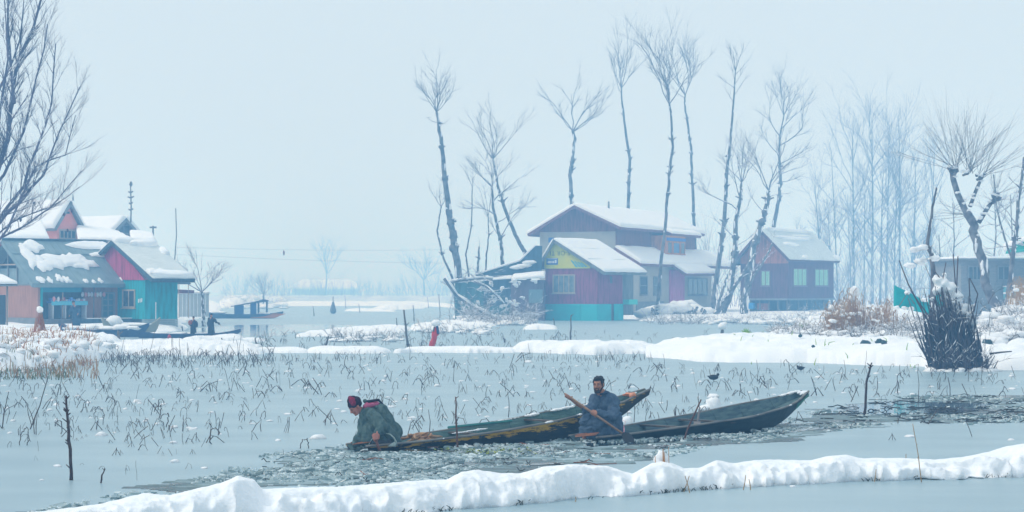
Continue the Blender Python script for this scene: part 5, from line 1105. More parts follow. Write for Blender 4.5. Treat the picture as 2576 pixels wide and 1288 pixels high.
# ---- left: shop with tin roof
PEACH = planked('peach_wall', (.42, .19, .12), (.34, .17, .12)); TEALW = planked('teal_wall', (.0, .27, .32), (.0, .32, .37)); SHOPT = mat('shop_tin', (.15, .235, .275), .45, (.21, .30, .335), 1.6, .15, 5)
G1 = Bld('shop', 'waterside shop with peach walls under a grey-blue tin roof with slipped snow', 'shop', 96, 117.0, .35, 50)
Wg = -G1.lx(-48); Lg = G1.ly(322); zw = G1.lz(718); zb = -.6
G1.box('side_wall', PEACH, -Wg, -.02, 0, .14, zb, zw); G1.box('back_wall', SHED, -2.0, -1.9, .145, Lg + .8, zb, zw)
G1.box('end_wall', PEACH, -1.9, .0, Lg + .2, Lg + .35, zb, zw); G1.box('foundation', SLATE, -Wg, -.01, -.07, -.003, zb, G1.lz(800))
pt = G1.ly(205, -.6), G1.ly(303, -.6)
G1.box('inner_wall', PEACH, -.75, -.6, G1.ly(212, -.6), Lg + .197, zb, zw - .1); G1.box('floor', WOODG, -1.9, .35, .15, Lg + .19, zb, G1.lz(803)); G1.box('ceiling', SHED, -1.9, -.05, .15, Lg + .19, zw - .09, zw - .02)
G1.box('fascia_board', mat('teal_deep', (.0, .17, .26), .7, (.0, .21, .30), 3), -.06, -.0, .15, G1.ly(205), G1.lz(735), zw - .1)
G1.box('corner_post', TEALW, -.10, .02, .15, .28, zb, zw - .1)
for px in (158, 236): mb = MB(); y = G1.ly(px, -.1); mb.tube([(-.1, y, G1.lz(803)), (-.1, y, zw - .1)], [.04, .04], 6); mb.build('post', PALEF if px < 200 else WOODG, G1.root, True)
xr = -Wg / 2; ov = .45; zr = G1.lz(603, xr, -ov); xe = .30; ze = G1.lz(713, xe, -ov)
ee = Lg + .55
A, B_, C_, D_ = Vector((xr, -ov, zr)), Vector((xr, ee, zr)), Vector((xe, ee, ze)), Vector((xe, -ov, ze))
roof_slope(G1, A, B_, C_, D_, .06, SHOPT, 0, 0, fascia=SHOPT)
roof_slope(G1, A + Vector((-.01, 0, -.02)), B_ + Vector((-.01, 0, -.02)), (-Wg - .3, ee, ze), (-Wg - .3, -ov, ze), .06, SHOPT, .15, 20, fascia=MAUVE)
nn = (B_ - A).cross(D_ - A).normalized(); nn = nn if nn.z > 0 else -nn
mb = MB(); e1, e2 = A.lerp(D_, .33), B_.lerp(C_, .33); mb.tube([e1 + nn * .02, e2 + nn * .02], [.03, .03], 4); mb.build('sheet_lap', SHOPT, G1.root)
mb = MB(); mb.tube([A + nn * .05, B_ + nn * .05], [.07, .07], 6); mb.build('ridge_cap', SHED, G1.root)
for k in range(1, 16):
    mb = MB(); mb.tube([A.lerp(B_, k / 16) + nn * .006, D_.lerp(C_, k / 16) + nn * .006], [.012, .012], 4, False); mb.build('roof_rib', SHOPT, G1.root)
Qn = [q + nn * .015 for q in (A, B_, C_, D_)]
for i, (cu, cv, ru, rv, t, rr) in enumerate([(.14, .42, .06, .28, .12, .4), (.24, .16, .09, .14, .15, .3), (.30, .50, .12, .16, .14, .5), (.47, .47, .16, .17, .16, .6), (.60, .55, .10, .14, .14, .5), (.20, .55, .07, .16, .12, .5), (.80, .10, .20, .10, .10, .2), (.85, .34, .12, .05, .08, .3), (.93, .14, .06, .14, .1, .2),
        (.09, .93, .03, .08, .08, .5), (.17, .94, .02, .07, .08, .5), (.27, .90, .03, .10, .10, .5), (.33, .93, .03, .08, .1, .5), (.5, .95, .02, .05, .08, .5), (.64, .95, .02, .06, .08, .5), (.57, .97, .02, .04, .08, .5), (.86, .90, .012, .05, .06, .4), (.12, .22, .02, .10, .06, .5)]):
    patch_snow(*Qn, cu, cv, ru, rv, t, i + 31, ragged=rr).build('snow', SNOWT, G1.root, True)
# open gable: studs, slats, tin
for x0, x1, z0_, z1_, m in ((-Wg * .86, -Wg * .18, zw + .0, zw + 1.0, SHOPT),): G1.prism('gable_panel', m, [(x0, .05, z0_), (x1, .05, z0_), (x1, .05, z0_ + .45), (x1 - .8, .05, z1_), (x0 + .8, .05, z1_), (x0, .05, z0_ + .45)], (0, .03, 0))
G1.prism('gable_back', SHED, [(-Wg + .05, .5, zw), (-.05, .5, zw), (xr, .5, zr - .12)], (0, .05, 0))
for x in (-Wg * .72, -Wg * .36, -Wg * .52): G1.box('stud', SLATE, x - .05, x + .05, -.02, .047, zw, zw + (zr - zw) * (1 - abs(x - xr) / (Wg / 2)) - .15)
G1.box('tie_beam', PALEF, -Wg * .74, -Wg * .26, -.03, -.021, zw + 1.18, zw + 1.26); G1.box('plate', SLATE, -Wg, 0, -.03, .047, zw, zw + .09)
# shop goods
GB = {n: mat('goods_' + n, c, .7) for n, c in dict(blue=(.12, .30, .75), white=(.65, .68, .72), red=(.5, .08, .1), yellow=(.6, .45, .08), pink=(.7, .3, .35), cyan=(.1, .45, .6), dark=(.03, .05, .07)).items()}
def goods(name, label, cat, px, py, lx, dims, m, n=1):
    y = G1.ly(px, lx); z = G1.lz(py, lx, y); x, yy = G1.w(lx, y); root = thing(name, label, cat, (x, yy, z + G1.z), -G1.phi)
    return root
t = goods('counter', 'pale blue shop counter cloth heaped with goods behind the open front', 'counter', 175, 780, -.35, None, None)
def tb(root, name, m, *b): q = MB(); q.box(*b); return q.build(name, m, root)
tb(t, 'table_top', GB['blue'], -.3, .3, -1.3, 1.0, .40, .52); tb(t, 'cloth', GB['cyan'], .303, .33, -1.3, 1.0, .28, .51)
for y in (-1.2, -.4, .3, .9): tb(t, 'leg', GB['white'], -.28, .28, y, y + .05, -.5, .397)
rg = random.Random(9)
for i in range(14):
    c = rg.choice(['blue', 'white', 'cyan', 'blue', 'red', 'white']); y = -1.25 + i * .16; q = goods('packet', 'small %s goods packet on the blue shop counter' % c, 'packet', 175, 780, -.35, None, None); q['group'] = 'packets on the shop counter'
    tb(q, 'wrap', GB[c], -.15, .12, y, y + .12, .523, .523 + rg.uniform(.08, .22)); tb(q, 'band', GB['white'], -.152, .122, y + .04, y + .07, .53, .58)
for i, px in enumerate((136, 147, 208, 216, 224, 231, 239, 246, 253, 262)):
    q = goods('hanging_bag', 'small %s bag hanging from the shop eave' % ('pale' if i % 2 else 'grey'), 'bag', px, 757 if px < 200 else 745, -.05 if px < 200 else -.45, None, None); q['group'] = 'bags hanging in the shop front'
    mb = MB(); mb.blob((0, 0, .1), (.07, .10, .15), i, 8, 6, .2); mb.build('bag', GB['white' if i % 3 else 'pink'], q, True); mb = MB(); mb.tube([(0, 0, .22), (0, 0, .5)], [.008, .008], 4); mb.build('string', GB['dark'], q)
yd0, yd1 = G1.ly(255, -.6), G1.ly(288, -.6); dz0, dz1 = G1.lz(801, -.6, yd0), G1.lz(735, -.6, yd0)
f = G1.window('s', yd0, yd1, dz0, dz1, 2, SLATE, mat('teal_glass', (.03, .12, .17), .3, (.05, .17, .22), 3), .10, off=-.6, rows=4, name='door')
G1.box('deck', SHED, .02, 1.1, G1.ly(205, .9), G1.ly(330, .9), G1.lz(815, .9), G1.lz(803, .9)); G1.box('snow', SNOW, .95, 1.12, G1.ly(215, .9), G1.ly(330, .9), G1.lz(803, .9) + .003, G1.lz(801, .9))
# ---- peach annexe porch roof at the far left edge with snow
pr = thing('porch_roof', 'small snow-covered porch roof on posts at the left picture edge', 'porch', at(-10, 800, 108)); P = lambda x, y, d: at(x, y, d) - Vector(pr.location)
mb = MB(); mb.prism([P(-60, 700, 111), P(8, 700, 111), P(44, 716, 107), P(-80, 718, 107)], (0, 0, -.08)); mb.build('roof', SLATE, pr)
slab_snow(P(-60, 699, 111), P(8, 699, 111), P(44, 714, 107), P(-80, 716, 107), .22, 4, 24, 10).build('snow', SNOW, pr, True)
for x in (-30, 18): mb = MB(); mb.tube([P(x, 835, 108), P(x, 716, 108)], [.05, .05], 6); mb.build('post', PALEF, pr, True)
mb = MB(); mb.prism([P(-30, 828, 108.2), P(14, 828, 108.2), P(14, 742, 108.2), P(-30, 742, 108.2)], (0, .05, 0)); mb.build('door', GLASSD, pr)
# ---- teal cabin
PINKG = planked('pink_gable', (.36, .03, .11), (.42, .05, .14)); CORR = mat('corrugated', (.25, .33, .36), .5, (.32, .39, .41), 2)
G2 = Bld('cabin', 'bright teal cabin with a pink gable standing over the water', 'cabin', 365, 118.5, 0.0, 50)
Wc = -G2.lx(192); Lc = G2.ly(447); zt = G2.lz(704); zb = G2.lz(803); xr = G2.lx(279, -.3); xe = G2.lx(384, -.3); zr = G2.lz(604, xr, -.3); ze = G2.lz(700, xe, -.3)
G2.box('wall', TEALW, -Wc, 0, 0, Lc, zb, zt)
G2.prism('gable_wall', PINKG, [(2 * xr, -.05, ze - .02), (0.05, -.05, zt - .02), (xr, -.05, zr - .10)], (0, .05, 0))
roof_slope(G2, (xr, -.3, zr), (xr, Lc + .35, zr), (xe, Lc + .35, ze), (xe, -.3, ze), .07, TIN, .05, 25, sn=mat('thin_snow', (.58, .65, .67), .8), fascia=SHED)
roof_slope(G2, (xr - .01, -.3, zr - .02), (xr - .01, Lc + .35, zr - .02), (2 * xr - xe, Lc + .35, ze), (2 * xr - xe, -.3, ze), .07, TIN, .1, 26, fascia=SHED)
Q = [(xr, -.3, zr + .05), (xr, Lc + .35, zr + .05), (xe, Lc + .35, ze + .05), (xe, -.3, ze + .05)]
for i, (cu, cv, ru, rv, t) in enumerate([(.25, .03, .3, .07, .22), (.75, .08, .28, .12, .25), (.55, .12, .25, .06, .2), (.95, .32, .10, .10, .2), (.5, .93, .52, .08, .18), (.1, .86, .12, .06, .15), (.35, .84, .1, .05, .1)]): patch_snow(*Q, cu, cv, ru, rv, t, i + 3, ragged=.3).build('snow', SNOWT, G2.root, True)
G2.window('g', G2.lx(309), G2.lx(341), G2.lz(775), G2.lz(728), 2, PALEF, GLASSD, .09)
for i in range(3): G2.box('wall_mark', WH, G2.lx(348 + i * 4), G2.lx(350 + i * 4), -.01, -.003, G2.lz(762 - i), G2.lz(752 - i))
mb = MB(); y = G2.ly(392, .05); mb.tube([(.06, y, zb), (.06, y, G2.lz(760))], [.035, .035], 5); mb.build('pipe', WH, G2.root)
for i in range(9):
    z1_ = zb - .003 - i * (zb + .25) / 9; G2.box('clapboard', CORR, -.25, .02 + .02, -.0 - .06, Lc, z1_ - (zb + .25) / 9 + .015, z1_)
G2.box('base', SHED, -Wc, -.26, .1, Lc, -.3, zb - .003); G2.box('step', SHED, .05, .35, .3, Lc - .1, -.2, .10)
# ---- pink house, and the dark-gabled house, behind
PNK = mat('pink_plaster', (.72, .23, .18), .9, (.78, .29, .23), 1.5)
G3 = Bld('house', 'tall pink house with a steep snowy roof behind the shop', 'house', 145, 146.0, .5, -52 + 90 - 78)
def left_house(label, pxc, pxr, pxl, pyr, pye, pywb, d, phi, wm, ridge_h_px, seed, ov=.28, extra=None, snowt=.28):
    """gable on the right (x=0 plane), long snowy slope on the left (y=0 side)"""
    b = Bld('house', label, 'house', pxc, d, .4, phi); Wd = b.ly(pxr); Ln = -b.lx(pxl); ze = b.lz(pye, 0, 0); zr = b.lz(pyr, 0, Wd / 2)
    b.box('wall', wm, -Ln, 0, 0, Wd, -.9, ze - .06)
    b.prism('gable_wall', wm, [(-.06, 0.02, ze - .057), (-.06, Wd - .02, ze - .057), (-.06, Wd / 2, zr - .25)], (.06, 0, 0))
    roof_slope(b, (ov, Wd / 2, zr), (-Ln - .3, Wd / 2, zr), (-Ln - .3, -.55, ze - .35), (ov, -.55, ze - .35), .12, SLATE, snowt, seed, fascia=SLATE)
    roof_slope(b, (ov, Wd / 2 + .01, zr - .02), (-Ln - .3, Wd / 2 + .01, zr - .02), (-Ln - .3, Wd + .55, ze - .35), (ov, Wd + .55, ze - .35), .12, SLATE, snowt, seed + 1, fascia=SLATE)
    return b, Wd, Ln, ze, zr
bpy.data.objects.remove(G3.root)
b, Wd, Ln, ze, zr = left_house('tall pink house with a steep snowy roof behind the shop', 142, 196, -60, 505, 562, 600, 146.0, 28, PNK, 0, 41)
b.window('s', b.ly(148), b.ly(190), b.lz(602, 0, 1), b.lz(577, 0, 1), 4, PALEF, GLASSD, .10); b.window('s', Wd / 2 - .35, Wd / 2 + .3, b.lz(541, 0, Wd / 2), b.lz(529, 0, Wd / 2), 1, PNK, GLASSD, .08)
mb = MB(); mb.tube([(.5, Wd / 2, zr), (.5, Wd / 2, zr + .5)], [.08, .02], 5); mb.build('finial', SLATE, b.root)
b, Wd, Ln, ze, zr = left_house('snow-roofed house with a dark timber gable behind the teal cabin', 272, 348, 150, 548, 590, 600, 156.0, 30, planked('dark_brown_board', (.09, .07, .09), (.13, .09, .11)), 0, 44, snowt=.34)
b.window('s', Wd * .3, Wd * .7, ze + .1, ze + .8, 2, SLATE, GLASSD, .08)
# lean-to snow roofs between them
for nm, lab, q, dd in (('lean_to', 'long low snowy lean-to roof in front of the pink house', [(-40, 556), (104, 556), (124, 601), (-60, 601)], (138, 134)), ('lean_to', 'snow-covered lean-to roof left of the dark gable', [(190, 566), (300, 590), (330, 604), (196, 604)], (150, 140)), ('lean_to', 'snowy shed roof rising behind the cabin ridge', [(326, 585), (384, 592), (392, 612), (330, 606)], (150, 140))):
    rt = thing(nm, lab, 'lean-to', at(q[2][0], 720, dd[1])); P = [at(x, y, dd[0] if i < 2 else dd[1]) - Vector(rt.location) for i, (x, y) in enumerate(q)]
    mb = MB(); mb.prism([p - Vector((0, 0, .01)) for p in P], (0, 0, -.12)); mb.build('roof', SLATE, rt); slab_snow(*P, .25, 3, 22, 10).build('snow', SNOWT, rt, True)
    mb = MB(); mb.prism([P[3] + Vector((.3, .3, -.14)), P[2] + Vector((-.3, .3, -.14)), Vector((P[2].x - .3, P[2].y + .3, -1)), Vector((P[3].x + .3, P[3].y + .3, -1))], (0, .15, 0)); mb.build('wall', PNK if 'pink' in lab else BRN, rt)
# ---- pale fence wall and little awning right of the cabin; far long house
rt = thing('wall_fence', 'pale panelled fence on the snowy shore right of the teal cabin', 'fence', at(490, 800, 138)); P = lambda x, y, d=138: at(x, y, d) - Vector(rt.location)
for i in range(8):
    a = 449 + i * 9.6; mb = MB(); mb.prism([P(a + .5, 797), P(a + 9.1, 797), P(a + 9.1, 738 + i % 2), P(a + .5, 738 + i % 2)], (0, .06, 0)); mb.build('panel', mat('pale_panel', (.40, .46, .50), .8, (.46, .52, .55), 2), rt)
    mb = MB(); mb.blob(P(a + 5, 736), (.22, .2, .09), i, 8, 5); mb.build('snow', SNOWT, rt, True)
rt = thing('awning', 'small blue-grey awning on thin posts right of the teal cabin', 'awning', at(460, 800, 134)); P = lambda x, y, d=134: at(x, y, d) - Vector(rt.location)
mb = MB(); mb.prism([P(446, 702), P(466, 704), P(480, 712, 132), P(446, 712, 132)], (0, 0, -.08)); mb.build('roof', SHED, rt)
mb = MB(); mb.prism([P(446, 728), P(488, 730), P(488, 738), P(446, 738)], (0, .1, 0)); mb.build('rail_board', MAUVE, rt)
for x in (450, 474): mb = MB(); mb.tube([P(x, 800), P(x, 706)], [.028, .028], 5); mb.build('post', PALEF, rt)
rt = thing('long_house', 'faint long low house with a snowy roof far across the lake', 'house', at(800, 750, 760)); P = lambda x, y, d: at(x, y, d) - Vector(rt.location)
mb = MB(); mb.prism([P(735, 750, 760), P(895, 750, 760), P(895, 728, 760), P(735, 728, 760)], (0, 12, 0)); mb.build('wall', mat('far_pale_wall', (.45, .48, .52), .9), rt)
slab_snow(P(760, 708, 770), P(885, 708, 770), P(912, 728, 757), P(722, 728, 757), .8, 5).build('roof', SNOWT, rt, True)
# ------------------------------------------------------------------ trees
def grow(mb, sn, p, d, L, r, lev, rg, n, spread, up, psnow, segs=4, wob=.12, ratio=.55, sides=3, tip=.2):
    """one branch and its children"""
    pts = [p.copy()]; q = p.copy(); v = d.normalized()
    for i in range(segs):
        v = (v + Vector((rg.gauss(0, wob), rg.gauss(0, wob), rg.gauss(0, wob) + up))).normalized(); q = q + v * L / segs; pts.append(q.copy())
    rad = [r * (1 - (1 - tip) * i / segs) for i in range(segs + 1)]
    mb.tube(pts, rad, sides if lev < 2 else 3, False)
    if sn is not None and rg.random() < psnow:
        for a, b, ra in zip(pts[:-1], pts[1:], rad):
            dz = abs((b - a).normalized().z)
            if rg.random() < .75 - .3 * dz: o = Vector((0, 0, ra * .9 + .004)); sn.tube([a + o, a.lerp(b, .5) + o * 1.15, b + o], [ra * .5, ra * .95 + .006, ra * .5], 3, False)
    if lev <= 0: return
    for k in range(n):
        t = rg.uniform(.25, 1.0); i = min(int(t * segs), segs - 1); b = pts[i].lerp(pts[i + 1], t * segs - i); base = (pts[i + 1] - pts[i]).normalized()
        a = rg.uniform(0, 2 * math.pi); s = Vector((math.cos(a), math.sin(a), rg.uniform(-.2, .4))); nd = (base + s * spread * rg.uniform(.6, 1.3)).normalized()
        grow(mb, sn, b, nd, L * ratio * rg.uniform(.6, 1.15), r * .55 * (1 - .4 * t), lev - 1, rg, n, spread, up, psnow, max(2, segs - 1), wob, ratio, 3, tip)
def knob(mb, sn, p, r, rg, k=4, l=.35):
    """pollard scar: swollen ring with cut stubs and a little snow"""
    mb.blob(p, (r * 1.25, r * 1.25, r * 1.3), rg.random() * 999, 6, 5, .3)
    for i in range(k):
        a = rg.random() * 6.28; d = Vector((math.cos(a), math.sin(a) * .6, rg.uniform(.2, 1.0))).normalized(); e = p + d * l * rg.uniform(.5, 1.3)
        mb.tube([p, p.lerp(e, .6), e], [r * .45, r * .32, r * .2], 4)
        if sn is not None and rg.random() < .6: sn.blob(p.lerp(e, .7) + Vector((0, 0, r * .5)), (r * .55, r * .5, r * .3), i, 6, 4, .2)
def tree(name, label, cat, pts, d, r0, r1, seed, crown=None, knobs=(), m=BARK, mt=TWIG, snow=.5, group=None, extra=(), zfoot=None, depth=.0):
    """pts: foot-to-top places of the trunk seen at distance d; crown: list of (t, angle, length px, n, levels, up)"""
    rg = random.Random(seed); k = d / F; P = [at(x, y, d) for x, y in pts]
    for i, q in enumerate(P): q.y += depth * math.sin(i * 1.7 + seed)
    foot = Vector((P[0].x, P[0].y, lz(P[0].x, P[0].y) - .15 if zfoot is None else zfoot)); 
    if P[0].z < foot.z + .2: P[0].z = foot.z
    else: P.insert(0, foot)
    root = thing(name, label, cat, foot, group=group); mb = MB(); sn = MB(); tw = MB()
    Q = []
    for a, b in zip(P[:-1], P[1:]):
        for t in (0, .25, .5, .75): Q.append(a.lerp(b, t) + Vector((rg.uniform(-1, 1), rg.uniform(-1, 1), 0)) * r1 * .5)
    Q.append(P[-1]); n = len(Q) - 1; rad = [r0 + (r1 - r0) * (i / n) ** .9 for i in range(n + 1)]
    mb.tube(Q, rad, 7)
    def along(t): i = min(int(t * n), n - 1); return Q[i].lerp(Q[i + 1], t * n - i), rad[i]
    for py in knobs:
        zt = at(CX, py, d).z; j = min(range(n + 1), key=lambda i: abs(Q[i].z - zt)); knob(mb, sn, Q[j], rad[j] * 1.1, rg, rg.randint(2, 5), rg.uniform(.25, .5))
    for i in range(n):   # snow caught on leaning trunk sides
        a, b = Q[i], Q[i + 1]
        if abs((b - a).normalized().z) < .93: o = Vector((0, 0, rad[i] * .75)); sn.tube([a + o, a.lerp(b, .5) + o, b + o], [rad[i] * .4, rad[i] * .75, rad[i] * .4], 5, False)
        elif snow > 0 and rg.random() < snow: o = Vector((rg.choice([-1, 1]) * rad[i] * .5, -rad[i] * .6, 0)); sn.blob(a.lerp(b, rg.random()) + o, (rad[i] * .38, rad[i] * .4, rad[i] * rg.uniform(.8, 2.4)), i, 6, 4, .3)
    for (t, ang, Lp, nb, lev, up) in (crown or []):
        p, r = along(t); dv = Vector((math.sin(R(ang)), rg.uniform(-.35, .35), math.cos(R(ang)))); L = Lp * k
        grow(tw, sn if snow else None, p, dv, L, max(.016, min(r * .7, L * .015)), lev, rg, nb + 1, .5, up, snow * .8, 5, .17, .5)
    for ex in extra: ex(tw, sn, rg, k)
    mb.build('trunk', m, root, True, world=True)
    if tw.v: tw.build('crown', mt, root, world=True)
    if sn.v: sn.build('snow', SNOWT, root, True, world=True)
    for c in root.children:
        if c.name.split('.')[0] in ('snow', 'crown'): c['kind'] = 'stuff'
    return root
fan = lambda t, a0, a1, n, L0, L1, nb, lev, up, rg: [(t + rg.uniform(-.0, .0), a0 + (a1 - a0) * (i + rg.uniform(.2, .8)) / n, rg.uniform(L0, L1), nb, lev, up) for i in range(n)]
rg = random.Random(77)
D1 = 163
tree('pollard_tree', 'thick leaning trunk with wide bare crown, leftmost tall tree by the tin shed', 'tree', [(1158, 800), (1154, 690), (1134, 560), (1120, 450), (1108, 345), (1098, 282)], D1, .42, .10, 1,
     fan(1, -52, 48, 9, 70, 125, 5, 2, .06, rg) + [(.93, -75, 60, 4, 1, .02), (.9, 60, 40, 4, 1, 0)], knobs=(320, 378, 445, 530, 555, 590, 610), snow=.5)
tree('pollard_tree', 'slim tree leaning left above a forked snowy bush behind the tin shed', 'tree', [(1330, 690), (1320, 635), (1296, 590), (1268, 520), (1252, 470), (1246, 430), (1240, 400)], 172, .24, .07, 2,
     fan(1, -42, 42, 8, 70, 125, 5, 2, .07, rg) + [(.62, 30, 60, 4, 1, .05)], knobs=(495, 510), snow=.4)
tree('pollard_tree', 'tree forking into two brooms above the ridge of the big house', 'tree', [(1440, 620), (1438, 510), (1434, 440), (1440, 400), (1446, 350), (1440, 325)], 196, .24, .12, 3,
     [(.98, -34, 110, 6, 2, .05), (.98, -48, 80, 5, 2, .1), (.97, -14, 120, 6, 2, .03), (.95, 38, 120, 6, 2, .06), (.95, 28, 130, 6, 2, .08), (.95, 50, 95, 5, 2, .1)], knobs=(405, 415, 425, 490), snow=.3)
tree('pollard_tree', 'tall thin tree with a narrow crown, behind the middle of the big roof', 'tree', [(1584, 640), (1580, 520), (1584, 400), (1572, 320), (1565, 260), (1563, 222)], 200, .22, .07, 4,
     fan(1, -22, 22, 6, 90, 150, 6, 2, .10, rg) + [(.94, -30, 70, 5, 1, .15)], knobs=(290, 375, 390, 440, 470, 500), snow=.3)
tree('pollard_tree', 'very tall tree standing in front of the bay window of the big house', 'tree', [(1652, 785), (1664, 660), (1676, 540), (1684, 440), (1692, 370), (1690, 300), (1684, 262)], 166, .17, .08, 5,
     fan(1, -32, 28, 8, 110, 185, 6, 2, .07, rg), knobs=(480, 440, 420, 395, 350), snow=.4)
tree('pollard_tree', 'slender curved tree right of the one before the bay window', 'tree', [(1750, 640), (1745, 540), (1741, 440), (1738, 370), (1728, 300), (1722, 258), (1724, 240)], 200, .19, .07, 6,
     fan(1, -26, 26, 7, 100, 180, 6, 2, .09, rg) + [(.95, -42, 60, 4, 1, .15)], knobs=(530, 470, 440, 395, 350, 305), snow=.3)
tree('pollard_tree', 'tall leaning tree between the big house and the stilt house', 'tree', [(1790, 800), (1805, 690), (1822, 560), (1828, 440), (1838, 350), (1846, 250), (1850, 180)], 176, .26, .05, 7,
     fan(1, -22, 22, 5, 60, 90, 5, 1, .06, rg) + [(t, a, 55, 6, 1, .08) for t, a in ((.98, 35), (.95, -35), (.92, 30), (.9, -40), (.86, 40), (.82, -35))], knobs=(395, 430, 480, 545, 600, 640), snow=.6)
tree('bare_tree', 'gnarled snowy tree with several stems, left of the stilt house', 'tree', [(1815, 790), (1836, 740), (1850, 640), (1852, 560), (1862, 500), (1866, 460)], 172, .34, .10, 8,
     fan(1, -50, 55, 6, 60, 110, 5, 2, .06, rg) + [(.7, -45, 110, 6, 2, .08), (.62, 50, 80, 5, 1, .1), (.5, -60, 80, 5, 1, .12), (.8, -25, 120, 6, 2, .06), (.45, 65, 60, 5, 1, .1)], knobs=(640, 600, 550, 500), snow=1.0)
tree('bare_tree', 'forked dark tree rising before the gable of the stilt house', 'tree', [(1872, 790), (1882, 700), (1896, 620), (1918, 560), (1932, 510), (1934, 480)], 170, .36, .16, 9,
     [(1, -18, 130, 6, 2, .03), (1, -34, 110, 5, 2, .05), (1, 20, 120, 6, 2, .05), (1, 35, 80, 5, 2, .1), (.97, -8, 140, 6, 2, .02), (.7, -50, 80, 5, 1, .15), (.9, 70, 50, 4, 1, 0)], knobs=(680, 600, 560, 530, 500), snow=1.0)
tree('bare_tree', 'tall feathery tree right behind the forked one at the stilt house', 'tree', [(1935, 640), (1948, 560), (1960, 500), (1964, 450), (1960, 390), (1962, 340), (1972, 290)], 205, .28, .06, 10,
     fan(1, -28, 28, 6, 80, 110, 6, 2, .06, rg) + [(t, a, L, 6, 2, .06) for t, a, L in ((.9, 42, 110), (.85, -38, 110), (.78, 48, 120), (.72, -40, 90), (.66, 58, 95), (.6, 70, 70), (.82, 25, 130), (.55, 75, 70))], knobs=(500, 460, 420), snow=.6)
for i, (p, r0, sd, lab) in enumerate([([(1796, 802), (1838, 740), (1868, 690), (1900, 640)], .20, 11, 'fallen snowy trunk leaning right, in front of the stilt house'), ([(1868, 760), (1895, 700), (1925, 650), (1945, 610)], .15, 12, 'thin snow-laden trunk slanting across the stilt house gable'), ([(1800, 800), (1822, 720), (1830, 690)], .16, 13, 'dark slanting trunk beside the porch of the big house')]):
    tree('leaning_trunk', lab, 'tree', p, 168, r0, r0 * .5, sd, [(.6, 50, 60, 4, 1, .05), (.9, 30, 50, 4, 1, .1)], snow=1.0)
# thin trees round the shed
for i, (p, r0, cr, lab) in enumerate([
    ([(1152, 800), (1138, 700), (1112, 640), (1100, 580), (1110, 520)], .13, fan(1, -40, 30, 5, 50, 80, 5, 1, .05, rg), 'thin curved sapling with a small crown left of the leaning trunk'),
    ([(1188, 760), (1172, 640), (1186, 570), (1188, 470)], .10, fan(1, -20, 20, 4, 40, 70, 4, 1, .1, rg), 'slim upright sapling just right of the leaning trunk'),
    ([(1218, 740), (1224, 640), (1230, 590), (1228, 545)], .10, fan(1, -30, 30, 4, 50, 90, 4, 1, .1, rg), 'small crooked sapling above the shed roof'),
    ([(1205, 750), (1200, 690), (1204, 650), (1206, 620)], .17, [(1, -10, 25, 3, 1, 0)], 'snow-blotched stump trunk above the shed roof'),
    ([(1270, 780), (1265, 660), (1258, 600), (1240, 520), (1238, 470)], .22, fan(1, -50, 45, 7, 60, 100, 6, 2, .04, rg) + [(.7, 55, 90, 6, 2, .05), (.75, -60, 90, 6, 2, .05), (.6, -45, 70, 5, 2, .08), (.6, 40, 110, 6, 2, .05), (.85, 35, 110, 5, 2, .02)], 'snow-furred forked tree growing up through the shed roof')]):
    tree('young_tree', lab, 'tree', p, 164 + i, r0, r0 * .4, 30 + i, cr, snow=.9, knobs=(p[2][1],))
# small trees far left
tree('small_tree', 'small snowy shrub tree on the shore right of the pale fence', 'tree', [(512, 802), (510, 770), (508, 735)], 134, .14, .07, 50, fan(1, -60, 60, 8, 60, 110, 6, 2, .05, rg), snow=1.0)
tree('small_tree', 'faint round shrub tree on the shore behind the roofed boat', 'tree', [(776, 0 + 770), (776, 750)], 330, .2, .1, 51, [], snow=0) if False else None
tree('far_tree', 'faint round bare tree behind the roofed boat', 'tree', [(662, 770), (664, 740)], 300, .25, .12, 52, fan(1, -65, 65, 12, 30, 55, 6, 2, .05, rg), snow=.3)
tree('far_tree', 'very faint thin tree above the far lake shore', 'tree', [(818, 750), (822, 690)], 620, .35, .15, 53, fan(1, -25, 25, 7, 60, 90, 6, 2, .05, rg), snow=0)
tree('far_tree', 'very faint broad tree far off, left of the leaning trunks', 'tree', [(1068, 750), (1066, 705)], 560, .35, .15, 54, fan(1, -60, 60, 10, 50, 80, 6, 2, .05, rg), snow=0)
# big bare tree off the left edge
DL = 84; rl = random.Random(5)
lt = thing('big_bare_tree', 'big bare tree reaching in from the left picture edge', 'tree', (at(-120, 700, DL).x, DL, .3)); tk = MB(); tw = MB(); sn = MB()
tk.tube([at(-120, 860, DL), at(-118, 600, DL), at(-90, 400, DL), at(-40, 200, DL + .5), at(-20, 0, DL + 1), at(0, -200, DL + 1)], [.42, .36, .26, .20, .14, .06], 8)
main = [([(-100, 560), (-20, 470), (20, 350), (36, 200), (60, 120), (100, 10), (120, -60)], .13), ([(36, 260), (24, 120), (20, 20), (25, -60)], .075), ([(-60, 620), (0, 560), (50, 510), (110, 440), (150, 330), (200, 180 + 40)], .085), ([(-80, 660), (0, 600), (60, 570), (130, 520), (205, 370 + 60)], .06),
    ([(-100, 600), (-10, 560), (60, 470), (90, 380), (130, 260), (140, 110)], .09), ([(-60, 520), (10, 440), (60, 330), (90, 200), (120, 60)], .08), ([(-80, 700), (0, 585), (60, 545), (130, 520), (200, 470)], .05), ([(-80, 480), (0, 400), (30, 300), (70, 240)], .07), ([(-30, 300), (10, 200), (50, 100), (60, 0)], .07), ([(-40, 640), (20, 575), (90, 420), (165, 390), (190, 290)], .06), ([(-60, 560), (-10, 380), (20, 150), (10, -20)], .08)]
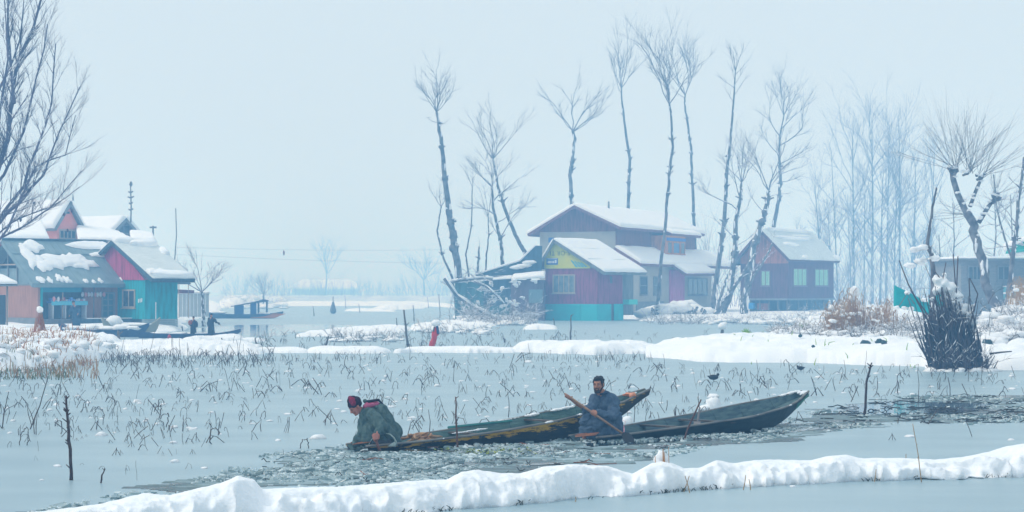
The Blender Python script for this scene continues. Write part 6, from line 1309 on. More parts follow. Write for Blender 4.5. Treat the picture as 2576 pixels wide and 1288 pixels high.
for pp, r0 in main:
    Pn = [at(x, y, DL + rl.uniform(-1.5, 1.5)) for x, y in pp]; Qn = [Pn[0]]
    for a, b in zip(Pn[:-1], Pn[1:]): Qn += [a.lerp(b, .5) + Vector((rl.uniform(-.06, .06), rl.uniform(-.2, .2), rl.uniform(-.05, .05))), b]
    n = len(Qn) - 1; rr = [r0 * (1 - .75 * i / n) for i in range(n + 1)]; tw.tube(Qn, rr, 5, False)
    for i in range(2, n):
        base = (Qn[i + 1] - Qn[i]).normalized()
        for j in range(4):
            s = rl.choice([-1, 1]); nd = (base + Vector((s * rl.uniform(.25, .6), rl.uniform(-.4, .4), rl.uniform(-.1, .3)))).normalized()
            grow(tw, sn, Qn[i].lerp(Qn[i + 1], rl.random()), nd, rl.uniform(.7, 1.6), rr[i] * .42, 2, rl, 5, .4, .06, .35, 4, .08, .5)
tk.build('trunk', BARKP, lt, True, world=True); tw.build('crown', BARKP, lt, world=True); sn.build('snow', SNOWT, lt, world=True)
for i, (x, y) in enumerate(((134, 518), (161, 540), (180, 530), (86, 512), (52, 554), (170, 580), (60, 490))):
    mb = MB(); p = at(x, y, DL - .2); mb.blob(p, (.05, .04, .075), i, 7, 5, .3); mb.build('dead_leaf', BARKP, lt, True, world=True)
# right: misty poplar thicket
ORD = ['third from the left', 'fifth from the left', 'seventh from the left', 'at the centre', 'just right of the centre', 'sixth from the right', 'third from the right', 'rightmost', 'eighth from the left', 'left of the centre', 'fourth from the left', 'sixth from the left', 'fourth from the right', 'seventh from the right', 'leftmost']
for i, (x, y, h, r, w) in enumerate([(2072, 770, 330, .14, 20), (2110, 765, 400, .16, 22), (2150, 770, 470, .2, 24), (2195, 768, 505, .24, 26), (2228, 768, 490, .2, 24), (2262, 770, 480, .2, 24), (2300, 770, 390, .18, 24), (2338, 772, 420, .16, 14), (2175, 770, 330, .14, 26), (2215, 770, 350, .16, 26), (2090, 768, 260, .12, 30), (2140, 768, 250, .12, 30), (2290, 768, 270, .12, 30), (2250, 770, 330, .12, 26), (2020, 760, 210, .12, 32)]):
    d = 262 + (i * 7) % 30; k = d / F; lean = (x - 2200) * .12 + rg.uniform(-8, 8)
    cr = [(t, a, L, 5, 2, .05) for t, a, L in [(rg.uniform(.18, .95), rg.uniform(8, 32) * rg.choice([-1, 1]), h * rg.uniform(.18, .34)) for _ in range(17)]] + [(1, a, h * .12, 5, 1, .05) for a in (-12, 0, 12)]
    tree('poplar', '%s leafless poplar, %s of the misty thicket' % ('low' if h < 300 else 'middling' if h < 400 else 'tall', ORD[i]), 'tree', [(x, y), (x + lean * .4, y - h * .45), (x + lean, y - h * .9)], d, r, .04, 100 + i, cr, snow=.5, group='poplars in the misty thicket', depth=.5)
# faint far treeline
mb = MB()
for i in range(420):
    px = rg.uniform(560, 1180); d = rg.uniform(560, 760); c_ = 1 + .9 * float(vnoise(px * .03, 2, 8)) ** 2; p = Vector(((px - CX) / F * d, d, .2)); grow(mb, None, p, Vector((rg.gauss(0, .25), 0, 1)), rg.uniform(2, 5.5) * c_, .07, 1, rg, 5, .5, .04, 0, 3, .12)
stuff('far_treeline', mb, TWIG, 'faint line of bare trees fading into fog beyond the lake', 'trees')
# undergrowth of the misty thicket
mb = MB(); sn = MB()
for i in range(380):
    px = rg.uniform(2000, 2420); d = rg.uniform(235, 300); p = at(px, 764, d); p.z = lz(p.x, p.y) - .1
    grow(mb, sn, p, Vector((rg.gauss(0, .35), rg.gauss(0, .3), 1)), rg.uniform(1.5, 8.5), .03, 1, rg, 5, .5, .03, .35, 4, .15)
stuff('undergrowth', mb, TWIG, 'misty undergrowth of bare shoots below the poplars', 'undergrowth'); stuff('snow_on_undergrowth', sn, SNOWT, 'snow caught in the misty undergrowth below the poplars', 'snow')
mb = MB(); sn = MB()
for i in range(170):
    px = rg.choice([rg.uniform(1760, 2000), rg.uniform(1130, 1330), rg.uniform(1620, 1830)]); d = rg.uniform(205, 250); p = at(px, 764, d); p.z = lz(p.x, p.y) - .1
    grow(mb, sn, p, Vector((rg.gauss(0, .25), rg.gauss(0, .3), 1)), rg.uniform(2, 8.5 if px > 1700 else 4), .04, 1, rg, 5, .5, .03, .5, 4, .12, .7)
stuff('undergrowth', mb, TWIG, 'thin bare shoots growing behind the houses on the right', 'undergrowth'); stuff('snow_on_undergrowth', sn, SNOWT, 'snow caught in the bare shoots behind the houses', 'snow')
# pollarded tree before the block house, its neighbours
D5 = 104
def spray(cx_, cy_, a0, a1, n, L0, L1, up=.02):
    def f(tw, sn, rg_, k):
        for i in range(n):
            a = R(a0 + (a1 - a0) * (i + rg_.random()) / n); p = at(cx_ + rg_.uniform(-10, 10), cy_ + rg_.uniform(-8, 8), D5 + rg_.uniform(-.3, .3))
            grow(tw, sn, p, Vector((math.sin(a), rg_.uniform(-.5, .5), math.cos(a))), rg_.uniform(L0, L1) * D5 / F, .013, 1, rg_, 4, .3, up, .25, 5, .06, .5, 3, .35)
    return f
def limb(pp, r0, r1, blobs=6):
    def f(tw, sn, rg_, k):
        Pn = [at(x, y, D5 + .1 * i) for i, (x, y) in enumerate(pp)]; n = len(Pn) - 1; tw.tube(Pn, [r0 + (r1 - r0) * i / n for i in range(n + 1)], 7)
        for i in range(n): o = Vector((0, 0, r0 * .7)); sn.tube([Pn[i] + o, Pn[i + 1] + o], [r0 * .5, r0 * .5], 5, False)
        for i in range(blobs): q = Pn[rg_.randrange(n)].lerp(Pn[-1], rg_.random() * .6); sn.blob(q + Vector((rg_.uniform(-.1, .1), -.1, .08)), (.12, .1, .07), i, 6, 4, .3)
    return f
def clot(x, y, r):
    def f(tw, sn, rg_, k):
        for i in range(7): tw.blob(at(x + rg_.uniform(-r, r), y + rg_.uniform(-r, r) * .7, D5 + rg_.uniform(-.15, .15)), (r * k * .45, r * k * .4, r * k * .4), i, 6, 5, .35)
        for i in range(5): sn.blob(at(x + rg_.uniform(-r, r), y - r * .6 + rg_.uniform(-3, 3), D5 - .15), (.10, .09, .05), i + 4, 6, 4, .3)
    return f
tree('pollard_tree', 'old pollarded tree with a ball of shoots in front of the grey block house', 'tree', [(2505, 770), (2480, 700), (2470, 640), (2452, 580), (2432, 535)], D5, .26, .22, 60, knobs=(), snow=.8, mt=BARK,
    extra=[limb([(2436, 545), (2410, 490), (2398, 450), (2396, 430)], .17, .14), limb([(2440, 520), (2455, 480), (2468, 450), (2475, 440)], .10, .07), limb([(2462, 560), (2486, 520), (2500, 500)], .12, .10), clot(2400, 430, 13), clot(2428, 436, 8), clot(2464, 446, 9), clot(2500, 498, 14),
           spray(2402, 425, -75, 50, 30, 80, 165), spray(2440, 430, -40, 60, 30, 90, 175), spray(2470, 440, 0, 80, 18, 60, 140), spray(2500, 495, -30, 90, 12, 40, 90), spray(2430, 540, -110, -70, 8, 50, 80, -.01)])
tree('bare_tree', 'dark knotted tree by the teal shelter at the right edge', 'tree', [(2535, 760), (2548, 640), (2556, 590), (2562, 510), (2572, 440), (2576, 395)], 112, .17, .06, 61, [(.75, -45, 60, 4, 1, .1), (.7, 40, 80, 5, 2, .06), (.5, -50, 90, 5, 1, .1), (.9, -70, 30, 3, 0, 0), (.6, 60, 80, 5, 2, .05), (.4, -70, 70, 5, 1, .08), (.55, -35, 100, 5, 2, .05)], knobs=(600, 570, 520, 470), snow=.9)
tree('bare_tree', 'thin leaning tree left of the knotted one at the right edge', 'tree', [(2548, 660), (2528, 600), (2506, 520), (2500, 440)], 118, .08, .04, 62, [(1, -10, 60, 4, 1, .05), (.7, 60, 70, 5, 2, 0), (.6, -70, 60, 5, 1, 0), (.8, 75, 60, 5, 1, 0)], snow=.8)
for i, (x, y, h) in enumerate([(2395, 700, 190), (2500, 660, 150), (2540, 690, 200), (2360, 740, 150)]):
    tree('young_tree', ['leftmost but one', 'middle', 'rightmost', 'leftmost'][i] + ' of the bare snow-dusted young trees behind the block house', 'tree', [(x, y), (x + 6, y - h * .5), (x + 2, y - h)], 150, .08, .03, 70 + i, [(rg.uniform(.3, 1), rg.uniform(25, 70) * rg.choice([-1, 1]), rg.uniform(40, 80), 6, 1, .05) for _ in range(12)], snow=.7, group='young trees behind the block house')
tree('dead_tree', 'tall crooked dead stem with snow tufts behind the brushwood stack', 'dead tree', [(2345, 800), (2348, 700), (2344, 640), (2332, 615), (2340, 570), (2346, 520), (2356, 472)], 70, .12, .03, 63, [(.28, -40, 60, 3, 1, .0), (.42, -55, 45, 3, 1, .1), (.5, 30, 20, 2, 0, 0), (.7, -30, 14, 2, 0, 0)], snow=.3, mt=WOODD, m=BARK)
for x, y in ((2302, 628), (2322, 622), (2318, 655), (2314, 660), (2290, 668), (2352, 650)):
    mb = MB(); p = at(x, y, 69.6); mb.blob(p, (.20, .15, .10), x, 8, 6, .3); o = mb.build('snow_tuft', SNOW, None, True, origin=tuple(p)); tag(o, 'puff of snow held in the dead branches above the teal net', 'snow tuft', 'snow puffs above the teal net')
# brushwood stack
bs = thing('brushwood_stack', 'tall upright stack of dark brushwood heaped with snow on the right bank', 'brushwood', gr(2408, 933)); rb = random.Random(6); o = bs.location; mb = MB(); kk = o.y / F
STK = mat('brush_dark', (.022, .035, .055), .85, (.06, .065, .085), 4); STK2 = mat('brush_brown', (.06, .055, .07), .85, (.11, .09, .10), 4)
def bundle(n, seed, m, r0, hlo, hhi, name, single=0):
    rb = random.Random(seed); mb = MB(); made = 0
    for i in range(n):
        fx = rb.uniform(-62, 66); fd = rb.uniform(-.45, .5) * math.sqrt(max(.05, 1 - (fx / 90) ** 2)); h = rb.uniform(hlo, hhi) * (1 - .25 * abs(fx + 5) / 80)
        tx = -12 + fx * .62 + rb.gauss(0, 19) - h * .12; P = [Vector((fx * kk, fd, -.05)), Vector(((fx * .35 + tx * .65) * kk + rb.gauss(0, .03), fd * .6, h * kk * .55)), Vector((tx * kk, fd * .55 + rb.gauss(0, .08), h * kk))]
        t = MB() if made < single else mb; t.tube(P, [r0 * rb.uniform(.6, 1.5), r0 * rb.uniform(.6, 1.2), r0 * .4], 4)
        if made < single: t.build('branch', m, bs); made += 1
    if mb.v: x = mb.build(name, m, bs); x['kind'] = 'stuff'
bundle(420, 1, STK, .018, 60, 150, 'brush_pile'); bundle(230, 2, STK2, .020, 80, 225, 'branch', 150); bundle(240, 3, mat('brush_grey_blue', (.09, .10, .13), .85, (.15, .14, .16), 4), .010, 60, 185, 'thin_brush'); bundle(120, 4, mat('brush_pale', (.16, .15, .16), .85, (.24, .22, .22), 4), .009, 40, 150, 'pale_brush')
for pp in ([(2420, 900), (2330, 800), (2285, 715), (2262, 655)], [(2400, 850), (2378, 780), (2368, 720), (2380, 660)], [(2440, 870), (2420, 790), (2405, 735), (2398, 640)], [(2430, 850), (2448, 790), (2460, 740), (2440, 640 + 60)], [(2455, 880), (2380, 780), (2365, 700), (2350, 680)], [(2360, 920), (2352, 860), (2340, 800), (2290, 730)], [(2470, 885), (2440, 760), (2438, 700)], [(2398, 900), (2404, 780), (2410, 645)], [(2490, 890), (2520, 886), (2545, 884)]):
    mb = MB(); Pn = [at(x, y, o.y - .2 + .05 * i) - Vector(o) for i, (x, y) in enumerate(pp)]; n = len(Pn); mb.tube(Pn, [.032 * (1 - .7 * i / n) for i in range(n)], 5); mb.build('long_branch', STK2, bs, True)
mb = MB()
for x, y, s in ((2358, 704, .22), (2372, 714, .28), (2390, 726, .28), (2404, 744, .26), (2425, 772, .22), (2438, 790, .24), (2360, 730, .22), (2380, 750, .22), (2402, 780, .16), (2450, 812, .17), (2462, 842, .10), (2345, 752, .10), (2416, 800, .10), (2448, 770, .10), (2330, 806, .08), (2352, 792, .10), (2384, 800, .08), (2400, 760, .26), (2416, 784, .22), (2432, 808, .20), (2444, 832, .15), (2386, 770, .20), (2376, 690, .10)):
    if s: mb.blob(at(x, y, o.y + .05) - Vector(o), (s * .8, s * .9, s * .6), x, 10, 7, .3)
melt(mb, 'snow', SNOW, bs, .035, 5)
mb = MB(); 
for i in range(0): p = Vector((rb.uniform(-64, 60) * kk, rb.uniform(-.5, -.2), rb.uniform(.05, 1.9))); q_ = rb.uniform(.008, .026); mb.blob(p, (q_, q_, q_ * 1.3), i, 6, 4, .3)
tw_ = MB(); ts_ = MB()
for i in range(130):
    a_ = rb.uniform(-70, 72); p = Vector((a_ * kk, rb.uniform(-.55, -.1), rb.uniform(-.02, .25) if i % 3 else rb.uniform(.6, 1.9))); grow(tw_, ts_, p, Vector((rb.gauss(-.1, .45), -.25, rb.uniform(.5, 1))), rb.uniform(.3, .9), .011, 1, rb, 4, .6, -.02, .28, 4, .2)
for i in range(60): a_ = rb.uniform(-75, 78); p = Vector((a_ * kk, rb.uniform(-.62, -.3), -.02)); tw_.tube([p, p + Vector((rb.gauss(.05, .12), -.02, rb.uniform(.15, .5)))], [.02, .01], 4)
tw_.build('tangled_twigs', STK2, bs)['kind'] = 'stuff'; ts_.build('snow_on_twigs', SNOW, bs)['kind'] = 'stuff'
mb = MB()
for i in range(26): a_ = rb.uniform(-80, 82); mb.blob((a_ * kk, rb.uniform(-.7, -.4), 0), (rb.uniform(.08, .25), .12, rb.uniform(.04, .12)), i, 8, 6, .4)
mb.build('snow', SNOW, bs, True)['kind'] = 'stuff'
mb = MB(); [mb.tube([gr(2340 + i * 3, 924) - Vector(o) + Vector((0, -.3, 0)), Vector((gr(2340 + i * 4, 924).x - o.x + .1, -.3, .6)), Vector((gr(2350 + i * 3, 924).x - o.x + .15, -.25, rb.uniform(.8, 1.3)))], [.012, .01, .006], 4) for i in range(16)]; mb.build('side_brush', STK2, bs)['kind'] = 'stuff'
# teal netting
nt = thing('teal_netting', 'torn teal netting draped over sticks behind the brushwood stack', 'netting', at(2290, 800, 74)); P = lambda x, y, d=74: at(x, y, d) - Vector(nt.location)
NET = mat('net_teal', (.0, .30, .33), .7, (.0, .40, .42), 3, .5, 9)
cloth_panel('net', NET, [P(2248, 772), P(2345, 792), P(2345, 766), P(2250, 717)], nt, seed=3, amp=.16); cloth_panel('net', NET, [P(2335, 770, 74.5), P(2395, 772, 74.5), P(2392, 740, 74.5), P(2338, 742, 74.5)], nt, seed=5, amp=.12)
for pp in ([(2262, 770), (2282, 738), (2300, 764)], [(2300, 800), (2285, 750)]): mb = MB(); mb.tube([P(x, y, 73.7) for x, y in pp], [.02] * len(pp), 5); mb.build('stick', WOODG, nt)
mb = MB(); [mb.blob(P(x, y, 73.8), (.12, .1, .07), x, 8, 5, .3) for x, y in ((2282, 736), (2255, 774), (2275, 775), (2292, 776), (2325, 755))]; mb.build('snow', SNOW, nt, True)
# brown reeds and shrubs on the right bank
def reedclump(label, n, px0, px1, d0, d1, ytop, m, seed, snowcap=None, lean=.15):
    r = random.Random(seed); xc = (px0 + px1) / 2; dm = (d0 + d1) / 2; base = at(xc, 800, dm); base.z = lz(base.x, base.y); root = thing('reed_clump', label, 'reeds', base); mb = MB()
    for i in range(n):
        px = r.gauss(xc, (px1 - px0) / 4.2); d = r.uniform(d0, d1); x = (px - CX) / F * d; zt = at(CX, ytop, dm).z - base.z; h = zt * r.uniform(.5, 1.05) * (1 - .35 * abs(px - xc) / (px1 - px0)); h *= .55 + .75 * float(vnoise(px * .12, seed * 3.3, 5)); a = r.gauss(0, lean * .7); q = Vector((x - base.x, d - base.y, -.12)); w = r.uniform(.006, .014)
        mb.tube([q, q + Vector((a * .3, r.gauss(0, .05), 1)) * h * .5, q + Vector((a, r.gauss(0, .1), 1)) * h], [w, w, w * .5], 3, False)
        if r.random() < .25: e = q + Vector((a, 0, 1)) * h; mb.tube([e, e + Vector((r.choice([-1, 1]) * .12, 0, -.15)), e + Vector((r.choice([-1, 1]) * .15, 0, -.4))], [w * 1.6, w * 1.5, w * .5], 3, False)
    b = mb.build('stems', m, root); b['kind'] = 'stuff'
    s = MB()
    for i in range(46):
        px = r.gauss(xc, (px1 - px0) / 4); d = r.uniform(d0 - .3, d1); zt = at(CX, ytop, dm).z - base.z; q = r.uniform(.03, .13); s.blob(((px - CX) / F * d - base.x, d - base.y, zt * r.random() ** 1.6 * .75), (q * 1.2, q, q * .6), i, 7, 5, .45)
    x_ = s.build('snow', SNOW, root, True); x_['kind'] = 'stuff'
    if snowcap:
        s = MB(); [s.blob(at(x, y, dm - .2) - base, (w_, w_ * .8, w_ * .8), x, 9, 6, .25) for x, y, w_ in snowcap]; s.build('snow', SNOW, root, True)
reedclump('tall brown reed clump topped with a ball of snow on the right bank', 330, 2112, 2176, 84, 88, 722, REED, 1, [(2149, 729, .20), (2149, 738, .24), (2142, 750, .15)])
reedclump('brown reed clump leaning over the snow, left of the snow-topped one', 270, 2076, 2135, 78, 82, 748, REED, 2, [(2110, 790, .2), (2122, 812, .2), (2092, 830, .16)], .3)
reedclump('low scattered brown reeds before the teal netting', 270, 2165, 2265, 84, 92, 752, REED, 3, [(2180, 812, .2), (2215, 800, .16), (2238, 790, .16)])
reedclump('thin tan reeds right of the grey block wall', 160, 2536, 2600, 92, 100, 690, STRAW, 4, [(2560, 760, .3)])
def brush(label, n, px0, px1, py0, py1, seed, h, m, mounds=0, sr=.22, name='snowy_brush', cat='brush', ps=.9):
    r = random.Random(seed); mb = MB(); sn = MB(); P_ = [gr(r.uniform(px0, px1), r.uniform(py0, py1), .3) for _ in range(n)]; Z = lz_arr(np.array([p.x for p in P_]), np.array([p.y for p in P_]))
    for p, z in zip(P_, Z):
        p.z = z - .05; grow(mb, sn, p, Vector((r.gauss(0, .8), r.gauss(0, .5), 1)), h * r.uniform(.5, 1.3), .014, 1, r, 4, .8, -.04, ps, 4, .3, .55, 3, .4)
    for i in range(mounds):
        p = gr(r.uniform(px0, px1), r.uniform(py0, py1), .3); z = lz(p.x, p.y); s = sr * r.uniform(.25, 1.0) ** 1.2; sn.blob((p.x, p.y, z + s * .3), (s * 1.3, s, s * r.uniform(.35, .6)), i, 9, 6, .45)
    o = mb.build(name, m); tag(o, label, cat, kind='stuff'); o = sn.build(name + '_snow', SNOW, None, True); tag(o, 'snow lying on the ' + label, 'snow', kind='stuff')
BRS = mat('brush_grey', (.07, .065, .075), .9, (.15, .12, .11), 5)
brush('tangled grey brush on the right bank left of the brushwood stack', 620, 2130, 2340, 836, 868, 1, .55, BRS, 170, .26)
brush('snowy bushes on the left end of the right bank', 300, 1950, 2130, 846, 866, 2, .50, BRS, 120, .26)
brush('tangled snowy brush on the right bank right of the brushwood stack', 460, 2455, 2620, 830, 876, 3, .60, BRS, 130, .40)
brush('snowy heap of twigs in front of the big house', 140, 1630, 1770, 800, 806, 4, 1.0, BRS, 0, .5)
brush('low snowy twigs along the shore of the stilt house', 160, 1780, 2090, 797, 806, 5, .9, BRS, 60, .5)
brush('fallen snowy branches heaped at the shed wall', 200, 1150, 1350, 802, 808, 6, 1.6, BRS, 30, .4)
brush('snowy twigs on the middle bank in the lake', 90, 830, 1010, 832, 844, 7, .6, BRS, 30, .25)
brush('snowy twigs on the bank left of the tin shed', 70, 1045, 1240, 814, 828, 8, .6, BRS, 30, .3)
brush('frosty scrub on the far shore behind the roofed boat', 120, 570, 720, 760, 772, 9, 2.2, BRS, 60, .8)
# snow heap before the big house
mb = MB(); rb = random.Random(3)
for i in range(46): x = rb.uniform(1625, 1790); t = (x - 1625) / 165; y = 800 - 14 * rb.random() - 22 * math.sin(math.pi * min(1, t * 1.05)) * rb.random(); mb.blob(at(x, y, 168 + rb.uniform(-2, 3)), (rb.uniform(.5, 1.2), .9, rb.uniform(.3, .55)), i, 10, 7, .25)
tag(mb.build('snow_heap', SNOW, None, True), 'long heap of snow-covered rubble before the big house', 'snow heap')
mb = MB(); [mb.tube([at(x, y, 165.8), at(x + rb.uniform(-8, 8), y - 8, 166)], [.10, .07], 4) for x, y in [(rb.uniform(1640, 1780), rb.uniform(780, 797)) for _ in range(26)]]; stuff('rubble_sticks', mb, BARK, 'dark sticks poking from the snow heap before the big house', 'sticks')
# fallen boughs over the shed
for i, (pp, r0, lab) in enumerate([([(1118, 700), (1150, 745), (1195, 775), (1240, 798), (1262, 806)], .16, 'long snow-laden bough sloping down to the right before the tin shed'), ([(1192, 708), (1225, 722), (1250, 745), (1268, 765)], .10, 'short snowy bough curving across the tin shed wall'), ([(1125, 712), (1165, 705), (1215, 700), (1240, 702)], .13, 'snowy bough lying level along the shed roof edge'), ([(1310, 800), (1320, 792), (1340, 790), (1358, 795)], .09, 'snowy branch lying low by the cottage skirt'), ([(1222, 808), (1262, 800)], .08, 'snowy log at the water below the shed')]):
    Pn = [at(x, y, 158.5 + i * .3) for x, y in pp]; b0 = Pn[-1].copy(); root = thing('fallen_bough', lab, 'bough', b0); mb = MB(); sn = MB(); n = len(Pn) - 1
    mb.tube([p - b0 for p in Pn], [r0 * (1 - .4 * j / n) for j in range(n + 1)], 6)
    for j in range(n): o_ = Vector((0, 0, r0 * .8)); sn.tube([Pn[j] - b0 + o_, Pn[j].lerp(Pn[j + 1], .5) - b0 + o_ * 1.2, Pn[j + 1] - b0 + o_], [r0 * .7, r0 * .95, r0 * .7], 6)
    for j in range(12): grow(mb, sn, Pn[rb.randrange(n)].lerp(Pn[rb.randrange(1, n + 1)], .5) - b0 if n > 1 else Pn[0] - b0, Vector((rb.gauss(0, 1), -.3, rb.uniform(-.4, .9))), rb.uniform(.8, 1.8), .03, 1, rb, 3, .6, -.02, 1.0)
    mb.build('wood', BARK, root, True); sn.build('snow', SNOWT, root, True)
for i in range(34):
    x, y = rb.uniform(1165, 1365), rb.uniform(705, 790); mb = MB(); p = at(x, y, 159.6 if x < 1368 else 158); w_ = rb.uniform(.10, .32); mb.blob((0, 0, 0), (w_, .14, rb.uniform(.06, .15)), i, 8, 6, .5); mb.blob((w_ * rb.uniform(-.9, .9), 0, -.1), (w_ * .5, .1, .12), i + 7, 7, 5, .5); o = mb.build('snow_puff', SNOWT, None, True); o.location = p; tag(o, 'puff of snow caught on twigs against the dark shed', 'snow puff', 'snow puffs caught before the shed')
# reeds on the left bank
reeds('left_reeds', 520, (-40, 868, 250, 930), .38, .5, .012, REED, 'tan dry reeds standing in the snow of the left bank', 5)
reeds('rust_reeds', 260, (20, 862, 230, 905), .32, .9, .016, REEDO, 'rust-coloured dead leaves on the snow of the left bank', 6)
reeds('green_reeds', 300, (-40, 900, 190, 932), .20, .5, .013, REEDG, 'dark green stems along the water edge of the left bank', 7)
reeds('bank_reeds', 170, (230, 876, 650, 895), .30, .4, .010, BRS, 'dark thin stems along the thin bank below the teal cabin', 8)
reeds('bank_reeds', 70, (660, 884, 980, 890), .30, .4, .009, BRS, 'few dark stems on the small middle banks', 9)
reeds('bank_reeds', 90, (1310, 882, 1640, 892), .30, .4, .009, BRS, 'few dark stems at the edge of the middle right bank', 10)
reeds('bank_plants', 26, (1850, 860, 2300, 905), .25, .7, .02, GREENL, 'few green leaves poking through the snow of the right bank', 11)
reeds('bank_plants', 60, (2010, 850, 2028, 856), .30, .8, .025, GREENL, 'yellow-green plant at the bushes on the right bank', 12)
reeds('bank_plants', 50, (1872, 862, 1884, 866), .22, .8, .022, GREENL, 'small green plant on the snow at the left of the right bank', 13)
mb = MB(); rb = random.Random(8)
for i in range(420):
    p = gr(rb.uniform(-40, 300), rb.uniform(868, 928), .3); z = lz(p.x, p.y); s = rb.uniform(.05, .22)
    if z > .02: mb.blob((p.x, p.y, z + s * .3), (s, s * .8, s * .55), i, 7, 5, .35)
stuff('snow_tufts', mb, SNOW, 'tufts of snow on the reeds of the left bank', 'snow', True)
for i, (px, py, r_) in enumerate(((2175, 905, .14), (2209, 911, .10), (2222, 914, .09), (2012, 896, .06), (1996, 880, .05), (2480, 912, .16), (2044, 909, .05))):
    p = gr(px, py); mb = MB(); mb.blob((0, 0, .08), (r_ * 1.3, r_, r_), i, 8, 6, .3); o = mb.build('dark_stone', mat('wet_stone', (.02, .06, .08), .6, (.04, .09, .1), 6), None, True); o.location = (p.x, p.y - .15, max(0, lz(p.x, p.y) - .02)); tag(o, 'dark wet stone showing in the edge of the right snow bank', 'stone', 'dark stones in the right bank')
# birds
def bird(label, px, py, s, face):
    p = gr(px, py); root = thing('coot', label, 'bird', p); m = mat('coot_black', (.012, .016, .022), .6, (.03, .035, .045), 8); mb = MB(); ell(mb, (0, 0, .13 * s), (.15 * s, .08 * s, .08 * s)); ell(mb, (face * .13 * s, 0, .21 * s), (.045 * s, .035 * s, .045 * s)); capsule(mb, (face * .09 * s, 0, .15 * s), (face * .13 * s, 0, .21 * s), .035 * s); capsule(mb, (-face * .12 * s, 0, .15 * s), (-face * .2 * s, 0, .17 * s), .03 * s, .01 * s)
    melt(mb, 'body', m, root, .012, 2)
    mb = MB(); capsule(mb, (face * .17 * s, 0, .21 * s), (face * .215 * s, 0, .20 * s), .012 * s, .005 * s, 6); mb.build('beak', WH, root, True)
    for y in (-.03, .03): mb = MB(); mb.tube([(0, y * s, .08 * s), (.01, y * s, 0)], [.008, .007], 4); mb.build('leg', BARK, root)
bird('black water bird crouching among the stalks above the green boat', 1795, 960, .85, 1); bird('small black bird standing on the ice near the right bank', 2014, 934, .7, -1)
# red cloth on a post
p = gr(1089, 879); rc = thing('draped_post', 'short post wrapped in hanging red cloth in front of the middle banks', 'post', p); P = lambda x, y, dd=0: at(x, y, p.y + dd) - Vector(rc.location)
mb = MB(); mb.tube([P(1088, 882), P(1090, 850), P(1094, 822)], [.07, .06, .05], 6); mb.build('post', WOODD, rc, True)
cl = MB(); capsule(cl, P(1096, 827), P(1089, 862), .06, .13, 12); capsule(cl, P(1092, 835), P(1087, 868), .06, .11, 12); capsule(cl, P(1100, 832), P(1102, 842), .04, .05)
melt(cl, 'red_cloth', mat('red_cloth', (.60, .045, .05), .85, (.45, .03, .04), 7), rc, .02, 3, lambda c: .02 * np.sin(c[:, 0] * 40 + c[:, 2] * 4))
mb = MB(); capsule(mb, P(1100, 822, -.05), P(1102, 838, -.05), .05, .05); mb.build('dark_cloth', mat('blue_cloth', (.03, .06, .15), .9), rc, True); mb = MB(); mb.blob(P(1097, 813), (.20, .16, .14), 3, 10, 7, .15); mb.build('snow_cap', SNOW, rc, True)
# dead bird-topped pole, tv mast, plain pole on the left
for nm, lab, ct, pp, d, r0 in (('mast', 'thin mast with side arms on the ridge of the dark-gabled house', 'mast', [(329, 560), (330, 520), (328, 458)], 156, .06), ('pole', 'tall bare pole standing behind the teal cabin', 'pole', [(441, 760), (439, 660), (444, 590), (442, 524)], 150, .045), ('pole', 'short pole with a cross top behind the teal cabin roof', 'pole', [(385, 640), (385, 600), (385, 568)], 152, .08)):
    P0 = at(*pp[0], d); root = thing(nm, lab, ct, P0); mb = MB(); Pn = [at(x, y, d) - P0 for x, y in pp]
    if nm == 'pole': Pn.insert(0, Vector((0, 0, .3 - P0.z)))
    mb.tube(Pn, [r0 * (1 - .3 * i / len(Pn)) for i in range(len(Pn))], 6); mb.build('shaft', WOODG, root, True)
    if nm == 'mast':
        for y, w in ((484, 6), (497, 8), (512, 5), (528, 6)): mb = MB(); mb.tube([at(329 - w, y - 2, d) - P0, at(329, y + 1, d) - P0, at(329 + w, y - 3, d) - P0], [.05, .07, .05], 5); mb.build('arm', WOODG, root, True)
        mb = MB(); mb.blob(at(329, 463, d) - P0, (.12, .1, .2), 1, 8, 6); mb.build('tip', WOODG, root, True)
    elif pp[0][0] == 385: mb = MB(); mb.box(-.25, .25, -.05, .05, at(385, 574, d).z - P0.z, at(385, 570, d).z - P0.z); mb.build('crossbar', WOODG, root)
for i, (a, b, sag) in enumerate((((441, 622), (1130, 628), 4), ((441, 640), (1130, 662), 4))):
    A, B = at(*a, 152), at(*b, 170); mb = MB(); n = 24; P = [A.lerp(B, t / n) - Vector((0, 0, sag * .03 * 4 * (t / n) * (1 - t / n))) for t in range(n + 1)]; mb.tube(P, [.006] * (n + 1), 4)
    tag(mb.build('overhead_wire', BARK, None), ('upper', 'middle', 'lower')[i] + ' of the thin wires crossing the sky over the lake', 'wire')
mb = MB(); p = at(714, 636, 158); mb.blob((0, 0, 0), (.08, .06, .2), 2, 7, 5, .2); o = mb.build('hanging_rag', mat('rag', (.25, .15, .16), .9), None, True); o.location = p; tag(o, 'small rag hanging from the thin wire over the lake', 'rag')
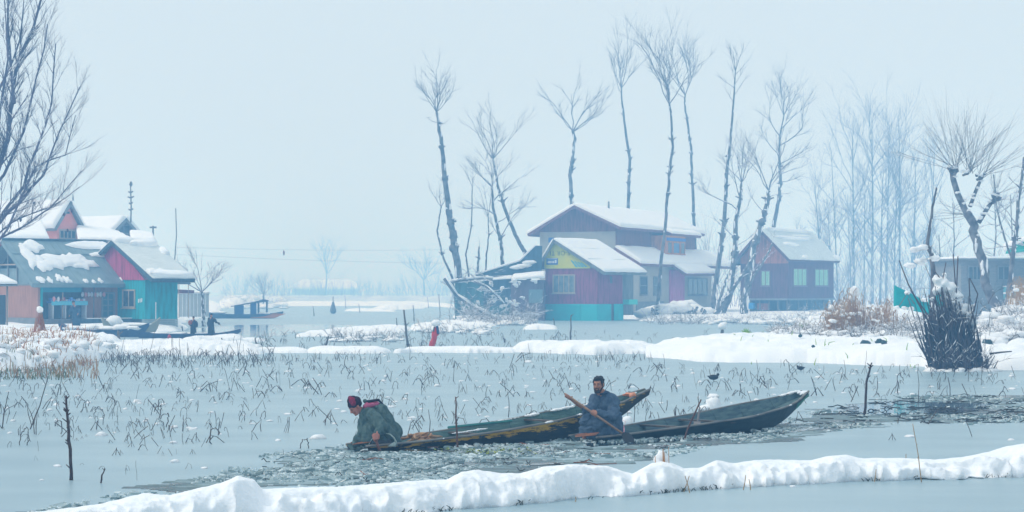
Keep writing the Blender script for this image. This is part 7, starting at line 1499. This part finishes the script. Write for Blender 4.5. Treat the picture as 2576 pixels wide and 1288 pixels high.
# ------------------------------------------------------------------ distant boats and people
W_ = mat('far_wood_blue', (.03, .07, .16), .7, (.05, .10, .20), 3); WB = mat('far_wood_brown', (.20, .10, .07), .7, (.26, .14, .09), 3)
def simple_hull(root, L, w, h0, h1, m, mi):
    mb = MB(); N = 20; vs = []; K = 6
    for i in range(N + 1):
        t = i / N; e = math.sin(math.pi * min(1, max(0, t * .9 + .08))) ** .5; x = (t - .5) * L; rise = (abs(t - .5) * 2) ** 3; ww = max(.04, w / 2 * e); zg = h0 + h1 * rise; zb = -.1 + (h0 + h1 - .05) * rise ** 2
        wi = max(.02, ww - .06)
        vs += [(x, -ww, zg), (x, -ww * .7, zb), (x, ww * .7, zb), (x, ww, zg), (x, wi, zg), (x, wi * .7, max(zb + .05, .0)) if False else (x, 0, min(zg - .02, zb + .12))]
    mb.add(vs, [(i * K + k, (i + 1) * K + k, (i + 1) * K + (k + 1) % K, i * K + (k + 1) % K) for i in range(N) for k in range(K)] + [tuple(range(K)), tuple(range(N * K, N * K + K))[::-1]])
    return mb.build('hull', m, root)
d = 176; sk = thing('shikara', 'blue roofed passenger boat with an orange-brown side moored on the far water', 'boat', at(612, 735 + 2.24 * F / d, d), R(3)); sk.location.z = 0; k = d / F
simple_hull(sk, 200 * k, 1.5, .35, .25, W_, WB)
X = lambda px: (px - 612) * k
b_ = MB(); b_.prism([(X(672), -.5, .45), (X(720), -.4, .40), (X(690), -.62, .05), (X(630), -.62, .05)], (0, .05, 0)); b_.build('side_panel', mat('far_orange', (.42, .16, .07), .7), sk)
for px, z in ((592, 1.05), (595, 1.05), (632, 1.3), (650, 1.45), (671, 1.5)): 
    for y in (-.5, .5): mb = MB(); mb.tube([(X(px), y, .3), (X(px), y, z)], [.05, .05], 5); mb.build('post', W_, sk)
mb = MB(); mb.prism([(X(582), -.65, 1.05), (X(640), -.65, 1.42), (X(662), -.65, 1.62), (X(674), -.65, 1.56), (X(674), -.65, 1.44), (X(640), -.65, 1.30), (X(582), -.65, .98)], (0, 1.3, 0)); mb.build('canopy', W_, sk)
for a, b, z0_, z1_ in ((592, 614, .3, 1.12), (632, 646, .3, 1.33)): mb = MB(); mb.box(X(a), X(b), -.55, -.45, z0_, z1_); mb.build('side_curtain', mat('far_blue', (.02, .09, .28), .7), sk)
mb = MB(); [mb.blob((X(x), -.3, z), (.4, .4, .1), x, 9, 6) for x, z in ((660, .42), (672, .42), (560, .5), (545, .5))]; mb.build('snow', SNOWT, sk, True)
d = 118; b_ = thing('long_boat', 'long dark boat moored below the shop, snow heaped along it', 'boat', (at(262, 800, 103).x, 103, 0), R(-6)); simple_hull(b_, 4.6, .95, .35, .35, W_, W_)
mb = MB(); [mb.blob((x, -.1, .42), (.5, .35, .14 + .08 * (i % 2)), i, 9, 6, .25) for i, x in enumerate((-1.6, -.7, .2, .9, 1.5))]; mb.build('snow', SNOW, b_, True)
b_ = thing('long_boat', 'slim dark boat lying along the thin left bank under two standing people', 'boat', (at(470, 800, 101).x, 100.5, 0), R(3)); simple_hull(b_, 5.4, .8, .20, .25, W_, W_)
mb = MB(); [mb.blob((x, 0, .22), (.5, .25, .07), i, 9, 6, .25) for i, x in enumerate((-1.2, -.3, .5, 1.2, 2.0))]; mb.build('snow', SNOW, b_, True)
b_ = thing('upturned_boat', 'snow-capped rounded boat bow jutting out beside the shop deck', 'boat', (at(330, 800, 106).x, 106, 0), R(20)); simple_hull(b_, 3.0, .9, .45, .5, mat('far_pale_wood', (.30, .32, .28), .8), WB)
mb = MB(); mb.blob((-.9, 0, .7), (.45, .4, .35), 1, 12, 8, .15); mb.blob((.4, 0, .55), (.8, .35, .12), 2, 10, 6, .2); mb.build('snow', SNOW, b_, True)
for x, y in ((213, 845), (426, 848)):
    dd = 99.5; p = at(x, y, dd); mb = MB(); s = .5 if x < 300 else .25; mb.blob((0, 0, 0), (.22 * s * 1.6, .1, .45 * s), 3, 9, 7, .15); mb.tube([(0, 0, .2 * s), (0, 0, .55 * s)], [.05 * s, .08 * s], 5); o = mb.build('red_sack', mat('red_cloth', (.60, .045, .05)), None, True); o.location = p
    tag(o, 'red sack hanging at the side of the long boat below the shop' if x < 300 else 'small red bucket shape on the slim boat below the cabin', 'sack' if x < 300 else 'bucket')
def far_person(label, px, ytop, zfoot, d, coat, arms, hat=None, lean=0.0, scale=1.0, dark=None, tool=None):
    o = at(px, 735, d); o.z = zfoot; root = thing('person', label, 'person', o); Ht = at(px, ytop, d).z - zfoot; s = Ht / 1.75
    V = lambda x, y, z: Vector(((x + lean * max(0, z - .9)) * s, y * s, z * s)); body = MB(); c = lambda a, b, r0, r1=None: capsule(body, V(*a), V(*b), r0 * s, None if r1 is None else r1 * s, 10)
    ell(body, V(0, 0, 1.62), (.085 * s, .10 * s, .125 * s)); c((0, 0, 1.48), (0, 0, 1.56), .055); c((0, -.095, 1.60), (0, -.11, 1.59), .015); c((0, 0, 1.0), (0, 0, 1.35), .14, .15); c((-.15, 0, 1.40), (.15, 0, 1.40), .07)
    for sd in (-1, 1): c((sd * .09, 0, .92), (sd * .10, -.02, .5), .085, .06); c((sd * .10, -.02, .5), (sd * .10, 0, .08), .055, .04); c((sd * .10, 0, .05), (sd * .10, -.15, .04), .045, .035)
    H_ = []
    for sh, el, ha in arms: c(sh, el, .05, .042); c(el, ha, .040, .03); e = Vector(ha) - Vector(el); e.normalize(); c(ha, tuple(Vector(ha) + e * .07), .035, .028); H_.append(V(*ha)); [c(tuple(Vector(ha) + e * .07 + Vector((0, q, 0))), tuple(Vector(ha) + e * .12 + Vector((0, q, -.02))), .012, .009) for q in (-.03, -.01, .01, .03)]
    melt(body, 'body', dark or SKIN, root, .02, 2)
    ct = MB(); g = lambda a, b, r0, r1=None: capsule(ct, V(*a), V(*b), r0 * s, None if r1 is None else r1 * s, 14)
    g((-.12, 0, 1.38), (.12, 0, 1.38), .11); g((0, 0, 1.3), (0, 0, .85), .19, .22); g((0, 0, .85), (0, 0, .38), .22, .25)
    for sh, el, ha in arms: g(sh, el, .085, .08); g(el, tuple(Vector(el).lerp(Vector(ha), .75)), .08, .06)
    melt(ct, 'coat', coat, root, .022, 3, lambda q: .02 * np.sin(q[:, 0] * 26 / s))
    hm = MB(); ell(hm, V(0, .01, 1.69), (.095 * s, .11 * s, .085 * s)); hm.build('hat' if hat else 'hair', hat or HAIR, root, True)
    if tool: mb = MB(); mb.tube([Vector(t) for t in tool], [.022, .018], 5); mb.build('pole', WOODG, root)
    return root
DC = wool('dark_coat', (.03, .05, .08), (.05, .07, .10)); DC2 = wool('blue_coat', (.025, .06, .11), (.04, .08, .13))
far_person('person in long dark coat and black hat standing in the slim boat, arm out right', 532, 789, -.06, 100.4, DC, [((-.17, 0, 1.38), (-.26, -.05, 1.1), (-.22, -.15, .9)), ((.17, 0, 1.38), (.36, -.05, 1.18), (.58, -.1, 1.02))], hat=HAIR)
far_person('person in a dark coat with a red-brown bundle standing left of the hatted one', 487, 796, -.06, 100.4, DC, [((-.17, 0, 1.38), (-.3, -.12, 1.15), (-.2, -.26, 1.0)), ((.17, 0, 1.38), (.28, -.05, 1.1), (.22, -.12, .9))])
p = at(478, 812, 100.1); mb = MB(); mb.blob((0, 0, 0), (.10, .09, .12), 5, 9, 7, .2); o = mb.build('bundle', mat('rust_cloth', (.35, .10, .07), .9), None, True); o.location = p; tag(o, 'red-brown bundle held by the person in the slim boat', 'bundle')
far_person('dark-clothed person bending at the shop counter with their back turned', 192, 757, .12, 112.5, DC2, [((-.17, 0, 1.38), (-.3, -.1, 1.1), (-.35, -.2, .9)), ((.17, 0, 1.38), (.3, -.2, 1.15), (.2, -.35, 1.0))], lean=-.22)
p = at(838, 782, 215); rt = thing('far_figure', 'faint grey hooded figure or scarecrow on a stake far out on the lake', 'scarecrow', Vector((p.x, p.y, 0))); mb = MB(); capsule(mb, (0, 0, .30), (0, 0, 1.15), .34, .12); melt(mb, 'cloak', mat('far_grey', (.12, .14, .17), .9), rt, .04, 2); mb = MB(); mb.tube([(0, 0, -.1), (0, 0, 1.8)], [.05, .04], 5); mb.build('stake', WOODG, rt)
# snowy cone at the corner post of the left bank
p = gr(100, 862, .3); p.z = lz(p.x, p.y); rt = thing('reed_clump', 'rusty reed stook with a ball of snow on the left bank below the shop', 'reeds', p); mb = MB(); r = random.Random(4)
for i in range(46): a = r.random() * 6.28; q = Vector((math.cos(a) * .26, math.sin(a) * .3, -.1)); mb.tube([q, q * .3 + Vector((r.gauss(0, .05), 0, r.uniform(.5, .95)))], [.014, .008], 3, False)
mb.build('stems', REEDO, rt)['kind'] = 'stuff'; mb = MB(); mb.blob((0, 0, .92), (.14, .14, .13), 2, 10, 7, .15); mb.build('snow', SNOW, rt, True)
# ------------------------------------------------------------------ air
hz = MB(); hz.box(-930, 930, -60, 1530, -1.3, 27.5); ho = hz.build('haze', bpy.data.materials.new('haze_air')); ho['kind'] = 'stuff'; ho['label'] = 'snowy winter haze over the whole lake'; ho['category'] = 'haze'
hm_ = ho.data.materials[0]; hm_.use_nodes = True; nt_ = hm_.node_tree; nt_.nodes.clear(); out = nt_.nodes.new('ShaderNodeOutputMaterial'); v = nt_.nodes.new('ShaderNodeVolumePrincipled')
v.inputs['Color'].default_value = (.25, .58, 1.0, 1); v.inputs['Absorption Color'].default_value = (.86, .86, .86, 1); v.inputs['Density'].default_value = .0040; v.inputs['Anisotropy'].default_value = 0.0
nt_.links.new(v.outputs[0], out.inputs['Volume'])
for o_ in list(COL.objects):     # small snow pieces lying on one thing are too many and too small to pick apart
    if o_.parent and o_.type == 'MESH' and o_.name.split('.')[0] == 'snow' and len(o_.data.vertices) > 700: o_['kind'] = 'stuff'
